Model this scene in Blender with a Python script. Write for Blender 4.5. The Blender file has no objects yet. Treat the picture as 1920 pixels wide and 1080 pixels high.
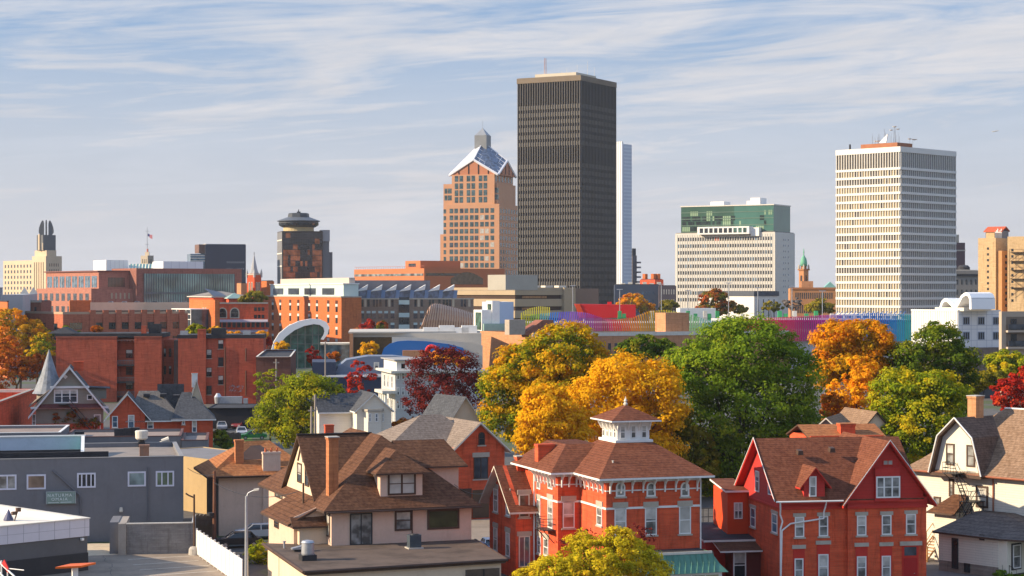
import bpy, bmesh, math, random
import numpy as np
from mathutils import Vector, Matrix
R=math.radians
random.seed(7)
SC=bpy.context.scene
COL=SC.collection
F=3680.; CH=25.; U0=960.; V0=545.
# ------------------------------------------------------------------ mesh building
class MB:
    def __init__(s): s.v=[]; s.f=[]; s.m=[]
    def add(s,vs,fs,mi=0):
        b=len(s.v); s.v+= [tuple(p) for p in vs]
        for f in fs: s.f.append(tuple(i+b for i in f)); s.m.append(mi)
        return s
    def box(s,x0,x1,y0,y1,z0,z1,mi=0):
        return s.add([(x0,y0,z0),(x1,y0,z0),(x1,y1,z0),(x0,y1,z0),(x0,y0,z1),(x1,y0,z1),(x1,y1,z1),(x0,y1,z1)],
          [(3,2,1,0),(4,5,6,7),(0,1,5,4),(1,2,6,5),(2,3,7,6),(3,0,4,7)],mi)
    def poly(s,pts,mi=0): return s.add(pts,[tuple(range(len(pts)))],mi)
    def ext(s,pts,d,mi=0,mj=None):
        n=len(pts); P=[Vector(p) for p in pts]; D=Vector(d)
        s.add(P+[p+D for p in P],[tuple(range(n))],mi)
        b=len(s.v)-2*n
        for f in [tuple(range(2*n-1,n-1,-1))]+[(i,(i+1)%n,n+(i+1)%n,n+i)[::-1] for i in range(n)]:
            s.f.append(tuple(i+b for i in f)); s.m.append(mi if mj is None else mj)
        return s
    def slab(s,pts,t,mi=0,mj=1): return s.ext(pts,(0,0,-t),mi,mj)
    def prism(s,xy,z0,z1,mi=0): return s.ext([(x,y,z0) for x,y in xy],(0,0,z1-z0),mi)
    def exty(s,xz,y0,y1,mi=0): return s.ext([(x,y0,z) for x,z in xz],(0,y1-y0,0),mi)
    def extx(s,yz,x0,x1,mi=0): return s.ext([(x0,y,z) for y,z in yz],(x1-x0,0,0),mi)
    def tube(s,p0,p1,r0,r1=None,n=8,mi=0):
        r1=r0 if r1 is None else r1
        p0=Vector(p0);p1=Vector(p1);d=(p1-p0)
        if d.length<1e-6: return s
        q=d.to_track_quat('Z','Y')
        vs=[p0+q@Vector((math.cos(2*math.pi*i/n)*r0,math.sin(2*math.pi*i/n)*r0,0)) for i in range(n)]
        vs+=[p1+q@Vector((math.cos(2*math.pi*i/n)*r1,math.sin(2*math.pi*i/n)*r1,0)) for i in range(n)]
        fs=[(i,(i+1)%n,n+(i+1)%n,n+i) for i in range(n)]+[tuple(range(n-1,-1,-1)),tuple(range(n,2*n))]
        return s.add(vs,fs,mi)
    def path(s,pts,r,n=6,mi=0):
        for a,b in zip(pts,pts[1:]): s.tube(a,b,r,r,n,mi)
        return s
    def lathe(s,prof,n=16,c=(0,0,0),mi=0,rot=0):
        k=len(prof); vs=[]
        for r,z in prof:
            for i in range(n):
                t=2*math.pi*i/n+rot; vs.append((c[0]+r*math.cos(t),c[1]+r*math.sin(t),c[2]+z))
        fs=[(j*n+i,j*n+(i+1)%n,(j+1)*n+(i+1)%n,(j+1)*n+i) for j in range(k-1) for i in range(n)]
        fs+=[tuple(range(n-1,-1,-1)),tuple(range((k-1)*n,k*n))]
        return s.add(vs,fs,mi)
    def mesh(s,name,mats,smooth=False):
        me=bpy.data.meshes.new(name); me.from_pydata(s.v,[],s.f)
        for m in mats: me.materials.append(m)
        me.polygons.foreach_set('material_index',s.m)
        if smooth: me.polygons.foreach_set('use_smooth',[True]*len(s.f))
        me.update(); return me
    def build(s,name,mats,parent=None,loc=(0,0,0),rz=0,smooth=False,label=None,kind=None):
        if not isinstance(mats,(list,tuple)): mats=[mats]
        return put(name,s.mesh(name,mats,smooth),parent,loc,rz,label,kind)
def put(name,me,parent=None,loc=(0,0,0),rz=0,label=None,kind=None):
    o=bpy.data.objects.new(name,me); COL.objects.link(o); o.location=loc; o.rotation_euler=(0,0,rz)
    if parent is not None: o.parent=parent
    if label: o['label']=label
    if kind: o['kind']=kind
    return o
def thing(name,label,cat,loc=(0,0,0),rz=0,group=None):
    o=bpy.data.objects.new(name,None); COL.objects.link(o); o.location=loc; o.rotation_euler=(0,0,rz)
    o.empty_display_size=.5
    o['label']=label; o['category']=cat
    if group: o['group']=group
    return o
def tag(o,label,cat,group=None,kind=None):
    if kind: o['kind']=kind
    if label: o['label']=label
    if cat: o['category']=cat
    if group: o['group']=group
    return o
def dup(root,loc,rz,label,group=None):
    r=root.copy(); COL.objects.link(r); r.location=loc; r.rotation_euler=(0,0,rz); r['label']=label
    if group: r['group']=group
    for ch in list(root.children):
        c=ch.copy(); COL.objects.link(c); c.parent=r
        for g in list(ch.children):
            d=g.copy(); COL.objects.link(d); d.parent=c
    return r
# ------------------------------------------------------------------ a frame standing at a near corner
class Fr:
    def __init__(s,u,Y,a):
        s.ox=(u-U0)/F*Y; s.oy=Y; s.a=R(a); s.c=math.cos(s.a); s.s=math.sin(s.a)
    @property
    def loc(s): return (s.ox,s.oy,0)
    def pick(s,u,v,ax,val):
        L=lambda p:(p[0]*s.c+p[1]*s.s,-p[0]*s.s+p[1]*s.c,p[2])
        o=L((-s.ox,-s.oy,CH)); d=L(((u-U0)/F,1,-(v-V0)/F)); t=(val-o[ax])/d[ax]
        return Vector(tuple(o[i]+t*d[i] for i in range(3)))
    def f(s,u,v=545,y=0): p=s.pick(u,v,1,y); return p.x,p.z
    def l(s,u,v=545,x=0): p=s.pick(u,v,0,x); return p.y,p.z
    def h(s,u,v,z): p=s.pick(u,v,2,z); return p.x,p.y
    def world(s,x,y,z=0): return (s.ox+x*s.c-y*s.s, s.oy+x*s.s+y*s.c, z)
def zat(v,Y): return CH-(v-V0)/F*Y
def at(u,v,Y): return ((u-U0)/F*Y,Y,zat(v,Y))
def gnd(u,v,z=0): Y=(CH-z)*F/(v-V0); return ((u-U0)/F*Y,Y,z)
# ------------------------------------------------------------------ materials
MATS={}
def newmat(name):
    m=bpy.data.materials.new(name); m.use_nodes=True; nt=m.node_tree; nt.nodes.clear()
    N=lambda t,**k:_node(nt,t,k)
    out=N('ShaderNodeOutputMaterial'); b=N('ShaderNodeBsdfPrincipled'); nt.links.new(b.outputs[0],out.inputs[0])
    return m,nt,N,b,out
def _node(nt,t,k):
    n=nt.nodes.new(t)
    for a,v in k.items():
        if a in n.inputs: n.inputs[a].default_value=v
        else: setattr(n,a,v)
    return n
def c4(c): return (c[0],c[1],c[2],1)
def mixc(nt,N,fac,a,b,bt='MIX'):
    m=N('ShaderNodeMix'); m.data_type='RGBA'; m.blend_type=bt
    for i,x in ((0,fac),(6,a),(7,b)):
        if isinstance(x,(int,float)): m.inputs[i].default_value=x
        elif isinstance(x,tuple): m.inputs[i].default_value=c4(x)
        else: nt.links.new(x,m.inputs[i])
    return m.outputs[2]
def coords(nt,N,kind='wall',scale=(1,1,1)):
    tc=N('ShaderNodeTexCoord'); 
    if kind=='obj': v=tc.outputs['Object']
    else:
        sx=N('ShaderNodeSeparateXYZ'); nt.links.new(tc.outputs['Object'],sx.inputs[0])
        ad=N('ShaderNodeMath',operation='ADD'); nt.links.new(sx.outputs[0],ad.inputs[0]); nt.links.new(sx.outputs[1],ad.inputs[1])
        cb=N('ShaderNodeCombineXYZ'); nt.links.new(ad.outputs[0],cb.inputs[0]); nt.links.new(sx.outputs[2],cb.inputs[1]); v=cb.outputs[0]
    mp=N('ShaderNodeMapping'); mp.inputs['Scale'].default_value=scale; nt.links.new(v,mp.inputs[0])
    return mp.outputs[0]
def ramp(nt,N,fac,stops):
    r=N('ShaderNodeValToRGB'); e=r.color_ramp.elements
    while len(e)<len(stops): e.new(.5)
    for i,(p,c) in enumerate(stops): e[i].position=p; e[i].color=c4(c)
    nt.links.new(fac,r.inputs[0]); return r.outputs[0]
def noise(nt,N,vec,scale,detail=3,rough=.6):
    n=N('ShaderNodeTexNoise',Scale=scale,Detail=detail,Roughness=rough); nt.links.new(vec,n.inputs['Vector']); return n.outputs['Fac']
def mul(c,k): return tuple(min(1,x*k) for x in c[:3])
def plain(name,col,rough=.75,var=.14,scale=.5,stretch=(1,1,1),metal=0,spec=.3,bump=0,stain=0):
    if name in MATS: return MATS[name]
    m,nt,N,b,_=newmat(name); v=coords(nt,N,'obj',stretch)
    n1=noise(nt,N,v,scale,4,.65)
    c=ramp(nt,N,n1,[(.25,mul(col,1-var*1.6)),(.5,col),(.78,mul(col,1+var))])
    if stain:
        n4=noise(nt,N,coords(nt,N,'wall',(1.2,.13,1)),1.1,5,.75); c=mixc(nt,N,1.0,c,ramp(nt,N,n4,[(.26,(.84,.81,.79)),(.46,(1,1,1)),(1,(1,1,1))]),'MULTIPLY')
    n2=noise(nt,N,v,scale*9,2,.5)
    c=mixc(nt,N,.25*min(1,var*5),c,ramp(nt,N,n2,[(.3,mul(col,.75)),(.7,mul(col,1.2))]))
    nt.links.new(c,b.inputs['Base Color']); b.inputs['Roughness'].default_value=rough; b.inputs['Metallic'].default_value=metal
    b.inputs['Specular IOR Level'].default_value=spec
    if bump:
        bp=N('ShaderNodeBump',Strength=bump,Distance=.05); nt.links.new(n2,bp.inputs['Height']); nt.links.new(bp.outputs[0],b.inputs['Normal'])
    MATS[name]=m; return m
def brick(name,c1,c2,mortar=(.36,.15,.085),bw=.5,rh=.17,ms=.012,weather=.46,stain=(.10,.05,.04)):
    if name in MATS: return MATS[name]
    m,nt,N,b,_=newmat(name); v=coords(nt,N,'wall')
    t=N('ShaderNodeTexBrick',Scale=1.0); t.inputs['Brick Width'].default_value=bw; t.inputs['Row Height'].default_value=rh
    t.inputs['Mortar Size'].default_value=ms; t.inputs['Color1'].default_value=c4(c1); t.inputs['Color2'].default_value=c4(c2); t.inputs['Mortar'].default_value=c4(mortar)
    t.inputs['Bias'].default_value=-.1
    nt.links.new(v,t.inputs['Vector'])
    n=noise(nt,N,coords(nt,N,'wall',(.35,.12,1)),2.2,5,.7)
    c=mixc(nt,N,weather,t.outputs[0],ramp(nt,N,n,[(.3,stain),(.52,c1),(.75,mul(c2,1.5))]))
    n3=noise(nt,N,coords(nt,N,'wall',(.25,2.2,1)),1.3,4,.7)
    c=mixc(nt,N,.35,c,ramp(nt,N,n3,[(.35,mul(c1,.62)),(.65,mul(c2,1.25))]))
    n4=noise(nt,N,coords(nt,N,'wall',(1.5,.16,1)),1.1,5,.75); c=mixc(nt,N,1.0,c,ramp(nt,N,n4,[(.30,(.55,.50,.48)),(.47,(1,1,1)),(.72,(1,1,1)),(.85,(1,.95,.90))]),'MULTIPLY')
    nt.links.new(c,b.inputs['Base Color']); b.inputs['Roughness'].default_value=.9; b.inputs['Specular IOR Level'].default_value=.15
    MATS[name]=m; return m
def shingle(name,c1,c2,rh=.2,bw=.55,dark=None,weather=.42):
    if name in MATS: return MATS[name]
    m,nt,N,b,_=newmat(name); v=coords(nt,N,'wall')
    t=N('ShaderNodeTexBrick',Scale=1.0); t.inputs['Brick Width'].default_value=bw; t.inputs['Row Height'].default_value=rh
    t.inputs['Mortar Size'].default_value=.022; t.inputs['Mortar Smooth'].default_value=.3
    t.inputs['Color1'].default_value=c4(c1); t.inputs['Color2'].default_value=c4(c2); t.inputs['Mortar'].default_value=c4(dark or mul(c1,.4))
    nt.links.new(v,t.inputs['Vector'])
    n=noise(nt,N,coords(nt,N,'obj',(1,1,1)),.55,5,.75)
    c=mixc(nt,N,weather,t.outputs[0],ramp(nt,N,n,[(.3,mul(c1,.55)),(.5,c1),(.75,mul(c2,1.25))]))
    n2=noise(nt,N,coords(nt,N,'obj'),3.5,2,.6)
    c=mixc(nt,N,.3,c,ramp(nt,N,n2,[(.35,mul(c1,.5)),(.68,mul(c2,1.35))]))
    nt.links.new(c,b.inputs['Base Color']); b.inputs['Roughness'].default_value=.92; b.inputs['Specular IOR Level'].default_value=.12
    bp=N('ShaderNodeBump',Strength=.5,Distance=.03); nt.links.new(t.outputs['Fac'],bp.inputs['Height']); bp.invert=True; nt.links.new(bp.outputs[0],b.inputs['Normal'])
    MATS[name]=m; return m
def siding(name,col,rh=.2,line=.55,var=.08):
    if name in MATS: return MATS[name]
    m,nt,N,b,_=newmat(name); v=coords(nt,N,'wall')
    t=N('ShaderNodeTexBrick',Scale=1.0); t.inputs['Brick Width'].default_value=3.6; t.inputs['Row Height'].default_value=rh
    t.inputs['Mortar Size'].default_value=.016; t.inputs['Color1'].default_value=c4(col); t.inputs['Color2'].default_value=c4(mul(col,1-var)); t.inputs['Mortar'].default_value=c4(mul(col,line))
    nt.links.new(v,t.inputs['Vector'])
    n=noise(nt,N,coords(nt,N,'wall',(.5,.2,1)),2,4,.7)
    c=mixc(nt,N,.3,t.outputs[0],ramp(nt,N,n,[(.3,mul(col,.75)),(.6,col)]))
    nt.links.new(c,b.inputs['Base Color']); b.inputs['Roughness'].default_value=.75
    bp=N('ShaderNodeBump',Strength=.4,Distance=.02); nt.links.new(t.outputs['Fac'],bp.inputs['Height']); bp.invert=True; nt.links.new(bp.outputs[0],b.inputs['Normal'])
    MATS[name]=m; return m
def glass(name,col=(.02,.025,.03),rough=.06,spec=.6,metal=0,var=.5,scale=.6):
    if name in MATS: return MATS[name]
    m,nt,N,b,_=newmat(name); tc=N('ShaderNodeTexCoord'); g=N('ShaderNodeNewGeometry')
    n=noise(nt,N,g.outputs['Position'],scale,2,.5)
    c=ramp(nt,N,n,[(.35,mul(col,1-var)),(.65,mul(col,1+var))])
    nt.links.new(c,b.inputs['Base Color']); b.inputs['Roughness'].default_value=rough; b.inputs['Specular IOR Level'].default_value=spec; b.inputs['Metallic'].default_value=metal
    MATS[name]=m; return m
def leafmat(name,cols,transl=.4):
    """cols: list of (pos,colour) along the leaf tone attribute"""
    if name in MATS: return MATS[name]
    m=bpy.data.materials.new(name); m.use_nodes=True; nt=m.node_tree; nt.nodes.clear(); N=lambda t,**k:_node(nt,t,k)
    out=N('ShaderNodeOutputMaterial'); at_=N('ShaderNodeAttribute',attribute_name='tone')
    c=ramp(nt,N,at_.outputs['Fac'],cols)
    d=N('ShaderNodeBsdfDiffuse'); tr=N('ShaderNodeBsdfTranslucent'); mx=N('ShaderNodeMixShader'); mx.inputs[0].default_value=transl
    nt.links.new(c,d.inputs[0]); nt.links.new(c,tr.inputs[0]); nt.links.new(d.outputs[0],mx.inputs[1]); nt.links.new(tr.outputs[0],mx.inputs[2])
    nt.links.new(mx.outputs[0],out.inputs[0]); MATS[name]=m; return m
# common materials
M_roofgravel=plain('roof_gravel',(.20,.17,.15),.95,.25,.35)
M_tar=plain('tar_roof',(.035,.036,.042),.9,.4,.5)
M_white=plain('white_paint',(.74,.73,.70),.5,.06,.8)
M_trim=plain('pale_trim',(.62,.58,.50),.7,.12,1)
M_stone=plain('sandstone',(.42,.37,.30),.85,.18,1.2)
M_dark=plain('black_metal',(.03,.03,.033),.5,.2,1)
M_steel=plain('galvanised_steel',(.42,.43,.45),.4,.15,1.5,metal=.6)
M_conc=plain('concrete',(.40,.37,.33),.9,.2,.6)
G_dark=glass('dark_glass')
G_mid=glass('grey_glass',(.05,.06,.075),.08,.6)
G_blind=glass('blind_glass',(.42,.40,.36),.25,.5,var=.25)
G_curt=glass('curtain_glass',(.20,.20,.19),.15,.5,var=.6,scale=1.2)
G_blue=glass('blue_glass',(.07,.12,.17),.08,.7)
G_green=glass('green_glass',(.05,.11,.09),.08,.7)
M_brown=plain('brown_trim',(.075,.042,.028),.6,.2,1)
# ------------------------------------------------------------------ windows
CACHE={}; WR=random.Random(21)
G_shade=glass('roller_blind',(.46,.44,.40),.3,.5,var=.25,scale=1.5)
def winmesh(w,h,style,fm,gm,fw=.09):
    k=('w',round(w,2),round(h,2),style,fm.name,gm.name,fw)
    if k in CACHE: return CACHE[k]
    a,b=MB(),MB(); t=.07
    hw=w/2
    def arch(r,z0,n=8): return [(r*math.cos(math.pi*i/n),z0+r*math.sin(math.pi*i/n)) for i in range(n+1)]
    if style=='arch':
        zs=h-hw; outer=[(-hw,0),(hw,0)]+arch(hw,zs); inner=[(-hw+fw,fw),(hw-fw,fw)]+arch(hw-fw,zs)
        n=len(outer)
        for i in range(n):
            j=(i+1)%n; q=[outer[i],outer[j],inner[j],inner[i]]
            a.ext([(x,-t,z) for x,z in q],(0,t,0))
        a.box(-hw+fw,hw-fw,-t,-.02,h*.5-.03,h*.5+.03)
        b.ext([(x,-.025,z) for x,z in inner],(0,.02,0))
    else:
        a.box(-hw,-hw+fw,-t,0,0,h); a.box(hw-fw,hw,-t,0,0,h)
        a.box(-hw+fw,hw-fw,-t,0,0,fw); a.box(-hw+fw,hw-fw,-t,0,h-fw,h)
        if style=='sash': a.box(-hw+fw,hw-fw,-t+.01,-.02,h*.5-.035,h*.5+.035)
        if style.startswith('v'):
            n=int(style[1:])
            for i in range(1,n): x=-hw+w*i/n; a.box(x-fw*.4,x+fw*.4,-t+.01,-.02,fw,h-fw)
        if style.startswith('d'):   # n sashes side by side, each with a meeting rail
            n=int(style[1:])
            for i in range(1,n): x=-hw+w*i/n; a.box(x-fw*.5,x+fw*.5,-t+.005,-.02,fw,h-fw)
            a.box(-hw+fw,hw-fw,-t+.012,-.021,h*.5-.035,h*.5+.035)
        b.box(-hw+fw,hw-fw,-.025,-.005,fw,h-fw)
    r=(a.mesh('window',[fm]),b.mesh('pane',[gm])); CACHE[k]=r; return r
def barmesh(name,w,h,d,m):
    k=(name,round(w,2),h,d,m.name)
    if k not in CACHE: CACHE[k]=MB().box(-w/2,w/2,-d,0,0,h).mesh(name,[m])
    return CACHE[k]
ROT={'f':0,'l':-math.pi/2,'r':math.pi/2,'b':math.pi}
def window(P,face,s,z,w,h,c=0,style='sash',fm=None,gm=None,fw=.09,lintel=None,sill=None,lh=.25,label=None,name='window'):
    """face 'f': wall at y=c, s along x; face 'l': wall at x=c, s along y; face 'r': wall at x=c"""
    fm=fm or M_white; gm=gm or G_dark
    a,b=winmesh(w,h,style,fm,gm,fw)
    loc=(s,c,z) if face in 'fb' else (c,s,z)
    o=put(name,a,P,loc,ROT[face],label); put('pane',b,o)
    if style in ('sash','d2','d3') and w>.45:
        q=WR.random()
        if q<.62:
            f=WR.choice((.28,.42,.48,.6)); k=('bl',round(w,2),round(h,2),f,fw)
            if k not in CACHE: CACHE[k]=MB().box(-w/2+fw,w/2-fw,-.029,-.0255,h-fw-(h-2*fw)*f,h-fw-.002).mesh('blind',[G_shade])
            put('blind',CACHE[k],o)
    if lintel: put('lintel',barmesh('lintel',w+.3,lh,.09,lintel),o,(0,0,h+.004))
    if sill: put('sill',barmesh('sill',w+.24,.13,.14,sill),o,(0,0,-.134))
    return o
def pwin(P,fr,face,u0,v0,u1,v1,c=0,**k):
    """a window spanning a rectangle measured in the photograph, put on its wall plane"""
    g=fr.f if face=='f' else fr.l
    um=(u0+u1)/2
    s0,_=g(u0,v0,c); s1,_=g(u1,v0,c); s=(s0+s1)/2
    _,za=g(um,v0,c); _,zb=g(um,v1,c)
    return window(P,face,s,zb,abs(s1-s0),za-zb,c,**k)
class Panes:
    """flat window panes of a distant facade: the first hundred are parts, the rest one part"""
    def __init__(s,P,name='window',lim=98): s.P=P; s.name=name; s.L=[]; s.lim=lim
    def add(s,face,p,z,w,h,m,c=0,pr=.06): s.L.append((face,p,z,w,h,m,c,pr))
    def grid(s,face,s0,s1,n,z0,z1,k,wf,hf,mat,c=0,pr=.06,skip=None):
        ds=(s1-s0)/n; dz=(z1-z0)/k
        for j in range(k-1,-1,-1):
            for i in range(n):
                if skip and skip(i,j): continue
                m=mat(i,j) if callable(mat) else mat
                s.add(face,s0+ds*(i+.5),z0+dz*(j+.5)-dz*hf/2,abs(ds)*wf,dz*hf,m,c,pr)
        return s
    def flush(s):
        rest=MB(); ms=[]
        for i,(face,p,z,w,h,m,c,pr) in enumerate(s.L):
            loc=(p,c,z) if face in 'fb' else (c,p,z)
            if i<s.lim: put(s.name,_pm(s.name,w,h,pr,m),s.P,loc,ROT[face])
            else:
                if m not in ms: ms.append(m)
                mi=ms.index(m); 
                if face=='f': rest.box(p-w/2,p+w/2,c-pr,c+.01,z,z+h,mi)
                elif face=='l': rest.box(c-pr,c+.01,p-w/2,p+w/2,z,z+h,mi)
                else: rest.box(c-.01,c+pr,p-w/2,p+w/2,z,z+h,mi)
        if rest.v: rest.build(s.name,ms,s.P,kind='stuff')
def _pm(name,w,h,pr,m):
    k=('pm',name,round(w,2),round(h,2),pr,m.name)
    if k not in CACHE: CACHE[k]=MB().box(-w/2,w/2,-pr,.01,0,h).mesh(name,[m])
    return CACHE[k]
# ------------------------------------------------------------------ roofs and blocks
def flat_block(P,x0,x1,y0,y1,h,wm,rm,z0=0,par=.5,cap=None,name='wall'):
    MB().box(x0,x1,y0,y1,z0,h-par).build(name,wm,P)
    t=.3
    b=MB(); z=h-par
    b.box(x0,x1,y0,y0+t,z,h).box(x0,x1,y1-t,y1,z,h).box(x0,x0+t,y0+t,y1-t,z,h).box(x1-t,x1,y0+t,y1-t,z,h)
    b.build('parapet',wm,P)
    if cap:
        e=.05;z=h
        MB().box(x0-e,x1+e,y0-e,y0+t,z,z+.08).box(x0-e,x1+e,y1-t,y1+e,z,z+.08).box(x0-e,x0+t,y0+t,y1-t,z,z+.08).box(x1-t,x1+e,y0+t,y1-t,z,z+.08).build('coping',cap,P)
    MB().box(x0+t,x1-t,y0+t,y1-t,h-par,h-par+.05).build('roof',rm,P)
def roofpart(P,faces,mats,t=.18,name='roof'):
    b=MB()
    for f in faces: b.slab(f,t)
    return b.build(name,mats,P)
def gable(P,x0,x1,y0,y1,ze,zr,axis,mats,ov=.5,og=.4,t=.18,name='roof'):
    if axis=='x':
        ym=(y0+y1)/2; m=(zr-ze)/(ym-y0); zl=ze-m*ov; a,b=x0-og,x1+og
        fs=[[(a,y0-ov,zl),(b,y0-ov,zl),(b,ym,zr),(a,ym,zr)],[(b,y1+ov,zl),(a,y1+ov,zl),(a,ym,zr),(b,ym,zr)]]
    else:
        xm=(x0+x1)/2; m=(zr-ze)/(xm-x0); zl=ze-m*ov; a,b=y0-og,y1+og
        fs=[[(x0-ov,b,zl),(x0-ov,a,zl),(xm,a,zr),(xm,b,zr)],[(x1+ov,a,zl),(x1+ov,b,zl),(xm,b,zr),(xm,a,zr)]]
    return roofpart(P,fs,mats,t,name)
def hip(P,x0,x1,y0,y1,ze,zr,r0,r1,mats,t=.18,name='roof'):
    """eave rectangle, ridge from r0 to r1 (x,y)"""
    A,B,C,D=(x0,y0,ze),(x1,y0,ze),(x1,y1,ze),(x0,y1,ze); P0=(*r0,zr); P1=(*r1,zr)
    if abs(r1[0]-r0[0])>=abs(r1[1]-r0[1]): fs=[[A,B,P1,P0],[B,C,P1],[C,D,P0,P1],[D,A,P0]]
    else: fs=[[A,B,P0],[B,C,P1,P0],[C,D,P1],[D,A,P0,P1]]
    return roofpart(P,fs,mats,t,name)
def chimney(P,x,y,w,d,z0,z1,m,cap=None,pots=0):
    b=MB().box(x-w/2,x+w/2,y-d/2,y+d/2,z0,z1-.2)
    b.box(x-w/2-.06,x+w/2+.06,y-d/2-.06,y+d/2+.06,z1-.2,z1)
    o=b.build('chimney',m,P)
    if cap: MB().box(x-w/2-.1,x+w/2+.1,y-d/2-.1,y+d/2+.1,z1,z1+.08).build('chimney_cap',cap,o)
    for i in range(pots):
        px=x-w/2+w*(i+.5)/pots
        MB().lathe([(.13,0),(.1,.35),(.12,.4)],8,(px,y,z1)).build('chimney_pot',plain('terracotta',(.45,.12,.05)),o)
    return o
def bld(name,label,cat,fr,group=None): return thing(name,label,cat,fr.loc,fr.a,group)
# ------------------------------------------------------------------ camera, sun, sky
cam=bpy.data.cameras.new('camera'); co=bpy.data.objects.new('camera',cam); COL.objects.link(co)
co.location=(0,0,CH); co.rotation_euler=(R(90),0,0)
cam.sensor_width=36; cam.lens=F/1920*36; cam.clip_start=1; cam.clip_end=20000
cam.shift_y=(V0-540)/1920
SC.camera=co
SUN_EL=R(24); SUN_H=Vector((-.988,-.15,0)).normalized()
sd=Vector((SUN_H.x*math.cos(SUN_EL),SUN_H.y*math.cos(SUN_EL),math.sin(SUN_EL)))
sl=bpy.data.lights.new('sun','SUN'); sl.energy=5.0; sl.angle=R(.5); sl.color=(1,.81,.56)
so=bpy.data.objects.new('sun',sl); COL.objects.link(so); so.rotation_euler=sd.to_track_quat('Z','Y').to_euler(); so.location=(-200,0,200)
W=bpy.data.worlds.new('World'); SC.world=W; W.use_nodes=True
nt=W.node_tree; nt.nodes.clear(); N=lambda t,**k:_node(nt,t,k)
out=N('ShaderNodeOutputWorld'); bg=N('ShaderNodeBackground'); bg.inputs[1].default_value=.09; nt.links.new(bg.outputs[0],out.inputs[0])
sky=N('ShaderNodeTexSky'); sky.sky_type='NISHITA'; sky.sun_disc=False; sky.sun_elevation=SUN_EL; sky.sun_rotation=math.atan2(SUN_H.x,SUN_H.y); sky.air_density=1.0; sky.dust_density=.6; sky.ozone_density=2.0
tc=N('ShaderNodeTexCoord'); sx=N('ShaderNodeSeparateXYZ'); nt.links.new(tc.outputs['Generated'],sx.inputs[0])
def M(op,a,b=None):
    n=N('ShaderNodeMath',operation=op)
    for i,x in enumerate((a,b)):
        if x is None: continue
        if isinstance(x,(int,float)): n.inputs[i].default_value=x
        else: nt.links.new(x,n.inputs[i])
    return n.outputs[0]
az=M('ARCTAN2',sx.outputs[0],sx.outputs[1]); el=M('ARCSINE',sx.outputs[2])
def cl(sa,se,slope,sc,det,rough,off,dist=0):
    cb=N('ShaderNodeCombineXYZ'); nt.links.new(M('MULTIPLY',az,sa),cb.inputs[0])
    nt.links.new(M('MULTIPLY',M('SUBTRACT',el,M('MULTIPLY',az,slope)),se),cb.inputs[1]); cb.inputs[2].default_value=off
    n=N('ShaderNodeTexNoise',Scale=sc,Detail=det,Roughness=rough,Distortion=dist); nt.links.new(cb.outputs[0],n.inputs['Vector']); return n.outputs[0]
big=cl(5.5,24,.09,1,4,.55,3.1,.8); fine=cl(8,82,.07,1,6,.60,8.7,1.6); wisp=cl(14,150,.02,1,5,.7,1.3,1.0)
dens=M('ADD',M('ADD',M('MULTIPLY',big,.55),M('MULTIPLY',fine,.46)),M('MULTIPLY',wisp,.14))
mr=N('ShaderNodeMapRange'); mr.interpolation_type='SMOOTHSTEP'; nt.links.new(dens,mr.inputs[0]); mr.inputs[1].default_value=.36; mr.inputs[2].default_value=.72
# thicker veil towards the horizon
hz=N('ShaderNodeMapRange'); nt.links.new(el,hz.inputs[0]); hz.inputs[1].default_value=.0; hz.inputs[2].default_value=.135; hz.inputs[3].default_value=1; hz.inputs[4].default_value=0
veil=M('MULTIPLY',M('POWER',hz.outputs[0],.6),1.0)
hi=N('ShaderNodeMapRange'); nt.links.new(el,hi.inputs[0]); hi.inputs[1].default_value=.15; hi.inputs[2].default_value=.5; hi.inputs[3].default_value=1; hi.inputs[4].default_value=.2
fac=M('MULTIPLY',M('MAXIMUM',mr.outputs[0],veil),hi.outputs[0])
ccol=mixc(nt,N,veil,(4.9,4.95,5.25),(4.6,4.55,4.75))
# a darker bank of cloud low down
low=cl(3,30,.03,1,3,.5,5.5,.3); ccol=mixc(nt,N,M('MULTIPLY',low,.35),ccol,(4.05,4.08,4.4))
w2=cl(5.5,66,.05,1,5,.6,21.3,.9); w2m=N('ShaderNodeMapRange'); w2m.interpolation_type='SMOOTHSTEP'; nt.links.new(w2,w2m.inputs[0]); w2m.inputs[1].default_value=.40; w2m.inputs[2].default_value=.66
ccol=mixc(nt,N,M('MULTIPLY',w2m.outputs[0],.5),ccol,(5.35,5.25,5.4))
blue=mixc(nt,N,.68,sky.outputs[0],(1.35,2.45,4.5))
skyc=mixc(nt,N,fac,blue,ccol)
up=N('ShaderNodeMapRange'); nt.links.new(el,up.inputs[0]); up.inputs[1].default_value=.16; up.inputs[2].default_value=.6; up.inputs[3].default_value=1; up.inputs[4].default_value=1.75  # sky above the view brightened as added fill light
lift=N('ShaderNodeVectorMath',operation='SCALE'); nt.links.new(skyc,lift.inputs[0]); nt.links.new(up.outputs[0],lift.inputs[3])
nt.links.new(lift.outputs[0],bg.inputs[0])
SC.view_settings.view_transform='Standard'; SC.view_settings.look='None'; SC.view_settings.exposure=.72; SC.view_settings.gamma=1
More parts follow.
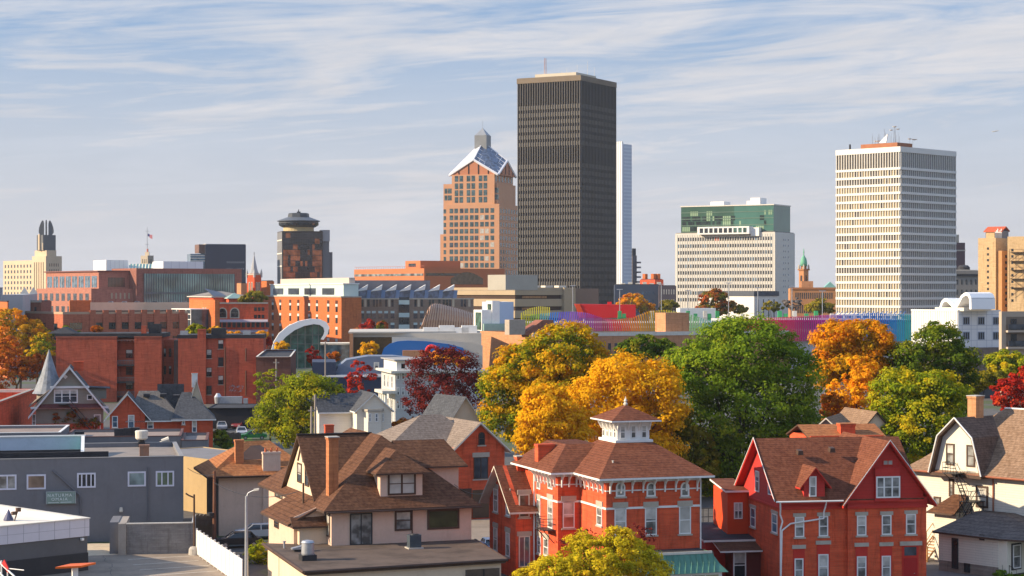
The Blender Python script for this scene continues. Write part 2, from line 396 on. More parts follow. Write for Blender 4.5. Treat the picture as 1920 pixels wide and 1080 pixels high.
# ------------------------------------------------------------------ ground
def ground_mat():
    m,nt,N,b,_=newmat('ground'); v=coords(nt,N,'obj')
    n=noise(nt,N,v,.02,5,.6); n2=noise(nt,N,v,.8,4,.7)
    a=ramp(nt,N,n2,[(.3,(.06,.058,.055)),(.7,(.11,.10,.09))]); g=ramp(nt,N,n2,[(.3,(.035,.055,.015)),(.7,(.08,.10,.03))])
    r=N('ShaderNodeMapRange'); nt.links.new(n,r.inputs[0]); r.inputs[1].default_value=.52; r.inputs[2].default_value=.56
    nt.links.new(mixc(nt,N,r.outputs[0],a,g),b.inputs['Base Color']); b.inputs['Roughness'].default_value=.95; return m
tag(MB().poly([(-5000,-300,0),(5000,-300,0),(5000,9000,0),(-5000,9000,0)]).build('ground',ground_mat()),None,None,None,'structure')
M_asph=plain('worn_asphalt',(.25,.20,.155),.95,.28,.3)
M_asphd=plain('dark_asphalt',(.07,.068,.066),.95,.25,.3)
M_lawn=plain('lawn',(.09,.16,.03),.95,.35,.5)
def sheet(name,pts,z,m): return tag(MB().poly([(p[0],p[1],z) for p in pts]).build(name,m),None,None,None,'structure')
# parking lot of the grey building, with painted bay lines
sheet('parking_lot',[gnd(-140,1020),gnd(378,1020),gnd(450,1110),gnd(450,1180),gnd(-140,1180)],.004,M_asph)
sheet('concrete_apron',[gnd(163,1019),gnd(232,1019),gnd(237,1039),gnd(150,1043)],.008,plain('pale_concrete',(.55,.45,.32),.9,.2,.8))
b=MB(); pm=plain('line_paint',(.62,.57,.48),.8,.2,2)
for (ua,va,ub,vb) in [(240,1049,364,1042),(250,1059,372,1051),(262,1068.5,392,1060),(280,1079,412,1070),(290,1092,432,1081)]:
    a=Vector(gnd(ua,va,.008)); c=Vector(gnd(ub,vb,.008)); d=(c-a).normalized(); n=Vector((-d.y,d.x,0))*.07
    b.poly([a-n,c-n,c+n,a+n])
tag(b.build('bay_lines',pm),None,None,None,'structure')
cr=MB(); rr=random.Random(4)
p=Vector(gnd(197,1042,.009)); q=Vector(gnd(214,1079,.009)); k=14; pts=[p.lerp(q,i/k)+Vector((rr.uniform(-.35,.35),0,0)) for i in range(k+1)]
for a,c in zip(pts,pts[1:]): cr.poly([a,a+Vector((.05,0,0)),c+Vector((.05,0,0)),c])
tag(cr.build('asphalt_crack',plain('crack_tar',(.08,.07,.06))),None,None,None,'structure')
sheet('driveway',[gnd(372,1030),gnd(520,1012),gnd(520,1060),gnd(440,1085)],.006,M_asphd)
sheet('alley',[gnd(880,972),gnd(925,972),gnd(930,1100),gnd(880,1100)],.006,M_asph)
sheet('side_drive',[gnd(1700,1000),gnd(1775,1040),gnd(1990,1090),gnd(1990,1160),gnd(1640,1160)],.006,plain('drive',(.16,.14,.13),.95,.2,.3))
sheet('grass_strip',[gnd(400,812),gnd(470,812),gnd(480,845),gnd(395,845)],.008,M_lawn)
sheet('museum_lawn',[gnd(600,682),gnd(790,682),gnd(790,722),gnd(600,722)],.008,M_lawn)
sheet('road',[gnd(600,696),gnd(800,696),gnd(800,704),gnd(600,704)],.013,plain('pale_road',(.30,.26,.24),.9,.15,.2))
sheet('back_lot',[gnd(395,792),gnd(480,792),gnd(480,818),gnd(395,818)],.012,M_asphd)
# ------------------------------------------------------------------ trees
def crown(lobes,n,leaf,seed,clump=(.55,1.15),fill=.12,cl_leaves=70,jag=1.0,asp=.62):
    rg=np.random.default_rng(seed); L=np.array(lobes,float)
    area=(L[:,3]*L[:,5])+(L[:,3]*L[:,4]); wgt=area/area.sum()
    P=[];Nn=[];T=[]
    ncl=max(6,int(n/cl_leaves)); cs_=max(1.0,float(L[:,3].mean())*.45)
    for li in range(len(L)):
        k=max(2,int(ncl*wgt[li]))
        d=rg.normal(size=(k,3)); d[:,2]+=.25; d/=np.linalg.norm(d,axis=1)[:,None]
        rad=rg.uniform(.72,1.03,size=(k,1))
        c=L[li,:3]+d*L[li,3:6]*rad
        keep=np.ones(k,bool)
        for lj in range(len(L)):
            if lj!=li: keep&=((((c-L[lj,:3])/L[lj,3:6])**2).sum(1)>.62)
        keep&=rg.random(k)>.10
        c=c[keep]; d=d[keep]; low=.5+.5*np.sin(c[:,0]*.9/cs_+li*1.7)*np.cos(c[:,2]*1.1/cs_+c[:,1]*.7/cs_+seed)
        spr=rg.random(len(c))<.2; c=c+(d*L[li,3:6]*rg.uniform(.04,.17,size=(len(c),1)))*spr[:,None]
        for ci in range(len(c)):
            r=rg.uniform(*clump)*(.62 if spr[ci] else 1); m=int(cl_leaves*rg.uniform(.6,1.35)*(.5 if spr[ci] else 1)); t=.5*rg.random()+.5*low[ci]
            q=rg.normal(size=(m,3)); q[:,2]+=.35; q+=d[ci]*.5; q/=np.linalg.norm(q,axis=1)[:,None]
            rr=r*rg.uniform(.35,1.08,size=(m,1))
            P.append(c[ci]+q*rr*np.array([1.15,1.15,.72])); 
            nn=q*.62+d[ci]*.35+rg.normal(size=(m,3))*.33+np.array([0,0,.25]); Nn.append(nn)
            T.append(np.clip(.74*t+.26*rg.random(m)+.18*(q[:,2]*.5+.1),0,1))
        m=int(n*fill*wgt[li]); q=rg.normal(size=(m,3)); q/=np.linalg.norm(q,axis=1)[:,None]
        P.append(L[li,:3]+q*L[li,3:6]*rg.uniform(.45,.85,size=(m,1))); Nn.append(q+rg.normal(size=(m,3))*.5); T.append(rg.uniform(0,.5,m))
    P=np.concatenate(P);Nn=np.concatenate(Nn);T=np.concatenate(T)
    Nn/=np.linalg.norm(Nn,axis=1)[:,None]; m=len(P)
    a=np.cross(Nn,rg.normal(size=(m,3))); a/=np.linalg.norm(a,axis=1)[:,None]; bb=np.cross(Nn,a)
    s=leaf*rg.uniform(.6,1.3,size=(m,1))
    V=np.stack([P+a*s,P+bb*s*asp+Nn*s*.15,P-a*s,P-bb*s*asp+Nn*s*.15],1).reshape(-1,3)
    me=bpy.data.meshes.new('crown'); me.vertices.add(4*m); me.vertices.foreach_set('co',V.ravel())
    me.loops.add(4*m); me.loops.foreach_set('vertex_index',np.arange(4*m,dtype=np.int32))
    me.polygons.add(m); me.polygons.foreach_set('loop_start',np.arange(0,4*m,4,dtype=np.int32)); me.polygons.foreach_set('loop_total',np.full(m,4,np.int32))
    at_=me.attributes.new('tone','FLOAT','POINT'); at_.data.foreach_set('value',np.repeat(T,4).astype(np.float32))
    me.update(); me.validate(); return me
M_bark=plain('bark',(.075,.055,.04),.95,.3,2,(1,1,.3))
M_barkl=plain('pale_bark',(.11,.085,.075),.95,.3,2,(1,1,.3))
def limbs(base,lobes,r,rg,extra=2):
    b=MB(); cx=sum(l[0] for l in lobes)/len(lobes); cy=sum(l[1] for l in lobes)/len(lobes); zb=min(l[2]-l[5] for l in lobes)
    zf=max(base[2]+1.2,zb*.7+.3*max(l[2] for l in lobes)*.6); f=Vector((cx*.5+base[0]*.5,cy*.5,zf))
    b.tube(base,f,r,r*.72,9)
    for l in lobes:
        c=Vector(l[:3]); mid=f.lerp(c,.5)+Vector((rg.uniform(-.5,.5),rg.uniform(-.5,.5),rg.uniform(0,.8)))
        b.tube(f,mid,r*.5,r*.32,6); b.tube(mid,c,r*.32,r*.12,6)
        for _ in range(extra):
            d=Vector((rg.gauss(0,1),rg.gauss(0,1),rg.gauss(.4,.8))).normalized()
            e=c+Vector((d.x*l[3],d.y*l[4],d.z*l[5]))*.85; b.tube(mid.lerp(c,rg.random()),e,r*.14,r*.03,5)
    return b
TREEN=[0]
def tree(name,label,Y,px,mat,n,leaf,group='autumn trees among the houses',tr=.35,zb=0,clump=None,fill=.12,cll=70,extra=2,bark=None,cat='tree',yflat=1.0,ub=None):
    """px: crown lobes (u, v, half width, half height) as seen in the photograph, at distance Y"""
    TREEN[0]+=1; rg=random.Random(TREEN[0]*13+1); k=Y/F
    uc=ub if ub else sum(p[0]*p[2] for p in px)/sum(p[2] for p in px); x0=(uc-U0)*k
    lobes=[]
    for (u,v,ru,rv) in px:
        rx=ru*k; rz=rv*k; ry=(rx*.65+rz*.35)*yflat
        lobes.append(((u-U0)*k-x0,rg.uniform(-.3,.3)*ry,zat(v,Y)-zb,rx*.9,ry,rz*.9))
    e=thing(name,label,cat,(x0,Y,zb),0,group)
    m=min(l[3] for l in lobes); big=max(l[3] for l in lobes)
    cs=clump or (max(.35,big*.13),max(.7,big*.30))
    if Y<330 and n>3000: n=int(n*1.75); leaf*=.76; cll=int(cll*1.25)
    me=crown(lobes,n,leaf,TREEN[0]*7+3,cs,fill,cll); me.materials.append(mat); put('crown',me,e)
    limbs((0,0,0),lobes,tr,rg,extra).build('trunk',bark or M_bark,e)
    return e
GR1,GR2=(.035,.075,.012),(.075,.13,.018)
L_green=leafmat('leaf_green',[(.1,(.065,.125,.012)),(.5,(.16,.25,.018)),(.8,(.28,.35,.025)),(1,(.42,.35,.025))])
L_ygo=leafmat('leaf_green_gold',[(.08,(.10,.17,.012)),(.34,(.22,.26,.015)),(.5,(.58,.40,.015)),(.8,(.72,.36,.012)),(1,(.75,.22,.01))])
L_gold=leafmat('leaf_gold',[(.05,(.42,.27,.012)),(.4,(.76,.41,.013)),(.75,(.86,.50,.018)),(1,(.85,.36,.012))])
L_orange=leafmat('leaf_orange',[(.05,(.20,.20,.014)),(.3,(.55,.33,.014)),(.6,(.76,.34,.012)),(1,(.75,.18,.01))])
L_flame=leafmat('leaf_flame',[(.05,(.66,.30,.014)),(.5,(.88,.46,.018)),(1,(.84,.22,.01))])
L_dkgreen=leafmat('leaf_dark_green',[(.1,(.05,.10,.012)),(.5,(.13,.19,.015)),(.8,(.26,.26,.018)),(1,(.42,.30,.02))])
L_ygreen=leafmat('leaf_yellow_green',[(.1,(.10,.17,.012)),(.4,(.23,.29,.015)),(.68,(.48,.42,.018)),(1,(.75,.48,.015))])
L_lime=leafmat('leaf_lime',[(.1,(.12,.17,.012)),(.45,(.26,.30,.014)),(.75,(.40,.36,.015)),(1,(.58,.34,.015))])
L_yellow=leafmat('leaf_yellow',[(.1,(.26,.25,.015)),(.45,(.58,.46,.02)),(.8,(.76,.56,.03)),(1,(.70,.38,.02))])
L_maroon=leafmat('leaf_maroon',[(.1,(.07,.015,.014)),(.5,(.15,.022,.02)),(.85,(.26,.035,.024)),(1,(.24,.09,.03))])
L_red=leafmat('leaf_red',[(.1,(.22,.02,.015)),(.5,(.50,.03,.02)),(1,(.60,.10,.02))])
L_rust=leafmat('leaf_rust',[(.1,(.30,.07,.012)),(.5,(.52,.14,.014)),(1,(.62,.28,.02))])
L_olive=leafmat('leaf_olive',[(.1,(.10,.11,.015)),(.5,(.24,.21,.02)),(1,(.44,.31,.02))])
L_mix=leafmat('leaf_red_green',[(.1,(.09,.13,.014)),(.4,(.20,.18,.016)),(.6,(.35,.10,.02)),(1,(.55,.10,.02))])
T=tree
T('broad_tree','great round maple turning from green to orange, tan brick wall behind its left side',252,[(1062,663,72,60),(988,692,66,58),(945,735,48,58),(932,780,34,34),(1110,690,36,48),(1040,745,70,60),(1000,795,60,50)],L_ygo,36000,.27,tr=.5)
T('golden_tree','golden yellow tree just left of the white cupola, lower of the two golden crowns',226,[(1030,785,62,62),(1000,825,36,34),(1068,810,45,50),(1010,760,30,35)],L_gold,17000,.24,tr=.35)
T('golden_tree','tall golden tree with two rounded tops rising behind the white cupola',232,[(1170,712,72,50),(1118,760,60,62),(1222,722,58,48),(1240,780,48,60),(1170,790,80,60),(1200,850,90,55)],L_gold,30000,.25,tr=.45)
T('brown_tree','dull bronze green tree filling the shade between the cupola and the great green tree',236,[(1290,840,52,55),(1265,800,38,40),(1310,880,45,50)],L_olive,9000,.25,tr=.3)
T('great_green_tree','largest tree in view, a broad full green crown behind the red house roof',240,[(1392,655,105,62),(1325,700,78,66),(1470,715,70,80),(1400,760,112,92),(1330,800,60,72),(1480,800,58,60),(1400,855,92,72),(1325,885,56,54),(1285,690,42,44),(1345,935,48,40)],L_green,52000,.27,tr=.7)
T('olive_tree','olive green tree top in the gap below the brown rooftop box, behind the golden crowns',310,[(1205,652,40,24),(1245,655,26,20),(1180,665,30,22)],L_dkgreen,6000,.3,tr=.3)
T('orange_tree','rounded orange maple in front of the magenta and blue garage slats',268,[(1568,642,46,42),(1622,638,54,40),(1652,668,26,38),(1600,685,70,36),(1548,695,32,30)],L_orange,20000,.27,tr=.4)
T('dark_tree','dark green tree below the white ribbed apartment wall',266,[(1762,636,46,34),(1712,672,48,34),(1795,675,40,38),(1740,695,66,36),(1815,700,22,28),(1740,740,70,40)],L_dkgreen,17000,.27,tr=.4)
T('yellow_green_tree','yellow green maple standing left of the tan brick chimney',226,[(1690,738,60,48),(1752,738,56,46),(1660,790,42,50),(1722,800,80,62),(1782,790,38,58),(1700,848,60,32),(1775,835,33,40)],L_ygreen,30000,.24,tr=.45)
T('flame_tree','bright flame orange tree with an upright ragged top, squeezed between two maples',250,[(1615,700,28,34),(1585,745,34,40),(1625,755,38,50),(1570,785,30,30),(1603,690,14,24)],L_flame,11000,.24,tr=.25)
T('rust_tree','thin rusty brown tree low down beside the green tree, over the tan gable',246,[(1560,775,28,40),(1585,805,28,30)],L_rust,4200,.22,tr=.2)
T('yellow_tree','low yellow green crown at the right edge under the tan balconies',305,[(1888,684,42,25),(1925,690,34,26)],L_ygreen,7500,.3,tr=.3)
T('bush_row','dull olive shrubs behind the yellow green maple, left of the crimson tree',292,[(1835,718,36,24),(1868,712,34,18),(1810,740,26,22)],L_olive,5500,.28,tr=.15,cat='shrub')
T('crimson_tree','crimson leaved tree at the right edge above the brown roof',258,[(1893,742,40,36),(1925,722,38,32),(1915,775,40,30)],L_red,8000,.25,tr=.25)
T('lime_tree','lime green spreading tree in front of the long red brick flats',300,[(588,750,58,44),(530,768,50,44),(622,772,32,38),(560,802,72,36),(497,792,26,30),(570,720,30,20)],L_lime,21000,.27,tr=.35)
T('sparse_tree','thin half bare yellow green tree at the end of the brick flats',312,[(508,716,32,24),(492,745,20,20),(520,738,20,20)],L_lime,1500,.22,tr=.16,fill=.02,cll=26,extra=6)
T('maroon_tree','dark maroon tree with bare twigs beside the tall white house',300,[(800,708,44,52),(858,700,42,46),(832,745,60,46),(790,760,36,32),(885,735,26,40),(835,680,30,30)],L_maroon,11500,.25,tr=.3,fill=.06,cll=42,extra=7,bark=M_barkl)
T('red_tree','small open red tree in front of the navy building',386,[(675,692,24,16),(662,712,18,18),(690,705,16,12),(672,730,22,12)],L_red,1900,.28,tr=.2,fill=.03,cll=36,extra=5)
T('red_shrub','rust red shrub in front of the white cottage side yard',296,[(762,797,24,13),(745,804,16,10)],L_rust,2200,.22,tr=.1,cat='shrub')
T('yellow_locust','bright yellow locust in the foreground before the brick villa, its top only',138,[(1120,1050,78,44),(1185,1052,52,40),(1045,1072,56,34),(1160,1012,34,24),(1225,1082,36,30),(1120,1110,120,60),(1090,1022,30,24),(1000,1090,40,30)],L_yellow,34000,.13,tr=.22,cll=60,clump=(.25,.62))
T('dogwood','small purple brown half bare tree behind the yellow locust',146,[(1195,1002,32,20),(1100,1008,26,14),(1060,1022,20,12)],L_maroon,700,.11,tr=.08,fill=.02,cll=16,extra=8,clump=(.2,.5))
T('green_shrub','fresh green shrub beside the white fence and the lamp post',180,[(484,1035,20,20),(476,1050,16,18),(495,1052,16,20)],L_lime,2600,.13,tr=.06,cat='shrub',clump=(.2,.5))
T('green_shrub','little shrub against the left wall of the pink stucco house',177,[(525,1006,10,8)],L_lime,500,.1,tr=.04,cat='shrub',clump=(.15,.35),zb=3.4)
T('hedge','round dark green hedge at the corner of the red brick cottage',310,[(412,822,14,16),(420,830,12,12)],L_dkgreen,2200,.2,tr=.1,cat='shrub')
# left edge
T('autumn_tree','golden orange tree at the left edge in front of the orange garage',500,[(15,605,36,30),(55,622,36,24),(85,640,20,22),(20,640,40,36)],L_orange,9000,.4,tr=.35)
T('autumn_tree','rust orange tree at the left edge beside the grey cone roof',440,[(15,665,36,36),(48,695,30,28),(5,700,34,38),(70,680,16,18)],L_rust,9000,.36,tr=.3)
T('autumn_tree','pale gold tree between the rust tree and the long brick flats',470,[(78,650,24,26),(60,672,22,22)],L_ygo,3600,.36,tr=.3)
# trees of the museum quarter
for lab,Y,px,mt,n in [
 ('red maple in front of the grey stone school, larger of the pair',640,[(690,612,15,13),(680,618,10,9)],L_red,1400),
 ('red and green maple in front of the grey stone school, right of its red twin',640,[(716,613,12,12)],L_mix,1000),
 ('orange shrub at the foot of the grey stone school',640,[(669,620,8,6)],L_rust,450),
 ('lime round crown showing over the brick flats roof',455,[(368,620,19,13)],L_lime,1600),
 ('gold round crown showing over the brick flats roof, right of the lime one',455,[(407,622,18,9)],L_gold,1200),
 ('rust round crown behind the flats roof, left of the flats middle gap',455,[(181,622,10,10)],L_rust,800),
 ('orange round crown beside the white arch entrance',470,[(492,628,14,7)],L_flame,900),
 ('scarlet round shrub left of the white arch foot',470,[(500,641,9,9)],L_red,700),
 ('orange low crown behind the right brick flats',462,[(439,628,12,6)],L_flame,600),
 ('gold shrub before the glass of the white arch',455,[(528,650,13,9)],L_gold,700),
 ('yellow fountain shaped tree before the museum wall',430,[(692,653,17,14),(688,662,18,9)],L_gold,1700),
 ('scarlet tree right of the white arch',440,[(586,668,12,18),(595,678,14,10)],L_red,1300),
 ('low orange shrubs below the museum entrance glass',440,[(628,668,16,6)],L_rust,500),
 ('orange and gold trees in a row before the red sculpture',345,[(835,668,24,11),(862,676,22,10),(818,672,16,10)],L_flame,2200),
 ('gold weeping tree at the left of the navy building',410,[(594,702,10,10)],L_gold,500),
 ('large orange tree below the dark tower, left of the lamp post',800,[(1187,566,28,16),(1168,575,14,10),(1208,578,18,10)],L_orange,2600),
 ('olive tree right of the orange one below the blue office',800,[(1252,575,20,13)],L_olive,1200),
 ('large red and green tree before the white office',770,[(1340,562,30,20),(1362,575,20,12),(1320,575,18,12),(1345,578,26,14)],L_mix,6500),
 ('small gold tree right of the red and green one',770,[(1386,580,17,9)],L_olive,900),
 ('bare yellowish tree before the low white hall',770,[(1446,575,22,10)],L_olive,700),
 ('grey twiggy bare tree left of the terracotta tower',770,[(1487,572,20,15)],leafmat('twig_grey',[(.2,(.14,.12,.11)),(.9,(.30,.26,.24))]),500),
 ('broad olive yellow tree left of the white office tower',760,[(1538,577,30,15)],L_olive,2600),
 ('olive tree behind the long brick school wing with the arches',705,[(480,557,24,11),(462,562,14,8)],L_olive,1800),
 ('dark spruce before the orange garage, leftmost of the spruces',590,[(93,628,6,12)],L_dkgreen,500),
 ('dark spruce before the garage corner',590,[(113,628,7,10)],L_dkgreen,500),
 ('blue green spruce right of the garage corner',590,[(126,622,9,13)],L_dkgreen,600),
 ('last small spruce before the shaded garage wall',590,[(150,628,8,9)],L_dkgreen,450)]:
    T('small_tree' if 'shrub' not in lab else 'small_shrub',lab,Y,px,mt,n,.42*Y/600+.05,group='small trees of the museum quarter',tr=.2,cat='tree' if 'shrub' not in lab else 'shrub',cll=40)

T('low_shrub','clipped green shrub at the lower right corner before the white addition',170,[(1880,1083,22,12),(1905,1086,20,10)],L_green,1500,.14,tr=.05,cat='shrub',clump=(.2,.45))
# ================================================================== FOREGROUND HOUSES
S_pink=plain('pink_stucco',(.60,.43,.33),.9,.09,.5,stain=1)
S_cream_sun=plain('cream_and_sunlit_stucco',(.66,.52,.37),.9,.07,.6,stain=1)
R_brown=shingle('brown_shingle',(.095,.043,.025),(.165,.080,.045),rh=.22)
R_red=shingle('red_brown_shingle',(.14,.046,.026),(.21,.08,.044),rh=.16)
R_tan=shingle('tan_shingle',(.22,.135,.085),(.30,.20,.135),rh=.2)
R_grey=shingle('slate_grey_shingle',(.065,.068,.078),(.10,.105,.115),rh=.2)
R_taupe=shingle('taupe_shingle',(.20,.155,.125),(.27,.215,.175),rh=.2)
R_orange=shingle('orange_shingle',(.30,.11,.045),(.42,.18,.07),rh=.2)
B_or=brick('orange_brick',(.61,.082,.034),(.68,.122,.048))
B_red=brick('red_brick',(.50,.072,.032),(.58,.10,.042),weather=.25)
B_chim=brick('chimney_brick',(.42,.15,.06),(.50,.20,.08),bw=.24,rh=.09)
P_red=siding('red_shingle_siding',(.50,.026,.018),rh=.3,line=.7)
P_redt=plain('red_trim',(.50,.03,.018),.6,.08,1)
# ---------------------------------------------------------------- brown shingled stucco house
B=Fr(621.5,166,20)
P=bld('stucco_house','pink stucco house with steep brown shingle roof, sunlit left gable and flat roofed front annex','house',B)
MB().box(0,12.5,0,23.5,0,6.55).build('wall',S_pink,P)
MB().box(-2.7,-.02,2.3,11.6,0,5.3).build('wall',S_pink,P)
ze=6.45; A=(-.85,-.75,ze); Bc=(13.2,-.75,ze); C=(13.2,24.5,ze); D=(-.85,24.5,ze); T1=(6.3,6.6,12.15); T2=(6.3,17.0,12.15)
roofpart(P,[[A,Bc,T1],[Bc,C,T2,T1],[C,D,T2],[D,A,T1,T2]],[R_brown,M_brown],.2)
# steep left cross gable, its stucco coloured lighter and warmer as sunlit
gx=-.12; yf,yb,ym,zr=4.1,16.3,10.15,12.1; zb_=7.15
MB().ext([(gx,yf+.3,zb_-.4),(gx,yb-.3,zb_-.4),(gx,ym,zr-.35)],(.25,0,0)).build('gable_wall',S_cream_sun,P)
g=MB()
for y0,s in ((yf,1),(yb,-1)):
    g.slab([(-.5,y0,zb_-.25),(6.2,y0,zb_-.25),(6.2,ym,zr),(-.5,ym,zr)] if s>0 else [(6.2,y0,zb_-.25),(-.5,y0,zb_-.25),(-.5,ym,zr),(6.2,ym,zr)],.2)
g.build('cross_gable_roof',[R_brown,M_brown],P)
MB().box(-.55,6.4,ym-.14,ym+.14,zr-.03,zr+.1).build('ridge_cap',plain('ridge_tar',(.035,.025,.022)),P)
pwin(P,B,'l',558,868,566,905,-.13,fm=M_brown,gm=G_mid,fw=.14)
pwin(P,B,'l',572.5,871,579.5,912,-.13,fm=M_brown,gm=G_mid,fw=.14)
MB().path([(gx-.05,ym+.95,9.75),(gx-.05,ym,11.0),(gx-.05,ym-1.0,9.75)],.09).build('gable_arch_trim',M_brown,P)
# lean-to on the left and its small pent gable
roofpart(P,[[(-3.35,1.7,5.15),(0,1.7,6.9),(0,12.2,6.9),(-3.35,12.2,5.15)]],[R_brown,M_brown],.2,'lean_to_roof')
roofpart(P,[[(-3.1,1.05,5.0),(.3,1.05,5.0),(.3,2.05,5.75),(-3.1,2.05,5.75)]],[R_brown,M_brown],.15,'pent_roof')
MB().ext([(-3.1,1.98,5.6),(0,1.98,5.75),(-.1,1.98,6.75)],(0,.1,0)).build('pent_gable',S_pink,P)
MB().box(-2.4,0,1.55,2.3,3.2,5.0).build('porch_wall',S_cream_sun,P)
pwin(P,B,'l',516,917,530,934,0,fm=M_brown,gm=G_curt)
pwin(P,B,'l',515,976,523,990,-2.7,fm=M_brown,gm=G_dark)
pwin(P,B,'l',611,960,619,1006,0,fm=M_brown,gm=G_curt,fw=.12)
pwin(P,B,'f',656,962,698,1022,0,style='v2',fm=M_dark,gm=G_curt,fw=.1,name='sliding_door')
pwin(P,B,'f',740,957,772,995,0,fm=M_brown,gm=G_curt,fw=.16)
pwin(P,B,'f',801,954.5,861,992,0,style='plain',fm=M_brown,gm=glass('olive_glass',(.05,.05,.02),.1),fw=.17)
# dormer
dy=.45; dx0=B.f(713,905,dy)[0]; dx1=B.f(792,905,dy)[0]
MB().box(dx0,dx1,dy,dy+4.2,6.8,9.5).build('dormer_wall',S_pink,P)
hip(P,dx0-.55,dx1+.6,dy-.6,dy+6,9.4,11.2,((dx0+dx1)/2,dy+1.7),((dx0+dx1)/2,dy+6),[R_brown,M_brown],.15,'dormer_roof')
pwin(P,B,'f',727,885,779.5,928,dy,style='d2',fm=M_brown,gm=G_blind,fw=.16)
# right cross wing with a higher eave
MB().box(8.9,12.42,3.3,10.5,6.9,9.7).build('wall',S_pink,P)
roofpart(P,[[(7.2,2.7,9.6),(13.1,2.7,9.6),(12.0,6.2,11.7),(7.2,6.2,11.7)],[(7.2,6.2,11.7),(12.0,6.2,11.7),(13.1,11,9.6),(7.2,11,9.6)],[(13.1,2.7,9.6),(13.1,11,9.6),(12.0,6.2,11.7)]],[R_brown,M_brown],.15,'wing_roof')
chimney(P,.75,2.6,.85,.95,6.6,12.4,B_chim,M_conc)
MB().tube((-.9,6.2,5.9),(-.9,6.2,8.2),.09).build('vent_pipe',M_brown,P)
MB().path([(-.95,1.3,6.3),(-.55,-.9,6.3),(13.2,-.9,6.3)],.07).build('gutter',M_brown,P)
x,z=B.f(773,1004,-.06); MB().path([(x,-.06,4.2),(x,-.06,6.2)],.05).build('conduit',M_brown,P)
# annex with its flat roof
MB().prism([(-4.7,3.4),(-5.5,-13.6),(10.8,-12.4),(12.5,-.01),(0,-.01),(0,2.2),(-2.5,2.2)],0,3.1).build('annex_wall',S_cream_sun,P)
MB().prism([(-5.0,3.7),(-5.8,-13.95),(11.1,-12.7),(12.8,-.02),(-.02,-.02),(-.02,2.25),(-2.55,2.25)],3.1,3.42).build('annex_roof',[plain('annex_gravel',(.105,.075,.058),.95,.45,.35)],P)
MB().path([(-5.05,3.75,3.35),(-5.88,-14.02,3.35),(11.18,-12.78,3.35),(12.85,0,3.35)],.13).build('annex_fascia',M_brown,P)
MB().box(4.6,10.6,-12.62,-12.5,.3,2.7).build('annex_door',plain('annex_panels',(.12,.085,.06),.6,.3,.6),P)
for i in range(4): MB().box(4.7+i*1.5,4.78+i*1.5,-12.68,-12.63,.3,2.7).build('door_mullion',M_dark,P)
# things standing on the annex roof
x,y=B.h(577,1050,3.42)
t=thing('roof_fan','round galvanised exhaust fan on the flat annex roof of the stucco house','fan',B.world(x,y,3.42),B.a)
MB().box(-.6,.6,-.6,.6,0,.45).build('curb',M_dark,t)
MB().lathe([(.5,.45),(.52,.55),(.5,1.35),(.55,1.4),(.45,1.55),(.1,1.62)],20).build('hood',M_steel,t,smooth=False)
x,y=B.h(560,1034,3.42)
t=thing('roof_duct','low slanted metal duct beside the round fan on the annex roof','duct',B.world(x,y,3.42),B.a)
MB().ext([(-.6,-.3,.2),(.6,-.3,.2),(.6,-.3,.55),(-.6,-.3,.3)],(0,.6,0)).build('duct',M_steel,t); MB().box(-.4,.4,-.2,.2,0,.2).build('curb',M_dark,t)
x,y=B.h(776.5,1028,3.42)
t=thing('air_conditioner','dark grey air conditioner box on the annex roof under the house windows','air conditioner',B.world(x,y,3.42),B.a)
MB().box(-.5,.5,-.42,.42,.1,1.15).build('housing',plain('ac_grey',(.05,.065,.08),.5,.2,2),t); MB().box(-.65,.65,-.6,.6,0,.1).build('base',M_conc,t)
MB().lathe([(.36,1.15),(.34,1.2),(.05,1.22)],14).build('fan_grille',M_dark,t)
for k in range(5): pass
x,y=B.h(533,1028,3.42); tag(MB().tube((0,0,0),(0,0,.5),.09).tube((0,0,.5),(0,0,.6),.14).build('vent_stack',M_steel,None,B.world(x,y,3.42)),'short pale vent stack at the left edge of the annex roof','vent')
# ---------------------------------------------------------------- brick villa with white cupola
I=Fr(1136.5,160,18)
P=bld('brick_villa','orange brick villa with brown hip roof, white brackets and a white cupola on top','house',I)
zi=9.75
xr=I.f(1312)[0]; db=I.l(1088)[0]; 
xb=I.f(1046,545,db)[0]
dw=I.l(1006,545,xb)[0]; xw=I.f(967,545,dw)[0]; dwl=I.l(918,545,xw)[0]
print('villa',xr,db,xb,dw,xw,dwl)
MB().box(0,xr,0,12,-.2,zi-.15).build('wall',B_or,P)
MB().box(xb,-.01,db,dw+4,-.2,zi-.15).build('wall',B_or,P)
zg=I.l(940,913,xw)[1]; ye_=(dw+dwl)/2
ZW=6.45
MB().box(xw,xb+2,dw,dwl,-.2,ZW).build('wall',B_or,P)
zgp=ZW+3.1
MB().extx([(dw,ZW+.004),(dwl,ZW+.004),((dw+dwl)/2,zgp)],xw,xw+.35).build('gable_wall',B_or,P)
gable(P,xw-.1,xb+6,dw,dwl,ZW,zgp,'x',[R_red,M_trim],.7,.7,.16,'wing_roof')
# main hip roofs
o=.95
A=(-o,-o,zi);Bc=(xr+o,-o,zi);C=(xr+o,12.9,zi);D=(-o,12.9,zi)
cx0,cx1=I.h(1131,829,12.1)[0],0
q0=I.h(1163,833,12.1); q1=I.h(1219,832,12.1); qb=I.h(1127,829,12.1)
print('cup',q0,q1,qb)
ca=(2.9,5.0); cw,cd=2.9,3.6
zt=12.2
K=[(ca[0]-.2,ca[1]-.2,zt),(ca[0]+cw+.2,ca[1]-.2,zt),(ca[0]+cw+.2,ca[1]+cd+.2,zt),(ca[0]-.2,ca[1]+cd+.2,zt)]
roofpart(P,[[A,Bc,K[1],K[0]],[Bc,C,K[2],K[1]],[C,D,K[3],K[2]],[D,A,K[0],K[3]],K],[R_red,M_white],.16)
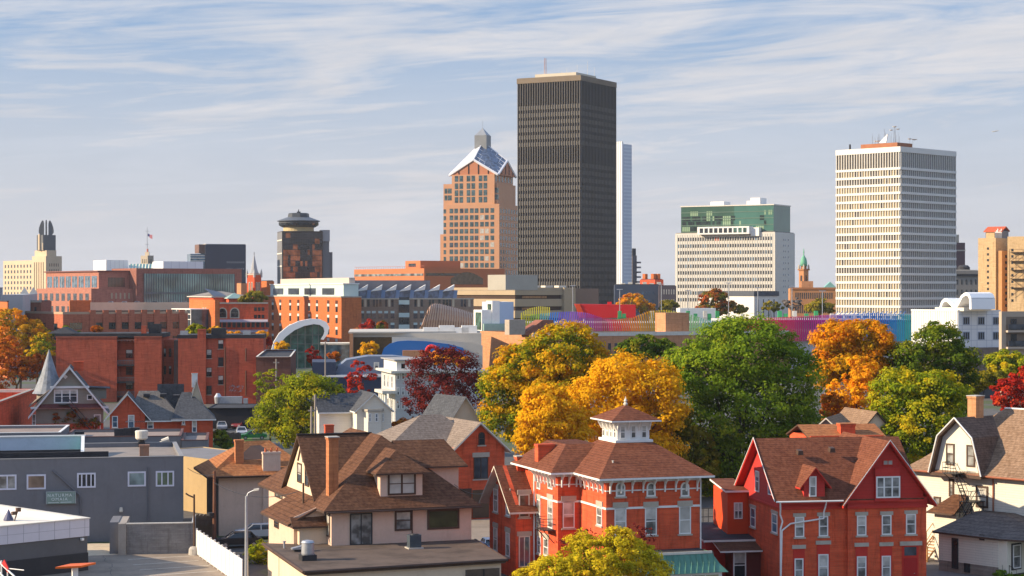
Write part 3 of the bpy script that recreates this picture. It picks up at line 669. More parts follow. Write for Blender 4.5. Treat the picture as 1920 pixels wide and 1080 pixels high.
# bay roof
e=zi; bx=xb-o
roofpart(P,[[(bx,db-o,e),(0.6,db-o,e),(2.4,db+2.2,zt-.35),(bx+2.6,db+2.6,zt-.35)],[(bx,dw+4.4,e),(bx,db-o,e),(bx+2.6,db+2.6,zt-.35),(bx+2.6,dw+2,zt-.35)],[(bx+2.6,db+2.6,zt-.35),(2.4,db+2.2,zt-.35),(2.4,dw+2,zt-.35),(bx+2.6,dw+2,zt-.35)]],[R_red,M_white],.16,'bay_roof')
# cornice, string courses and brackets
tb=MB()
for z0,z1,p in ((zi-.42,zi-.16,.10),(zi-1.15,zi-1.05,.05),(zi-2.62,zi-2.45,.07)):
    tb.box(-p,xr+p,-p,0,z0,z1).box(-p,0,0,db,z0,z1).box(xb-p,-p,db-p,db,z0,z1).box(xb-p,xb,db,dw,z0,z1)
tb.build('string_course',M_white,P)
def bracket(face,s,c):
    k='bracket'
    if k not in CACHE:
        CACHE[k]=MB().ext([(-.055,0,zi-1.3),(-.055,-.12,zi-1.3),(-.055,-.16,zi-1.0),(-.055,-.2,zi-.7),(-.055,-.45,zi-.45),(-.055,-.66,zi-.32),(-.055,-.66,zi-.17),(-.055,0,zi-.17)],(.11,0,0)).mesh('bracket',[M_white])
    put('bracket',CACHE[k],P,(s,c,0) if face=='f' else (c,s,0),ROT[face])
for i in range(9): bracket('f',.3+(xr-.6)*i/8,-.11)
for i in range(6): bracket('l',.3+(db-.9)*i/5,-.11)
for i in range(3): bracket('f',xb+.3+(-xb-.7)*i/2,db-.11)
for i in range(7): bracket('l',db+.3+(dw-db-.5)*i/6,xb-.11)
W_=dict(fm=M_white,gm=G_curt,lintel=M_stone,sill=M_stone,lh=.42)
for u0,u1 in ((1154.5,1172),(1212,1229),(1276,1292)):
    pwin(P,I,'f',u0,904,u1,931,-.001,style='arch',fm=M_white,gm=G_curt,sill=M_stone,fw=.13)
for u0,v0,u1,v1,gm in ((1152,952,1174,1003,G_blind),(1209,951,1231,1003,G_curt),(1273,949,1295,1001,G_blind)):
    pwin(P,I,'f',u0,v0,u1,v1,0,fm=M_white,gm=gm,lintel=M_stone,sill=M_stone,lh=.45)
pwin(P,I,'l',1120,949,1129.5,985,0,**W_)
pwin(P,I,'f',1055,940,1077,990,db,fm=M_white,gm=glass('pink_curtain',(.42,.17,.13),.2),lintel=M_stone,sill=M_stone,lh=.45)
for u0,u1 in ((1028,1037),(1007,1014)):
    pwin(P,I,'l',u0,936,u1,990,xb,**W_)
    pwin(P,I,'l',u0,890,u1,917,xb,style='arch',fm=M_white,gm=G_curt,fw=.1)
pwin(P,I,'l',1008,1005,1015,1038,xb,**W_)
pwin(P,I,'l',1020,1010,1029,1042,xb,**W_)
pwin(P,I,'f',973,927,992.5,970,dw,fm=M_trim,gm=glass('red_reflect',(.16,.07,.05),.1),lintel=M_stone,sill=M_stone,lh=.4)
pwin(P,I,'f',972.5,1005,993.5,1063,dw,style='v2',fm=M_trim,gm=G_blue,lintel=M_stone,lh=.4,name='glazed_door')
for u0,u1,v0,v1 in ((949.5,957,924,967),(926,934,916,960),(949,956,998,1043),(926,933,989,1033)):
    pwin(P,I,'l',u0,v0,u1,v1,xw,**W_)
x,z=I.f(1001.5,930,dw-.1); MB().path([(x,dw-.1,zi-.5),(x,dw-.1,0)],.07).build('downpipe',M_white,P)
xd=xr+.05; MB().path([(xr+.06,-.06,zi-.3),(xr+.06,-.06,0)],.06).build('downpipe',M_white,P)
# fire escape balcony in the notch
fe=MB(); y0=I.l(1040,980,xb)[0]; z0=I.l(1036,993,xb)[1]
fe.box(xb-1.1,xb-.05,y0-.3,y0+1.9,z0,z0+.07)
for zz in (.5,1.0): fe.path([(xb-.05,y0-.3,z0+zz),(xb-1.1,y0-.3,z0+zz),(xb-1.1,y0+1.9,z0+zz),(xb-.05,y0+1.9,z0+zz)],.03,5)
for i in range(8): fe.tube((xb-1.1,y0-.3+i*2.2/7,z0),(xb-1.1,y0-.3+i*2.2/7,z0+1.0),.02,.02,4)
fe.tube((xb-.05,y0,z0-1.1),(xb-1.0,y0,z0),.04,.04,5).tube((xb-.05,y0+1.7,z0-1.1),(xb-1.0,y0+1.7,z0),.04,.04,5)
fe.build('fire_escape',M_dark,P)
# cupola
cu=MB().box(ca[0],ca[0]+cw,ca[1],ca[1]+cd,zt-.3,zt+1.75).box(ca[0]-.25,ca[0]+cw+.25,ca[1]-.25,ca[1]+cd+.25,zt-.25,zt+.18).box(ca[0]-.12,ca[0]+cw+.12,ca[1]-.12,ca[1]+cd+.12,zt+1.45,zt+1.78)
cupo=cu.build('cupola',M_white,P)
for i in range(3): window(cupo,'f',ca[0]+cw*(i+.5)/3,zt+.3,.5,1.1,ca[1],'sash',M_white,G_curt,.08)
for i in range(4): window(cupo,'l',ca[1]+cd*(i+.5)/4,zt+.3,.5,1.1,ca[0],'sash',M_white,G_curt,.08)
for i in range(4):
    x=ca[0]+cw*i/3; MB().ext([(x-.05,ca[1],zt+1.0),(x-.05,ca[1]-.1,zt+1.0),(x-.05,ca[1]-.5,zt+1.75),(x-.05,ca[1],zt+1.75)],(.1,0,0)).build('cupola_bracket',M_white,cupo)
for i in range(5):
    y=ca[1]+cd*i/4; MB().ext([(ca[0],y-.05,zt+1.0),(ca[0]-.1,y-.05,zt+1.0),(ca[0]-.5,y-.05,zt+1.75),(ca[0],y-.05,zt+1.75)],(0,.1,0)).build('cupola_bracket',M_white,cupo)
cc=(ca[0]+cw/2,ca[1]+cd/2)
hip(cupo,ca[0]-.8,ca[0]+cw+.8,ca[1]-.8,ca[1]+cd+.8,zt+1.85,zt+3.05,(cc[0],cc[1]-.1),(cc[0],cc[1]+.1),[R_red,M_white],.12,'cupola_roof')
MB().lathe([(.16,0),(.2,.15),(.1,.25),(.16,.4),(.05,.6),(.03,.75)],10,(cc[0],cc[1],zt+3.0)).build('finial',M_trim,cupo)
x,y=I.h(1069,838,11.9); chimney(P,-1.6,dw-1.0,1.5,.9,10.0,11.75,B_or)
chimney(P,xw+1.6,(dw+dwl)/2-.2,.8,.8,8.7,10.3,B_or,M_stone)
for u,v,h in ((1128,843,.9),):
    x,y=I.h(u,v,11.3); MB().tube((x,y,10.6),(x,y,11.9),.2).build('vent_stack',plain('rust_vent',(.2,.06,.04)),P)
MB().lathe([(.22,10.2),(.08,10.45),(.07,10.95),(.11,11.0)],8,(1.2,1.6,0)).build('roof_vent',M_trim,P)
MB().lathe([(.22,10.4),(.1,10.6),(.02,11.0)],8,(6.6,2.0,0)).build('roof_vent',M_trim,P)
# flat porch in front with verdigris mansard
x0=I.f(1185,545,-3.2)[0]; x1=I.f(1352,545,-3.2)[0]
V_=plain('verdigris_copper',(.085,.215,.16),.6,.25,.8,(3,1,.4))
pb=MB(); z0,z1=2.2,3.75
fr=[(x0-.6,-3.9,z0),(x1+.35,-3.9,z0),(x1-.2,-3.35,z0+.65),(x1-.75,-2.9,z1),(x0,-2.9,z1),(x0-.3,-3.35,z0+.65)]
pb.poly([fr[0],fr[1],fr[2],fr[5]]).poly([fr[5],fr[2],fr[3],fr[4]])
pb.poly([fr[1],(x1+.35,0,z0),(x1-.2,0,z0+.65),fr[2]]).poly([fr[2],(x1-.2,0,z0+.65),(x1-.75,0,z1),fr[3]])
for i in range(15):
    x=x0+(x1-x0-.6)*i/14; pb.box(x-.03,x+.03,-3.42,-3.3,z0+.55,z0+.72); pb.tube((x-.3+.65*i/14*0,-3.92,z0+.03),(x,-3.36,z0+.68),.03,.03,4).tube((x,-3.36,z0+.68),(x-.02,-2.9,z1+.02),.03,.03,4)
pb.build('porch_roof_skirt',V_,P)
MB().box(x0,x1-.75,-2.9,-.01,z1-.25,z1-.05).build('porch_roof',M_tar,P)
MB().box(x0-.1,x1-.7,-3.0,-2.9,z1-.1,z1+.1).build('porch_coping',M_trim,P)
MB().box(x0,x1-.1,-3.6,-.01,0,z0-.02).build('porch_wall',M_white,P)
for i in range(6):
    w=(x1-x0-.5)/6; MB().box(x0+.1+w*i+.12,x0+.1+w*(i+1)-.02,-3.64,-3.6,.5,z0-.2).build('porch_blind',plain('porch_blind',(.46,.40,.26),.6,.15,1,(1,1,6)),P)
# ---------------------------------------------------------------- red house
Rr=Fr(1465,165,10)
P=bld('red_house','bright red house of brick below and shingle above, two gables and red brown roof','house',Rr)
xr=Rr.f(1734)[0]; dl=Rr.l(1394,545)[0]; zb=6.65
print('red',xr,dl)
gx0=Rr.f(1590,545,-.35)[0]
for nm,z0,z1,mt in (('brick_wall',-.2,zb,B_or),):
    MB().box(0,gx0,0,dl,z0,z1).box(gx0,xr,-.35,dl-1.5,z0,z1).build(nm,mt,P)
ze_,zr_=7.75,12.2; ym=dl/2
MB().box(-.06,gx0,-.06,dl+.06,zb,ze_-.24).box(gx0-.06,xr+.06,-.41,dl-1.4,zb,ze_-.24).box(-.055,gx0,.35,dl-.35,ze_-.24,ze_+.1).box(gx0+.3,xr-.3,-.405,dl-1.8,ze_-.24,ze_+.1).build('shingle_wall',P_red,P)
MB().extx([(.3,ze_+.1),(dl-.3,ze_+.1),(ym,zr_-.25)],-.06,.3).build('gable_wall',P_red,P)
MB().box(-.10,gx0-.1,-.10,-.06,zb-.06,zb+.12).box(gx0-.1,xr+.1,-.46,-.41,zb-.06,zb+.12).box(-.1,-.06,-.06,dl,zb-.06,zb+.12).build('band',P_redt,P)
gable(P,0,xr-1,0,dl,ze_,zr_,'x',[R_red,P_redt],.55,.75,.2)
gxm=(gx0+xr)/2
MB().exty([(gx0+.3,ze_+.1),(xr-.3,ze_+.1),(gxm,zr_-.2)],-.42,-.1).build('gable_wall',P_red,P)
gable(P,gx0,xr,-.35,dl-1,ze_,zr_+.1,'y',[R_red,P_redt],.65,.7,.2,'cross_gable_roof')
rk=MB()
for s,a in ((-1,gx0-.65),(1,xr+.65)):
    m=(zr_+.1-ze_)/((xr-gx0)/2); ez=ze_-m*.65
    rk.ext([(a,-1.06,ez+.02),(gxm,-1.06,zr_+.14),(gxm,-1.06,zr_+.22),(a,-1.06,ez+.10)],(0,-.03,0))
m=(zr_-ze_)/ym
for a,b_ in ((-.55,0),(dl+.55,0)): rk.ext([(-.76,a,ze_-m*.55+.02),(-.76,ym,zr_+.02),(-.76,ym,zr_+.10),(-.76,a,ze_-m*.55+.10)],(-.03,0,0))
rk.build('rake_flashing',M_white,P)
R_=dict(fm=M_white,gm=G_curt,fw=.09)
# attic bay
zq=Rr.f(1660,940,-.7)[1]
MB().box(*[Rr.f(1641,545,-.7)[0],Rr.f(1687,545,-.7)[0]],-.7,-.42,zq,Rr.f(1660,878,-.7)[1]).build('attic_bay',P_red,P)
pwin(P,Rr,'f',1642.5,893,1687.5,933.5,-.7,style='d3',fm=M_white,gm=G_curt,fw=.12)
pwin(P,Rr,'f',1655,862,1674.5,872.5,-.42,style='v2',fm=P_redt,gm=G_blind,fw=.07)
for u0,v0,u1,v1 in ((1490,969,1507.5,1007),(1535,967.5,1552.5,1005.5),(1606.5,966.5,1624,1004),(1653,965.5,1671,1002.5),(1698.5,963.5,1717,1001.5)):
    c=0 if u0<1590 else -.35
    w=pwin(P,Rr,'f',u0,v0,u1,v1,c,fm=M_white,gm=G_curt,fw=.1,lintel=M_stone,sill=M_stone,lh=.3)
    MB()
for u0,v0,u1,v1 in ((1489.5,1047,1506,1090),(1534,1039,1553,1085),(1606.5,1043,1624,1085),(1653,1042,1670,1085)):
    c=0 if u0<1590 else -.35
    x0,z1=Rr.f(u0-2.5,v0-18,c); x1,_=Rr.f(u1+2.5,v0,c)
    MB().box(x0,x1,c-.045,c,-.2,z1).build('red_panel',P_redt,P)
    MB().box(x0-.1,x1+.1,c-.1,c,z1,z1+.32).build('lintel',M_stone,P)
    pwin(P,Rr,'f',u0,v0,u1,v1,c-.046,fm=M_white,gm=G_curt,fw=.1)
x0,z1=Rr.f(1691,1023,-.35); x1,_=Rr.f(1722,1023,-.35)
MB().box(x0,x1,-.40,-.35,-.2,z1).build('door_surround',P_redt,P)
MB().box(x0-.2,x1+.3,-.47,-.35,z1,z1+.35).build('lintel',M_stone,P)
d=MB().box(x0+.15,x1-.15,-.44,-.40,-.2,z1-1.05).build('door',plain('red_door',(.38,.012,.012),.5,.06,1),P)
MB().lathe([(.05,0),(.06,.03)],8,(x1-.4,-.46,1.0)).build('handle',M_trim,d)
MB().box(x0+.2,x1-.2,-.425,-.40,z1-.85,z1-.12).build('transom_window',G_mid,P)
# dormer
dx=Rr.f(1500,930,.15)[0]; dx0=dx; dx1=Rr.f(1550,930,.15)[0]; zd=Rr.f(1520,932,.15)[1]
dxm=(dx0+dx1)/2
MB().exty([(dx0+.25,7.2),(dx1-.25,7.2),(dx1-.25,9.0),(dxm,10.1),(dx0+.25,9.0)],-.12,2.2).build('dormer_wall',P_red,P)
gable(P,dx0+.25,dx1-.25,-.12,3.8,9.0,10.15,'y',[R_red,P_redt],.45,.4,.14,'dormer_roof')
pwin(P,Rr,'f',1517,893,1530.5,931,-.13,fm=M_white,gm=G_curt,fw=.1)
# left face
pwin(P,Rr,'l',1417,883,1424,922,-.06,fm=M_white,gm=G_blue,fw=.09); pwin(P,Rr,'l',1441,888,1448,928,-.06,fm=M_white,gm=G_blue,fw=.09)
pwin(P,Rr,'l',1408,952,1417,988,0,fm=M_white,gm=G_blue,fw=.09,lintel=M_stone,sill=M_stone); pwin(P,Rr,'l',1448,963,1458,999,0,fm=M_white,gm=G_blue,fw=.09,lintel=M_stone,sill=M_stone)
# rear wing on the left
wx0=Rr.f(1364,545,dl-1.5)[0]
MB().box(wx0,-.01,dl-1.5,dl+3,3.2,7.35).build('wing_wall',plain('vivid_red_paint',(.62,.06,.012),.6,.06,1),P)
roofpart(P,[[(wx0-.3,dl-1.9,7.3),(0,dl-1.9,7.3),(0,dl+3.2,7.9),(wx0-.3,dl+3.2,7.9)]],[R_red,M_white],.16,'wing_roof')
pwin(P,Rr,'f',1376,942,1392,973,dl-1.5,style='d2',fm=M_white,gm=G_curt,fw=.09)
lx0=Rr.f(1316,545,dl-2)[0]
MB().box(lx0,-.01,dl-3.2,dl+3.5,-.2,3.25).build('low_wing_wall',P_red,P)
roofpart(P,[[(lx0-.3,dl-3.7,3.2),(0,dl-3.7,3.2),(0,dl+3.6,3.9),(lx0-.3,dl+3.6,3.9)]],[M_tar,M_white],.18,'low_wing_roof')
px0=Rr.f(1371,545,dl-5)[0]; px1=Rr.f(1402,545,dl-5)[0]
MB().box(px0,-.01,dl-5.2,dl-3.2,-.2,2.55).build('porch_wall',plain('oxblood_paint',(.13,.018,.016),.6,.1,1),P)
roofpart(P,[[(px0-1.2,dl-5.8,2.5),(-.01,dl-5.8,2.5),(-.01,dl-3.2,3.1),(px0-1.2,dl-3.2,3.1)]],[R_brown,M_white],.14,'porch_roof')
w=window(P,'f',(px0+px1)/2-.05,.0,1.15,2.35,dl-5.2,'sash',M_white,G_dark,.1,name='storm_door')
# gutters
gp=MB(); z=ze_-.45
gp.path([(-.65,-.62,z),(gx0-.5,-.62,z)],.08)
x,zz=Rr.f(1547,930,-.5)
gp.path([(x+.1,-.6,z),(x+.1,-.3,z-.5),(x,-.16,z-1.0),(x,-.16,Rr.f(1547,972,-.16)[1]),(Rr.f(1482,982,-.16)[0],-.16,Rr.f(1482,982,-.16)[1]),(.0,-.16,Rr.f(1466,995,-.16)[1]),(-.12,-.16,0)],.07)
gp.path([(-.3,-.62,z),(-.2,-.4,z-.6),(-.15,-.16,z-1.1),(.05,-.16,z-1.7),(-.12,-.16,z-2.3),(-.12,-.16,0)],.07)
gp.build('gutter',M_white,P)
for u,v in ((1500,850),(1560,845),(1600,870)):
    q=Rr.pick(u,v,1,3.2); MB().ext([(q.x-.25,3.0,q.z-.15),(q.x+.25,3.0,q.z-.15),(q.x+.2,3.0,q.z+.22),(q.x-.2,3.0,q.z+.22)],(0,.6,.1)).build('roof_vent',M_brown,P)
# ---------------------------------------------------------------- white gambrel house
Wf=Fr(1735,184,40)
P=bld('white_house','white sided house with gambrel gable, brown roof and black fire escape at the right edge','house',Wf)
S_wh=siding('white_siding',(.68,.64,.54),rh=.22,line=.62); S_whc=plain('white_gable_paint',(.70,.66,.55),.7,.05,.6)
y1=1.2; y0=-16
MB().box(0,11,y0,y1,-.2,8.3).build('wall',S_wh,P)
ze=8.25; zr=14.0
A=(-.8,y0-2,ze);D=(-.8,y1+.8,ze);C=(11.8,y1+.8,ze)
def slope_faces():
    # bell-cast main roof: lower flare then the steep slope
    k=1.0; m=MB()
    r1=(5.2,-5.2,zr); r2=(5.2,y0-6,zr)
    f=lambda x,y,z:(x,y,z)
    a0=f(-.8,y1+.8,ze); a1=f(.5,y1-.5,ze+1.0); b0=f(-.8,y0-6,ze); b1=f(.5,y0-6,ze+1.0)
    c0=f(11.8,y1+.8,ze); c1=f(10.4,y1-.5,ze+1.0)
    return [[b0,a0,a1,b1],[b1,a1,r1,r2],[a0,c0,c1,a1],[a1,c1,r1],[c1,(10.4,y0-6,ze+1),r2,r1]]
roofpart(P,slope_faces(),[R_tan,M_brown],.2)
MB().box(5.08,5.32,y0-6,-5.2,zr-.02,zr+.1).build('ridge_cap',M_white,P)
# gambrel gable breaking through the left slope
gy=-4.3; hw=2.95; GX=-1.15
zb=8.15; zk=11.6; za=13.35; kw=1.95
gp=[(gy-hw,zb),(gy+hw,zb),(gy+kw,zk),(gy,za),(gy-kw,zk)]
MB().extx([(gy-hw+.15,zb+.05),(gy+hw-.15,zb+.05),(gy+kw-.15,zk),(gy,za-.2),(gy-kw+.15,zk)],GX+.55,GX+1.0).build('gable_wall',S_whc,P)
rf=MB()
for (ya,zaa),(yb_,zbb) in zip([gp[1],gp[2],gp[3],gp[4]],[gp[2],gp[3],gp[4],gp[0]]):
    n=Vector((0,-(zbb-zaa),(yb_-ya))); n=Vector((0,n.y,n.z)).normalized()*(-.18)
    if n.z>0: n=-n
    L_=5.9
    rf.ext([(GX-.1,ya,zaa),(GX-.1,yb_,zbb),(L_,yb_,zbb),(L_,ya,zaa)],tuple(n),0,1)
rf.build('gambrel_roof',[shingle('dark_brown_shingle',(.12,.075,.055),(.18,.12,.09),rh=.2),M_brown],P)
rkb=MB()
for (ya,zaa),(yb_,zbb) in zip([gp[1],gp[2],gp[3],gp[4]],[gp[2],gp[3],gp[4],gp[0]]): rkb.tube((GX-.14,ya,zaa),(GX-.14,yb_,zbb),.07,.07,6)
rkb.build('rake_trim',M_white,P)
for yy in (gy+.95,gy-1.35): window(P,'l',yy,zb+.75,.95,2.0,GX+.55,'sash',M_brown,G_curt,.14)
MB().extx([(gy-hw+.1,zb-.25),(gy+hw-.1,zb-.25),(gy+hw-.1,zb+.04),(gy-hw+.1,zb+.04)],GX,GX+1.1).build('gable_soffit',M_brown,P)
chimney(P,2.3,gy+.3,1.15,.95,10.5,15.2,brick('tan_chimney_brick',(.45,.22,.10),(.52,.28,.14),bw=.24,rh=.09),M_conc)
pwin(P,Wf,'l',1779.5,898,1789,931,0,fm=M_brown,gm=G_curt,fw=.16)
pwin(P,Wf,'l',1751,931,1764,954,0,style='plain',fm=M_brown,gm=G_curt,fw=.16)
pwin(P,Wf,'l',1830,911,1853,952,0,fm=M_brown,gm=G_blind,fw=.18)
MB().path([(-.85,y1+.8,ze-.1),(-.85,y0-2,ze-.1)],.1).build('gutter',plain('copper_gutter',(.30,.10,.05),.6,.2,1),P)
yq=Wf.l(1862,940,-.1)[0]; MB().path([(-.1,yq,ze-.2),(-.1,yq,3.4)],.07).build('downpipe',plain('copper_gutter',(.3,.1,.05)),P)
# porch roof on the left face
ya=Wf.l(1743,968,-1.6)[0]; yb=Wf.l(1790,970,-1.6)[0]
MB().box(-1.4,-.01,yb,ya-.4,0,4.6).build('porch_wall',S_wh,P)
roofpart(P,[[(-2.1,yb-.3,4.6),(-2.1,ya,4.6),(0,ya-1.6,6.2),(0,yb-.3,6.2)],[(-2.1,ya,4.6),(0,ya+.2,4.6),(0,ya-1.6,6.2)]],[R_brown,M_brown],.14,'porch_roof')
# one storey addition in front
kx=-6.0
cy=Wf.pick(1872,1000,0,kx).y; cb=Wf.l(1760,1000,kx)[0]
print('add',cy,cb)
zt_=3.55
MB().box(kx,-.01,cy,cb,.95,zt_).build('addition_wall',S_wh,P)
MB().box(kx+.02,-.01,cy+.02,cb-.02,-.2,.95).build('foundation',brick('grey_block',(.22,.19,.16),(.30,.26,.22),bw=.6,rh=.25),P)
roofpart(P,[[(kx-.4,cy-.4,zt_-.05),(kx-.4,cb+.4,zt_-.05),(-1.5,cb-.6,5.0),(-1.5,cy+2.5,5.0)],[(kx-.4,cb+.4,zt_-.05),(0,cb+.4,zt_-.05),(-1.5,cb-.6,5.0)],[(-.01,cy-5,zt_-.05),(kx+1.4,cy-5,zt_-.05),(kx-.4,cy-.4,zt_-.05),(-1.5,cy+2.5,5.0),(-.01,cy+2.5,5.0)],[(-1.5,cy+2.5,5.0),(-1.5,cb-.6,5.0),(-.01,cb-.6,5.0),(-.01,cy+2.5,5.0)]],[shingle('ash_brown_shingle',(.10,.085,.08),(.15,.125,.115),rh=.2),M_brown],.16,'addition_roof')
w=pwin(P,Wf,'l',1785,1009,1797,1066,kx,style='plain',fm=M_dark,gm=G_dark,fw=.12,name='side_door')
pwin(P,Wf,'l',1837,1002,1846,1013,kx,style='plain',fm=M_dark,gm=G_dark,fw=.06)
pwin(P,Wf,'l',1808,1056,1819,1073,kx+.02,style='plain',fm=M_dark,gm=G_dark,fw=.06)
MB().box(kx+.03,kx+2.6,cy-.9,cy+.0,.4,zt_-.02).build('bay_wall',S_whc,P)
window(P,'f',kx+1.3,.75,1.4,2.3,cy-.9,'sash',M_dark,G_curt,.2)
window(P,'f',kx+1.3,.87,1.12,2.06,cy-.96,'sash',M_white,G_curt,.1)
MB().box(kx+3.3,-.01,cy-4.0,cy-.95,0,.5).build('porch_deck',M_conc,P)
for x in (kx+3.0,kx+5.2): MB().box(x-.12,x+.12,cy-1.5,cy-1.26,0,zt_-.2).build('porch_post',M_dark,P)
# fire escape
fe=MB()
def lad(pA,pB,w=.55,n=9):
    pA=Vector(pA);pB=Vector(pB)
    for s in (-1,1):
        o=Vector((s*w/2,0,0)); fe.tube(pA+o,pB+o,.05,.05,5); fe.tube(pA+o+Vector((0,0,.9)),pB+o+Vector((0,0,.9)),.03,.03,4)
    for i in range(n+1): p=pA.lerp(pB,i/n); fe.box(p.x-w/2,p.x+w/2,p.y-.1,p.y+.1,p.z-.02,p.z+.02)
X=-1.6
yA=Wf.l(1775,882,X)[0]; yB=Wf.l(1800,885,X)[0]; zA=8.35
fe.box(X-.6,X+.7,yB,yA,zA-.08,zA)
for z in (.45,.95): fe.path([(X+.5,yA,zA+z),(X-.6,yA,zA+z),(X-.6,yB,zA+z)],.03,4)
for i in range(6): y=yA+(yB-yA)*i/5; fe.tube((X-.6,y,zA),(X-.6,y,zA+.95),.025,.025,4)
yC=Wf.l(1806,940,X)[0]; yD=Wf.l(1828,940,X)[0]; zC=Wf.l(1815,940,X)[1]
fe.box(X-.6,X+1.5,yD,yC,zC-.08,zC)
lad((X,(yA+yB)/2-.2,zA),(X,yC-.3,zC))
for z in (.5,1.0): fe.path([(X-.6,yC,zC+z),(X-.6,yD,zC+z),(X+1.4,yD,zC+z)],.03,4)
for i in range(6): y=yC+(yD-yC)*i/5; fe.tube((X-.6,y,zC),(X-.6,y,zC+1),.025,.025,4)
for a,b_ in (((X-.5,yC,zC),(X-.5,yD,zC-2.2)),((X-.5,yD,zC),(X-.5,yC,zC-2.2)),((X-.5,yD,zC),(X-.5,yD,4.4)),((X-.5,yC,zC),(X-.5,yC,4.4)),((X+1.2,yD,zC),(X+1.2,yD,4.4))): fe.tube(a,b_,.05,.05,5)
lad((X+.4,yD+.4,zC),(X+.4,yC+.6,zC-2.3))
fe.tube((X-.55,yB,zA),(X+1.4,yB,zA-1.2),.04,.04,4).tube((X-.55,yA,zA),(X+1.4,yA,zA-1.2),.04,.04,4)
fe.build('fire_escape',M_dark,P)
# wooden back stairs, a thing of its own beside the wall
s_=gnd(1747,1050)
t=thing('wooden_stairs','raw timber back stairs between the red house and the white house','stairs',s_,R(40))
wd=plain('raw_timber',(.42,.22,.09),.8,.3,2)
b=MB()
for i in range(9): b.box(-1.6+i*.32,-1.28+i*.32,-.6,.6,.15+i*.24,.21+i*.24)
b.build('treads',wd,t)
b=MB()
for x,h in ((-1.5,1.4),(0,2.5),(1.3,3.7)):
    for y in (-.65,.65): b.box(x-.06,x+.06,y-.06,y+.06,0,h)
for y in (-.65,.65): b.tube((-1.6,y,1.3),(1.3,y,3.5),.05,.05,4).tube((-1.6,y,.1),(1.3,y,2.3),.08,.08,4).tube((-1.5,y,.2),(1.3,y,2.9),.04,.04,4)
b.build('railing',wd,t)
MB().box(1.25,2.6,-.65,.65,2.25,2.35).build('landing',wd,t)
# ================================================================== LEFT FOREGROUND
S_grey=plain('slate_paint',(.165,.165,.178),.8,.10,.3,stain=1)
S_white=plain('white_membrane',(.78,.70,.58),.8,.08,.3)
G=Fr(344,197,12)
P=bld('grey_building','long dark grey two storey building with five windows in its front and a sign','building',G)
h=8.35; gx=-30; gd=19
MB().box(gx,0,0,gd,0,h-.5).build('wall',S_grey,P)
b=MB(); t=.35
b.box(gx,0,0,t,h-.5,h).box(-t,0,t,gd,h-.5,h).box(gx,-t,gd-t,gd,h-.5,h); b.build('parapet',S_grey,P)
MB().box(gx,.05,-.05,t+.05,h,h+.07).box(-t-.05,.05,t+.05,gd,h,h+.07).box(gx,-t-.05,gd-t,gd+.05,h,h+.07).build('coping',plain('coping_grey',(.25,.24,.23),.6,.1,1),P)
MB().box(gx,-t,t,gd-t,h-.5,h-.42).build('roof',plain('grey_gravel',(.24,.205,.18),.95,.2,.3),P)
# sunken terrace on the left part of the roof
ta,tb=G.h(158,833,h+.9); tx=ta; 
tr=MB(); tr.box(gx,tx,gd*.62,gd*.62+.3,h-.45,h+1.35); tr.build('terrace_wall',plain('pale_blue_paint',(.34,.42,.52),.7,.1,.5),P)
MB().box(gx,tx+.1,gd*.62-.1,gd*.62+.4,h+1.35,h+1.47).box(-24.2,-23.0,gd*.62-.3,gd*.62,h-.4,h+1.7).build('terrace_coping',M_white,P)
MB().extx([(1.6,h-.42),(gd*.62,h-.42),(gd*.62,h+1.3),(1.6,h-.1)],tx-.3,tx).build('terrace_side',plain('teal_paint',(.10,.42,.34),.6,.08,.5),P)
MB().ext([(tx+.01,1.4,h-.1),(tx+.01,gd*.62,h+1.32),(tx+.01,gd*.62,h+1.42),(tx+.01,1.4,h+.02)],(-.34,0,0)).build('terrace_coping',M_white,P)
MB().box(gx,tx+2.4,1.2,1.5,h-.42,h+.55).box(gx,tx-.35,4.2,4.5,h-.42,h+.55).build('terrace_kerb',M_tar,P)
for u0,v0,u1,v1,gm,st in ((-4,890,31,918.5,G_curt,'v2'),(50,889.5,86,917.5,glass('brown_curtain',(.20,.13,.09),.15),'plain'),(144.5,886.5,179.5,914.5,G_dark,'v4'),(239.5,884,273.5,912,glass('sky_reflect',(.25,.33,.33),.05,.8),'plain'),(292,883,326.5,912,glass('green_reflect',(.12,.16,.10),.05,.8),'v3')):
    pwin(P,G,'f',u0,v0,u1,v1,0,style=st,fm=plain('lilac_frame',(.62,.62,.70),.5,.06,1),gm=gm,fw=.16)
b=MB()
def q(u,v,o=-.1): x,z=G.f(u,v,o); return (x,o,z)
b.path([q(98,882),q(149,928),q(150.5,935),q(150.5,972)],.09); MB().path([q(278,876),q(278,976)],.07).build('conduit',plain('conduit_grey',(.13,.13,.145),.6,.1,1),P); b.build('conduit',plain('conduit_grey',(.13,.13,.145),.6,.1,1),P)
tag_=MB().lathe([(.16,0),(.2,.1),(.14,.45)],8); x,z=G.f(227,960,-.25); tag_.build('lamp',M_trim,P,(x,-.25,z))
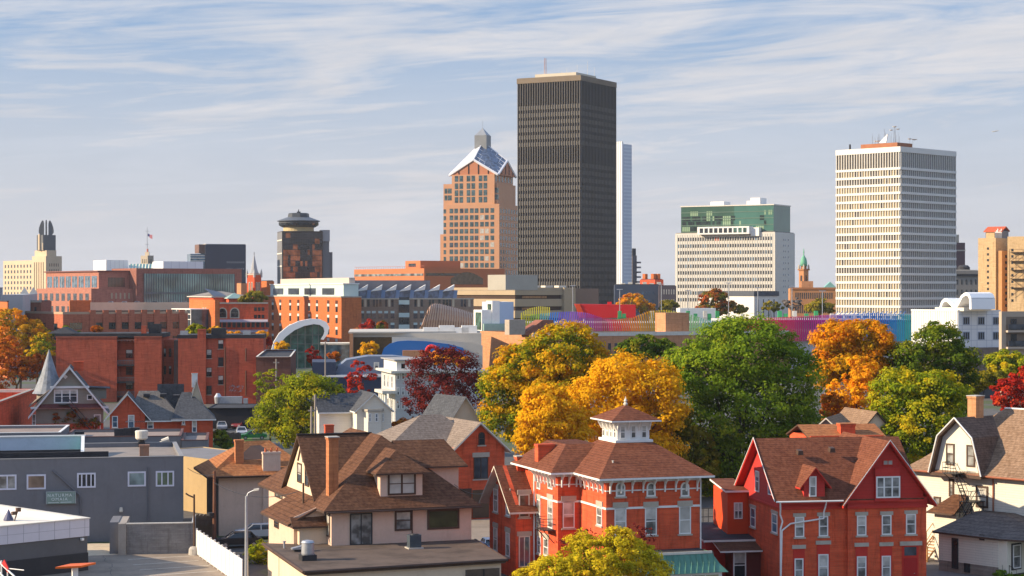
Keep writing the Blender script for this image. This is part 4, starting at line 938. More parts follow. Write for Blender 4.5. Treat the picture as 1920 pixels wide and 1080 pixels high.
# sign on the wall
x0,z1=G.f(87.5,923,-.35); x1,z0=G.f(141,944,-.35)
w_,h_=x1-x0,z1-z0
sx_,sy_,sz_=G.world((x0+x1)/2,-.02,z0)
sg=thing('wall_sign','weathered pale green lettered sign box on the dark grey wall','sign',(sx_,sy_,sz_),G.a)
SGN=plain('sign_green',(.22,.30,.26),.6,.18,1.5)
MB().box(-w_/2,w_/2,-.3,0,0,h_).build('box',SGN,sg)
fm=MB(); fm.box(-w_/2-.04,w_/2+.04,-.33,-.28,h_,h_+.06).box(-w_/2-.06,-w_/2,-.33,0,0,h_).box(w_/2,w_/2+.06,-.33,0,0,h_).box(w_/2-.22,w_/2-.18,-.32,-.3,.05,h_-.02); fm.build('frame',plain('sign_frame',(.36,.40,.40),.5,.1,1),sg)
def text(s,size,x,z,P,mat,sp=1.0):
    cu=bpy.data.curves.new('lettering','FONT'); cu.body=s; cu.size=size; cu.extrude=.015; cu.align_x='CENTER'; cu.space_character=sp
    o=bpy.data.objects.new('tmp',cu); COL.objects.link(o); dg=bpy.context.evaluated_depsgraph_get(); me=bpy.data.meshes.new_from_object(o.evaluated_get(dg)); bpy.data.objects.remove(o)
    me.name='lettering'; me.materials.clear(); me.materials.append(mat)
    t=put('lettering',me,P,(x,-.315,z)); t.rotation_euler=(R(90),0,0); return t
LT=plain('sign_letter',(.66,.72,.70),.6,.06,2)
text('NATURMA',.42,-.12,h_*.60,sg,LT,1.28); text('OMAIA',.42,-.15,h_*.27,sg,LT,1.28)
MB().box(-w_/2+.15,-.2,-.312,-.3,.1,.15).box(-.05,w_/2-.35,-.312,-.3,.12,.17).build('small_print',LT,sg)
# roof things
x,y=G.h(271,857,h-.42); chimney(P,x,y+1.2,.95,.8,h-.5,h+.75,brick('striped_stack',(.40,.20,.12),(.16,.12,.10),bw=.3,rh=2))
x,y=G.h(265.5,838,h-.42); t=thing('roof_vent','pale drum vent on a dark stem on the grey building roof','vent',G.world(x,y,h-.42),G.a)
MB().box(-.35,.35,-.35,.35,0,.6).tube((0,0,.6),(0,0,.8),.3).build('curb',M_tar,t); MB().lathe([(.5,.8),(.66,.95),(.7,1.75),(.62,1.8)],16).build('drum',M_trim,t)
x,y=G.h(303,836,h-.42); t=thing('roof_vent','small bent metal vent at the back right corner of the grey building roof','vent',G.world(x,y,h-.42),G.a)
MB().tube((0,0,0),(0,0,.5),.2).tube((0,0,.5),(.8,0,.75),.22,.3).build('pipe',M_trim,t)
# block-walled dumpster enclosure
E_=Fr(237,186,8)
CB=brick('grey_blockwork',(.20,.19,.185),(.26,.25,.24),(.15,.145,.14),bw=.4,rh=.2,weather=.3)
we=E_.f(364)[0]
P=thing('dumpster_enclosure','grey blockwork enclosure wall standing on the lot against the grey building','wall',E_.loc,E_.a)
MB().box(0,we,0,.25,0,2.85).build('front_wall',CB,P); MB().box(-.75,-.02,-.25,6,0,2.95).build('side_wall',plain('tan_block',(.34,.30,.26),.9,.15,.5),P)
MB().box(-1.6,-.77,.6,6,0,3.0).build('gate_wall',S_grey,P)
MB().box(we-.25,we,.26,7.5,0,2.85).build('end_wall',plain('pale_block',(.42,.42,.42),.9,.12,.5),P)
MB().box(-.1,we+.06,-.06,.31,2.85,2.95).build('coping',M_trim,P)
MB().box(.6,4.6,1.2,3.0,.1,2.35).build('bin',plain('bin_black',(.02,.02,.025),.6,.2,1),P)
# low white roofed building in the lower left corner
Lb=Fr(164,175.5,45)
P=bld('corner_shop','low flat building with a white panelled parapet band in the lower left corner','building',Lb)
wh=plain('lilac_white_panel',(.56,.55,.60),.5,.05,.3); hh=4.63; W0=-16; D0=17
MB().box(W0,0,0,D0,0,3.08).build('wall',plain('dark_grey_paint',(.11,.11,.115),.8,.1,.3),P)
MB().box(W0,.05,-.05,-.002,0,1.6).build('wall_base',plain('charcoal_paint',(.03,.032,.037),.7,.12,.3),P)
b=MB(); b.box(W0,.12,-.12,.35,3.08,hh).box(-.35,.12,.35,D0,3.08,hh).box(W0,-.35,D0-.4,D0,3.08,hh).build('parapet_band',wh,P)
b=MB(); gm=plain('joint_grey',(.30,.30,.34),.6,.05,1)
for i in range(10): x=-.35-1.55*i; b.box(x-.02,x+.02,-.128,-.12,3.09,hh-.02)
b.box(W0,.12,-.127,-.12,3.85,3.88); b.build('panel_joints',gm,P)
MB().box(W0,.2,-.2,.4,hh,hh+.08).box(-.4,.2,.4,D0+.1,hh,hh+.08).box(W0,-.4,D0-.45,D0+.1,hh,hh+.08).build('coping',M_trim,P)
MB().box(W0,-.35,.35,D0-.4,3.3,4.1).build('roof',S_white,P)
MB().box(W0,-9.6,.5,6.5,4.1,4.17).build('roof_patch',plain('rusty_roof_patch',(.42,.15,.06),.9,.45,.6),P)
x,z=Lb.f(153,1013,-.15); MB().box(-.12,.12,-.25,0,0,.2).build('wall_lamp',M_white,P,(x,-.13,z))
x,y=Lb.h(16,975,4.15); t=thing('roof_cone','dark blue pointed cone on the white roof of the corner shop','vent',Lb.world(x,y,4.12),Lb.a)
MB().lathe([(.45,0),(.45,.1),(.03,1.0)],10).build('cone',plain('navy_cone',(.08,.09,.16),.6,.1,1),t)
x,y=Lb.h(27,976,4.15); t=thing('roof_floodlight','brown tilted floodlights on the white roof beside the dark cone','lamp',Lb.world(x,y,4.12),Lb.a)
MB().tube((0,0,0),(.35,.0,.9),.06).build('arm',M_brown,t); MB().box(.2,.6,-.15,.15,.8,1.15).box(-.25,.15,-.15,.15,.55,.85).build('lamp_head',M_brown,t)
# orange clearance canopy on a white post
cx,cy,cz=at(142,1061,150)
t=thing('orange_canopy','flat bright orange canopy slab on one white post in the lower left','canopy',(cx,cy,0),R(20))
MB().ext([(-1.62,-.75,cz-.05),(.3,-.75,cz-.05),(1.62,.75,cz-.05),(-.3,.75,cz-.05)],(0,0,.14)).build('slab',plain('hot_orange',(.75,.13,.01),.5,.05,1),t); MB().box(-.28,.14,-.35,.2,0,cz-.06).build('post',M_white,t)
# cart rack corner
cx,cy,cz=at(6,1066,150)
t=thing('cart_rack','white tube rack with a red panel at the very lower left','rack',(cx,cy,cz-1.6),R(-35))
MB().path([(-1.5,0,3.1),(-.2,0,1.9),(1.3,0,1.1)],.07).path([(-1.5,0,2.0),(1.2,0,.2)],.07).tube((-.2,0,0),(-.2,0,2.2),.06).tube((.5,0,0),(.5,0,1.5),.05).tube((.3,0,1.65),(2.0,.3,1.6),.04).build('rails',M_white,t); MB().ext([(-.1,-.05,1.95),(.6,-.05,1.3),(.6,-.05,1.7),(.15,-.05,2.3)],(0,.1,0)).build('panel',plain('red_panel',(.6,.03,.03),.5,.05,1),t)
# white vinyl fence
A=Vector(gnd(369,1040)); Bq=Vector(gnd(436,1088)); d=(Bq-A); n=12; L_=d.length/n*1.25; d.normalize()
t=thing('vinyl_fence','white vinyl panel fence along the edge of the parking lot','fence',A,math.atan2(d.y,d.x))
M_vin=plain('white_vinyl',(.80,.77,.72),.4,.03,.5)
for i in range(n):
    MB().box(i*L_+.09,(i+1)*L_-.09,-.04,.04,.1,2.35).build('panel',M_vin,t)
    MB().box(i*L_-.08,i*L_+.08,-.08,.08,0,2.5).build('post',M_vin,t)
# lamp posts, pole, dark fence
x,y,_=gnd(462,1112); 
t=thing('lamp_post','tall galvanised street lamp with a short arm beside the white fence','street lamp',(x,y,0))
zt=zat(930,y)
MB().tube((0,0,0),(0,0,zt),.17,.11,12).build('pole',M_steel,t); MB().path([(0,0,zt-.15),(.15,0,zt+.25),(.7,-.1,zt+.5)],.06).build('arm',M_steel,t); MB().ext([(.6,-.22,zt+.42),(1.05,-.28,zt+.5),(1.05,.02,zt+.5),(.6,.04,zt+.42)],(0,0,.16)).build('lamp_head',M_trim,t)
x,y,_=gnd(364,1040)
t=thing('lamp_post','dark brown parking lamp on a round concrete base at the enclosure corner','street lamp',(x,y,0)); zt=zat(927,y)
MB().lathe([(.55,0),(.5,.55),(.35,.75),(.12,.8)],14).build('base',M_conc,t); MB().tube((0,0,.8),(0,0,zt),.11,.09,8).build('pole',M_brown,t); MB().path([(0,0,zt-.3),(-.5,0,zt-.1),(-.8,0,zt+.1)],.08).build('arm',M_brown,t)
x,y,_=gnd(402,1022)
t=thing('utility_pole','reddish wooden utility pole in front of the pink hip roofed house','pole',(x,y,0)); zt=zat(883,y)
wp=plain('pole_wood',(.17,.075,.045),.9,.25,2,(1,1,.2))
MB().tube((0,0,0),(0,0,zt),.2,.14,10).build('pole',wp,t); MB().lathe([(.35,0),(.35,.3)],12,(-.35,-.1,zt-4.4)).build('cable_coil',M_dark,t)
x,y,_=gnd(366,1012); x2,y2,_=gnd(399,1012)
t=thing('board_fence','dark brown board fence between the grey building and the pink house','fence',(x,y,0),math.atan2(y2-y,x2-x)); Lq=math.hypot(x2-x,y2-y)
b=MB()
for i in range(14): b.box(i*Lq/14,i*Lq/14+Lq/14*.86,-.02,.02,.05,2.5+.1*((i*7)%3-1))
b.build('boards',M_brown,t); MB().box(0,Lq,.021,.06,.5,.62).box(0,Lq,.021,.06,1.9,2.02).build('rails',M_brown,t)
# overhead wires are thin but they cross the open space
def wire(label,a,b_,sag):
    a=Vector(a);b_=Vector(b_); pts=[a.lerp(b_,i/16)-Vector((0,0,sag*4*(i/16)*(1-i/16))) for i in range(17)]
    o=MB().path([p-a for p in pts],.028,4).build('overhead_wire',M_dark,None,a); tag(o,label,'wire')
wire('sagging black service wire from the utility pole to the stucco house',at(401,905,190),at(560,921,170),.9)
# tan building behind
Tb=Fr(392,219,40)
P=bld('tan_building','plain tan walled building with a grey roof between the grey building and the pink house','building',Tb)
flat_block(P,0,9,0,16,6.15,plain('warm_tan_wall',(.40,.28,.14),.9,.08,.4,stain=1),plain('grey_sheet_roof',(.20,.19,.19),.8,.15,.4),par=.12)
# pink hip roofed house
K=Fr(410,200,16)
P=bld('pink_house','pink stucco house with orange hip roof and two chimneys left of the brown roofed house','house',K)
wk=9; dk=9.5; ek=6.25
MB().box(0,wk,0,dk,0,ek).build('wall',S_pink,P)
MB().box(-.02,0,0,dk,0,ek-.05).build('side_layer',plain('taupe_shade_tone',(.16,.14,.13),.8,.1,.5),P)  # left wall's shade put into its colour as a taupe layer
q0=K.h(480,830,ek+3.5); q1=K.h(532,828,ek+3.5)
hip(P,-1.3,wk+1,-1.0,dk+1,ek-.1,ek+3.0,(3.4,4.6),(6.0,5.4),[R_orange,M_brown],.2)
x,y=2.1,1.8
chimney(P,2.3,1.6,.85,.85,ek+.3,ek+3.4,B_chim); chimney(P,5.4,.1,1.8,.7,0,ek+2.2,S_pink,None,3)
MB().path([(-1.35,-1.05,ek-.15),(wk+1,-1.05,ek-.15)],.08).build('gutter',M_brown,P)
# brick house with the taupe roof (between stucco house and villa)
H=Fr(905,215,24)
P=bld('brick_house','orange brick house with taupe hip and gable roof behind the stucco house','house',H)
eh=7.9
yl0=0
fx0,_=H.f(850,840,0); fx1,_=H.f(946,840,0)
MB().box(fx0,fx1,0,12,0,eh).build('wall',B_or,P)
xm,za_=H.f(906,795,0)
MB().exty([(fx0,eh+.003),(fx1,eh+.003),((fx0+fx1)/2,za_)],0,.4).build('gable_wall',B_or,P)
gable(P,fx0,fx1,0,9,eh,za_+.25,'y',[R_taupe,M_trim],.6,.6,.2)
MB().box(fx0-7,fx0-.02,2.5,12,0,eh-.4).build('wall',S_pink,P)
hip(P,fx0-7.6,fx1-.2,1.9,13,eh-.5,za_+.7,(fx0-1.0,7.2),(fx0+1.5,7.2),[R_taupe,M_trim],.2,'hip_roof')
pwin(P,H,'f',897,810,909,834.5,0,style='arch',fm=M_brown,gm=G_dark,lintel=None,sill=M_stone)
pwin(P,H,'f',888,857,915,898,0,style='v2',fm=M_brown,gm=G_mid,lintel=M_stone,sill=M_stone,lh=.5)
x0,z1=H.f(886,919,-.05); x1,z0=H.f(917,970,-.05); MB().box(x0,x1,-.06,0,z0,z1).build('garage_door',plain('brown_door',(.10,.06,.035),.7,.3,.6),P)
MB().box(x0-1.5,x0-.1,-.08,0,z0,z1+.2).build('dark_panel',M_brown,P)
# ------------------------------------------------------------------ cars
def car_mesh(col,name):
    k=('car',name)
    if k in CACHE: return CACHE[k]
    body=MB(); L=4.5;Wd=1.78
    prof=[(-2.2,.35),(-2.25,.62),(-2.15,.86),(-1.2,.98),(1.75,1.0),(2.2,.9),(2.25,.6),(2.2,.35)]
    up=[(-1.2,.98),(-.45,1.42),(.2,1.50),(1.2,1.48),(1.75,1.0)]
    def loft(pr,w0,w1,b):
        n=len(pr); zmin=min(p[1] for p in pr); zmax=max(p[1] for p in pr)
        f=lambda z:w0+(w1-w0)*(z-zmin)/(zmax-zmin)
        vs=[(x,-f(z),z) for x,z in pr]+[(x,f(z),z) for x,z in pr]
        b.add(vs,[tuple(range(n)),tuple(range(2*n-1,n-1,-1))]+[(i,n+i,n+(i+1)%n,(i+1)%n) for i in range(n)])
    loft(prof,.86,.88,body); 
    cab=MB(); loft([(-1.12,.985),(-.45,1.40),(.2,1.47),(1.2,1.45),(1.68,.985)],.80,.62,cab)
    roof=MB(); roof.box(-.5,1.22,-.6,.6,1.455,1.51)
    for y in (-1,1):
        for x in (.32,): roof.ext([(x-.04,y*.80,1.0),(x+.04,y*.80,1.0),(x+.04,y*.635,1.46),(x-.04,y*.635,1.46)],(0,y*.02,0))
    for x0,x1 in ((-1.15,-.5),(1.7,1.22)):
        for y in (-1,1): roof.tube((x0,y*.80,1.0),(x1,y*.62,1.47),.045,.045,5)
    wh=MB().lathe([(.31,-.1),(.33,-.06),(.33,.06),(.31,.1)],16); rim=MB().lathe([(.2,-.105),(.2,.105)],10)
    paint=plain('car_paint_'+name,col,.25,.03,1,spec=.6)
    r=(body.mesh('body',[paint]),cab.mesh('cabin_glass',[G_dark]),roof.mesh('roof_frame',[paint]),wh.mesh('wheel',[M_dark]),rim.mesh('rim',[M_steel]),MB().box(-.03,.03,-.2,.2,0,.14).mesh('headlight',[G_blind]),MB().box(-.03,.03,-.2,.2,0,.16).mesh('tail_light',[plain('lamp_red',(.45,.02,.02),.3,.05,1)]))
    CACHE[k]=r; return r
def car(label,loc,rz,col,name,group='parked cars'):
    b,c,rf,w,rm,hl,tl=car_mesh(col,name); t=thing('parked_car',label,'car',loc,rz,group)
    put('body',b,t); put('window_glass',c,t); put('roof',rf,t)
    for x in (-1.35,1.4):
        for y in (-.82,.82):
            o=put('wheel',w,t,(x,y,.33)); o.rotation_euler=(R(90),0,0); q=put('rim',rm,o)
    for y in (-.6,.6): put('headlight',hl,t,(-2.23,y,.62)); put('tail_light',tl,t,(2.23,y,.66))
    return t
Gc=lambda u,v:gnd(u,v)
car('dark car parked between the white fence and the pink house',gnd(447,1026),R(14),(.02,.022,.028),'black')
car('silver grey car parked nose out beside the black garage, left of the red one',gnd(416,806),R(100),(.32,.33,.36),'silver')
car('dark red car parked beside the silver car at the black garage',gnd(449,803),R(80),(.22,.03,.03),'red')
car('pale silver car in front of the red car, half behind the board fence',gnd(453,817),R(100),(.45,.46,.50),'white')
car('green topped vehicle behind the wooden fence at the lime tree foot',gnd(475,824),R(10),(.03,.22,.06),'green')
car('blue car parked in the alley between the stucco house and the villa',gnd(897,1048),R(110),(.10,.16,.28),'blue')
car('white van edge beside the villa left wall',gnd(921,1040),R(100),(.7,.7,.7),'snow')
car('light car on the museum drive behind the flats',gnd(652,694),R(5),(.08,.08,.10),'grey')
x,y,_=gnd(402,834); x2,y2,_=gnd(452,834)
t=thing('plank_fence','low grey brown plank fence in front of the parked cars','fence',(x,y,0),0)
b=MB()
for i in range(16): b.box(i*(x2-x)/16,i*(x2-x)/16+(x2-x)/16*.93,-.03,.03,0,1.9+.06*(i%3))
b.build('planks',plain('weathered_plank',(.13,.10,.085),.9,.25,1),t); MB().box(0,x2-x,.031,.08,1.4,1.52).build('rail',M_brown,t)

# bare poles by the lime tree, wire between the houses, dishes, railing
for lab,u,vt,vb,Y in (('taller weathered grey pole in front of the lime tree',591,740,815,285),('shorter weathered grey pole left of the taller one before the lime tree',584,762,815,283),('slim white pole in the thin tree at the end of the flats',518,673,745,330),('steel pole with a cross arm before the navy building',610,640,722,395)):
    x,y,_=at(u,545,Y); tag(MB().tube((0,0,0),(0,0,zat(vt,Y)),.24 if Y<300 else .16,.15 if Y<300 else .12,8).box(-.5,.5,-.08,.08,zat(vt,Y)-.7,zat(vt,Y)-.5).build('utility_pole',plain('grey_pole_wood',(.27,.23,.20),.9,.25,2,(1,1,.2)),None,(x,y,0)),lab,'pole')
wire('pale service wire from the stucco house side to the brick villa wing',at(852,908,172),at(905,925,184),.35)
wire('dark overhead wire crossing before the pink house wall to the stucco house',at(401,890,190),at(352,878,199),.3)
for lab,u,v,Y in (('white satellite dish on the left wing of the red house',1353,950,178),('second white satellite dish beside the villa roof chimney',1048,836,176)):
    t=thing('satellite_dish',lab,'satellite dish',at(u,v,Y),R(-30)); MB().lathe([(.05,0),(.3,.06),(.5,.18)],14).build('dish',M_white,t).rotation_euler=(R(70),0,0); MB().tube((0,.1,-.9),(0,.1,0),.05).build('arm',M_steel,t)
x,y,z=at(1338,985,182); t=thing('roof_railing','black iron railing on the low roof between the villa and the red house','railing',(x,y,z),R(8))
b=MB()
for i in range(9): b.tube((-2+.5*i,0,0),(-2+.5*i,0,1.6),.03,.03,4)
b.build('balusters',M_dark,t); MB().tube((-2,0,1.6),(2,0,1.6),.04,.04,4).tube((-2,0,.8),(2,0,.8),.03,.03,4).build('rails',M_dark,t)
car('white car at the far end of the driveway beside the pink house',gnd(482,1010),R(14),(.6,.6,.6),'white')
# ================================================================== MIDDLE DISTANCE
B_mid=brick('flats_brick',(.40,.078,.043),(.48,.11,.06),bw=.6,rh=.25,weather=.4)
B_bold=brick('bold_orange_brick',(.48,.13,.04),(.54,.16,.05),bw=.6,rh=.3,weather=.15)
B_mauve=brick('brown_brick',(.22,.085,.06),(.27,.11,.075),bw=.6,rh=.3,weather=.2)
B_tan=brick('tan_brick',(.46,.22,.11),(.50,.25,.13),bw=.6,rh=.3,weather=.15)
B_stone=brick('grey_school_stone',(.24,.175,.13),(.29,.215,.16),bw=.6,rh=.3,weather=.2)
S_concr=plain('cream_concrete',(.56,.46,.33),.85,.08,.2)
M_teal=plain('pale_teal_panel',(.50,.60,.57),.5,.06,.3)
def easy(name,label,u0,Y,a,uL,uR,vt,wm,rm,par=.8,cap=None,cat='building',group=None):
    fr=Fr(u0,Y,a); P=bld(name,label,cat,fr,group); w=fr.f(uR)[0] if uR>u0 else 12; d=fr.l(uL)[0] if uL<u0 else 12
    h=zat(vt,Y); flat_block(P,0,w,0,d,h,wm,rm,par=par,cap=cap); return P,fr,w,d,h
# ---------------------------------------------------------------- long brick flats: two blocks with a dark gap
A_=Fr(105,440,4)
P=bld('brick_flats','long plain dark red brick apartment block, left of the two, with an open porch recess','apartment block',A_)
h=zat(633,440)
xs=[A_.f(u)[0] for u in (105,219,252,303)]
MB().box(0,xs[1],0,16,0,h).box(xs[2],xs[3],0,16,0,h).box(xs[1],xs[2],2.6,16,0,h-.3).build('wall',B_mid,P)
MB().box(xs[3],A_.f(326)[0],5,16,0,h-.6).build('wall',B_mid,P)
MB().box(-.4,xs[3]+.3,.4,16.4,h,h+.9).build('roof',M_tar,P)
MB().box(-.1,xs[1]+.1,-.1,.4,h,h+.25).box(xs[2]-.1,xs[3]+.1,-.1,.4,h,h+.25).build('coping',plain('brick_coping',(.34,.10,.06),.9,.2,1),P)
for k,v in enumerate((672,704,731)):
    _,z=A_.f(235,v+5,0)
    f=MB().box(xs[1]+.05,xs[2]-.05,.15,2.6,z-1.1,z-.85).build('porch_floor',M_dark,P)
    r=MB(); r.box(xs[1]+.05,xs[2]-.05,.15,.22,z+.1,z+.2)
    for i in range(12): x=xs[1]+.1+(xs[2]-xs[1]-.2)*i/11; r.box(x-.04,x+.04,.15,.21,z-.85,z+.1)
    r.build('porch_rail',plain('grey_rail',(.14,.13,.13),.7,.2,1),P)
    window(P,'f',(xs[1]+xs[2])/2+.5,z+.6,1.5,1.9,2.59,'sash',M_brown,G_dark)
r=MB()
for i in range(6): x=xs[1]+.2+(xs[2]-xs[1]-.4)*i/5; r.box(x-.08,x+.08,.1,2.6,h-.9,h-.7)
r.box(xs[1],xs[2],.1,.25,h-.7,h-.45).build('pergola',plain('pergola_wood',(.20,.09,.07),.8,.2,1),P)
for v in (653,686): 
    for u in (309,319): pwin(P,A_,'f',u-2.5,v,u+2.5,v+16,5,style='sash',fm=M_brown,gm=G_dark)
x=A_.f(269)[0]; chimney(P,x,1.0,1.1,.9,h,h+2.6,B_mid); MB().box(x+1,x+3.6,1.5,4,h+.9,h+3).build('roof_hut',M_tar,P)
hr=MB().ext([(-2.2,.6,h+.9),(4.5,.6,h+.9),(1.2,3.5,h+2.3)],(0,5,0)).build('roof_peak',M_tar,P)
A2=Fr(334,432,5)
P=bld('brick_flats','long red brick apartment block, right of the two, with small dark windows and a chimney','apartment block',A2)
h=zat(635,432); W2=A2.f(494)[0]; xs=[A2.f(u)[0] for u in (334,386,423,494)]
MB().box(0,xs[1],0,15,0,h).box(xs[2],W2,0,15,0,h).box(xs[1],xs[2],.9,15,0,h-.02).build('wall',B_mid,P)
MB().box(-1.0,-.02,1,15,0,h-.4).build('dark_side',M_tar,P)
MB().box(-.3,W2+.1,.4,15,h,h+.8).build('roof',M_tar,P)
for u,v in ((392,655),(414,670),(392,689),(414,704),(392,723),(414,637)):
    pwin(P,A2,'f',u-5,v,u+5,v+17,.9,style='sash',fm=M_brown,gm=G_dark,sill=M_stone)
x=A2.f(378)[0]; chimney(P,x,.8,1.8,1.3,h-.2,h+2.1,B_mid)
x=A2.f(411)[0]; MB().box(x-1.8,x+1.3,1.2,4,h,h+2.3).build('roof_hut',M_tar,P)
for u in (337,455):
    x=A2.f(u)[0]; MB().box(x,x+1.7,1,2.2,h+.8,h+1.7).build('roof_unit',M_steel,P)
for u,v0,v1 in ((461,653,677),(422,650,745),(461,695,742)):
    x,z=A2.f(u,v0,-.1); MB().tube((x,-.08,A2.f(u,v1,-.1)[1]),(x,-.08,z),.12).build('downpipe',M_brown,P)
x0,z1=A2.f(429,724,-.03); x1,z0=A2.f(454,736,-.03)
b=MB(); rg=random.Random(5)
for i in range(40):
    x=rg.uniform(x0,x1); z=rg.uniform(z0,z1); b.ext([(x,-.012,z),(x+rg.uniform(.1,.4),-.012,z+.05),(x+.2,-.012,z+rg.uniform(.2,.5))],(0,.01,0))
b.build('graffiti',plain('graffiti_grey',(.30,.26,.28),.8,.2,2),P)
# dark brown block to the right
P,fr,w,d,h=easy('brown_brick_shed','blank dark brown brick building at the end of the flats, pale coping',497,445,5,480,555,656,brick('dark_brown_brick',(.14,.06,.045),(.18,.075,.055),bw=.6,rh=.25),M_tar,.3,M_trim)
MB().box(w-1.2,w+.02,-.05,.3,h-9,h-4).build('dark_panel',M_dark,P)
# left brick low building
P,fr,w,d,h=easy('brick_shop','low orange brick building at the left edge with a flat roof and one tall window',61,345,6,-60,62,730,B_or,M_tar,.4,M_trim)
MB().box(-32,0,0,12,0,h-.5).build('wall',B_or,P); MB().box(-32,.05,-.08,.3,h-.5,h).build('parapet',M_trim,P)
pwin(P,fr,'f',38,755,51,788,0,style='arch',fm=M_brown,gm=G_dark,sill=M_stone)
# low flat roofs between
for lab,u0,Y,a,uL,uR,vt in (('low flat tar roof with white edge behind the grey building, leftmost',112,255,8,-80,113,813),('low flat roof with vents in front of the red brick cottage',338,262,8,120,339,820),('small dark flat roof with a red edge at the cottage corner',388,262,8,340,389,826)):
    fr=Fr(uL,Y,a); w=fr.f(uR)[0]; P=bld('low_roof_building',lab,'building',fr); h=zat(vt,Y)
    flat_block(P,0,w,0,14,h,S_grey,plain('pebble_roof',(.26,.20,.17),.95,.2,.3),par=.4,cap=M_white if 'white' in lab else plain('dark_coping',(.12,.05,.04),.7,.2,1))
    if 'vents' in lab:
        for f_ in (.08,.42,.5,.56): MB().box(w*f_,w*f_+1.2,2,3,h-.35,h+.5+f_).build('roof_vent',M_tar,P)
# black garage behind cars
P,fr,w,d,h=easy('black_garage','low black garage behind the parked cars with silver roof units',403,368,3,390,484,757,plain('black_paint',(.022,.022,.027),.8,.2,.4),M_tar,.15)
MB().box(w*.05,w*.62,.5,1.6,h-.1,h+1.3).box(w*.65,w*.75,.5,1.6,h-.1,h+.9).build('roof_unit',M_steel,P); MB().lathe([(.6,0),(.75,1.2),(.3,1.9)],12,(w*.06,1,h)).build('roof_fan',M_steel,P)
MB().box(w*.22,w*.46,-.06,0,h-3.4,h-1.4).build('garage_door',plain('grey_door',(.10,.10,.105),.6,.1,1),P)
# ---------------------------------------------------------------- grey house with cone turret
Q=Fr(67,318,12)
P=bld('turret_house','olive grey house with white trimmed front gable and a grey cone turret roof','house',Q)
GS=siding('olive_siding',(.27,.245,.195),rh=.25,line=.7)
def fz(u,v,y=0): return Q.f(u,v,y)
x0=fz(67,770)[0]; x1=fz(194,770)[0]
ze=fz(130,765)[1]; zr=fz(123,688)[1]; xm=(x0+x1)/2
MB().box(x0,x1,.02,13,0,ze).build('wall',GS,P)
MB().box(x0,x1,-.01,.02,0,3.4).build('brick_base',B_red,P)
MB().exty([(x0-.6,ze),(x1+.6,ze),(xm,zr-.35)],-.35,.1).build('gable_wall',GS,P)
gable(P,x0,x1,-.4,13,ze+.1,zr,'y',[R_grey,M_white],1.1,.7,.22)
k=(zr-ze)/((x1-x0)/2)
rb=MB()
for s in (-1,1):
    ex=xm+s*((x1-x0)/2+1.15); ez=zr-k*((x1-x0)/2+1.15)
    rb.ext([(ex,-1.14,ez-.25),(xm,-1.14,zr-.3),(xm,-1.14,zr+.12),(ex,-1.14,ez+.15)],(0,-.06,0))
rb.box(x0-.8,x1+.8,-.5,-.36,ze-.1,ze+.25)
rb.build('rake_board',M_white,P)
MB().slab([(x0+.2,-1.0,ze+.15),(x1-.2,-1.0,ze+.15),(x1-.2,-.36,ze+.7),(x0+.2,-.36,ze+.7)],.1,0,0).build('pent_roof',plain('maroon_shingle',(.12,.035,.035),.9,.2,1),P)
_,za=fz(123,724,-.5); MB().box(xm-3.1,xm+3.1,-.75,-.36,za-.35,za).build('gable_shelf',M_white,P)
pwin(P,Q,'f',101,730,146,756,-.36,style='d3',fm=M_white,gm=G_mid,fw=.2); pwin(P,Q,'f',163,740,174,750,-.36,style='plain',fm=M_white,gm=G_dark,fw=.15)
x,z=fz(122.5,706.5,-.37); MB().ext([(x-.38,-.37,z),(x,-.37,z-.38),(x+.38,-.37,z),(x,-.37,z+.38)],(0,-.03,0)).build('diamond_vent',M_white,P)
pwin(P,Q,'f',176,777,189,806,.02,fm=M_white,gm=G_curt,fw=.16); pwin(P,Q,'f',60,777,67,802,.02,fm=M_white,gm=G_curt)
chimney(P,xm+1.4,3.5,1.6,1.0,zr-.8,zr+.8,B_or)
fe=MB(); xa,z_=fz(118,758,-.9); xb_,zb_=fz(170,806,-.9)
fe.box(xa-.6,xa+1,-1.4,-.4,z_-.1,z_); fe.path([(xa-.6,-1.4,z_+1),(xa+1,-1.4,z_+1)],.04)
for o in (-.35,.35): fe.tube((xa+.8,-1+o,z_),(xb_,-1+o,zb_),.07,.07,5); fe.tube((xa+.8,-1+o,z_+1),(xb_,-1+o,zb_+1),.05,.05,5)
for i in range(14): p=Vector((xa+.8,-1,z_)).lerp(Vector((xb_,-1,zb_)),i/13); fe.box(p.x-.13,p.x+.13,-1.35,-.65,p.z-.03,p.z)
fe.build('fire_escape',M_dark,P)
dq=MB(); dx=x1-.6; dq.box(dx-1.5,dx+1.1,5,8,ze+1.2,ze+2.9); dq.build('dormer_wall',GS,P); MB().slab([(dx-2.4,4.5,ze+3.2),(dx+1.7,4.5,ze+3.0),(dx+1.7,8.5,ze+3.0),(dx-2.4,8.5,ze+3.2)],.15,0,0).build('dormer_roof',R_grey,P)
tx,tz=fz(92,655,6.5); 
MB().lathe([(2.0,0),(2.0,ze+2.3)],14,(tx,6.5,0)).build('turret_wall',GS,P)
MB().lathe([(2.75,ze+2.1),(2.45,ze+2.5),(1.35,ze+5.2),(.04,tz)],18,(tx,6.5,0)).build('turret_roof',plain('patched_cone_slate',(.20,.22,.25),.6,.45,1.2),P)
MB().slab([(x0-1.2,2.2,ze+.2),(x0+2,2.2,ze+2.8),(x0+2,10,ze+2.8),(x0-1.2,10,ze+.2)],.2,0,0).build('side_roof',R_taupe,P)
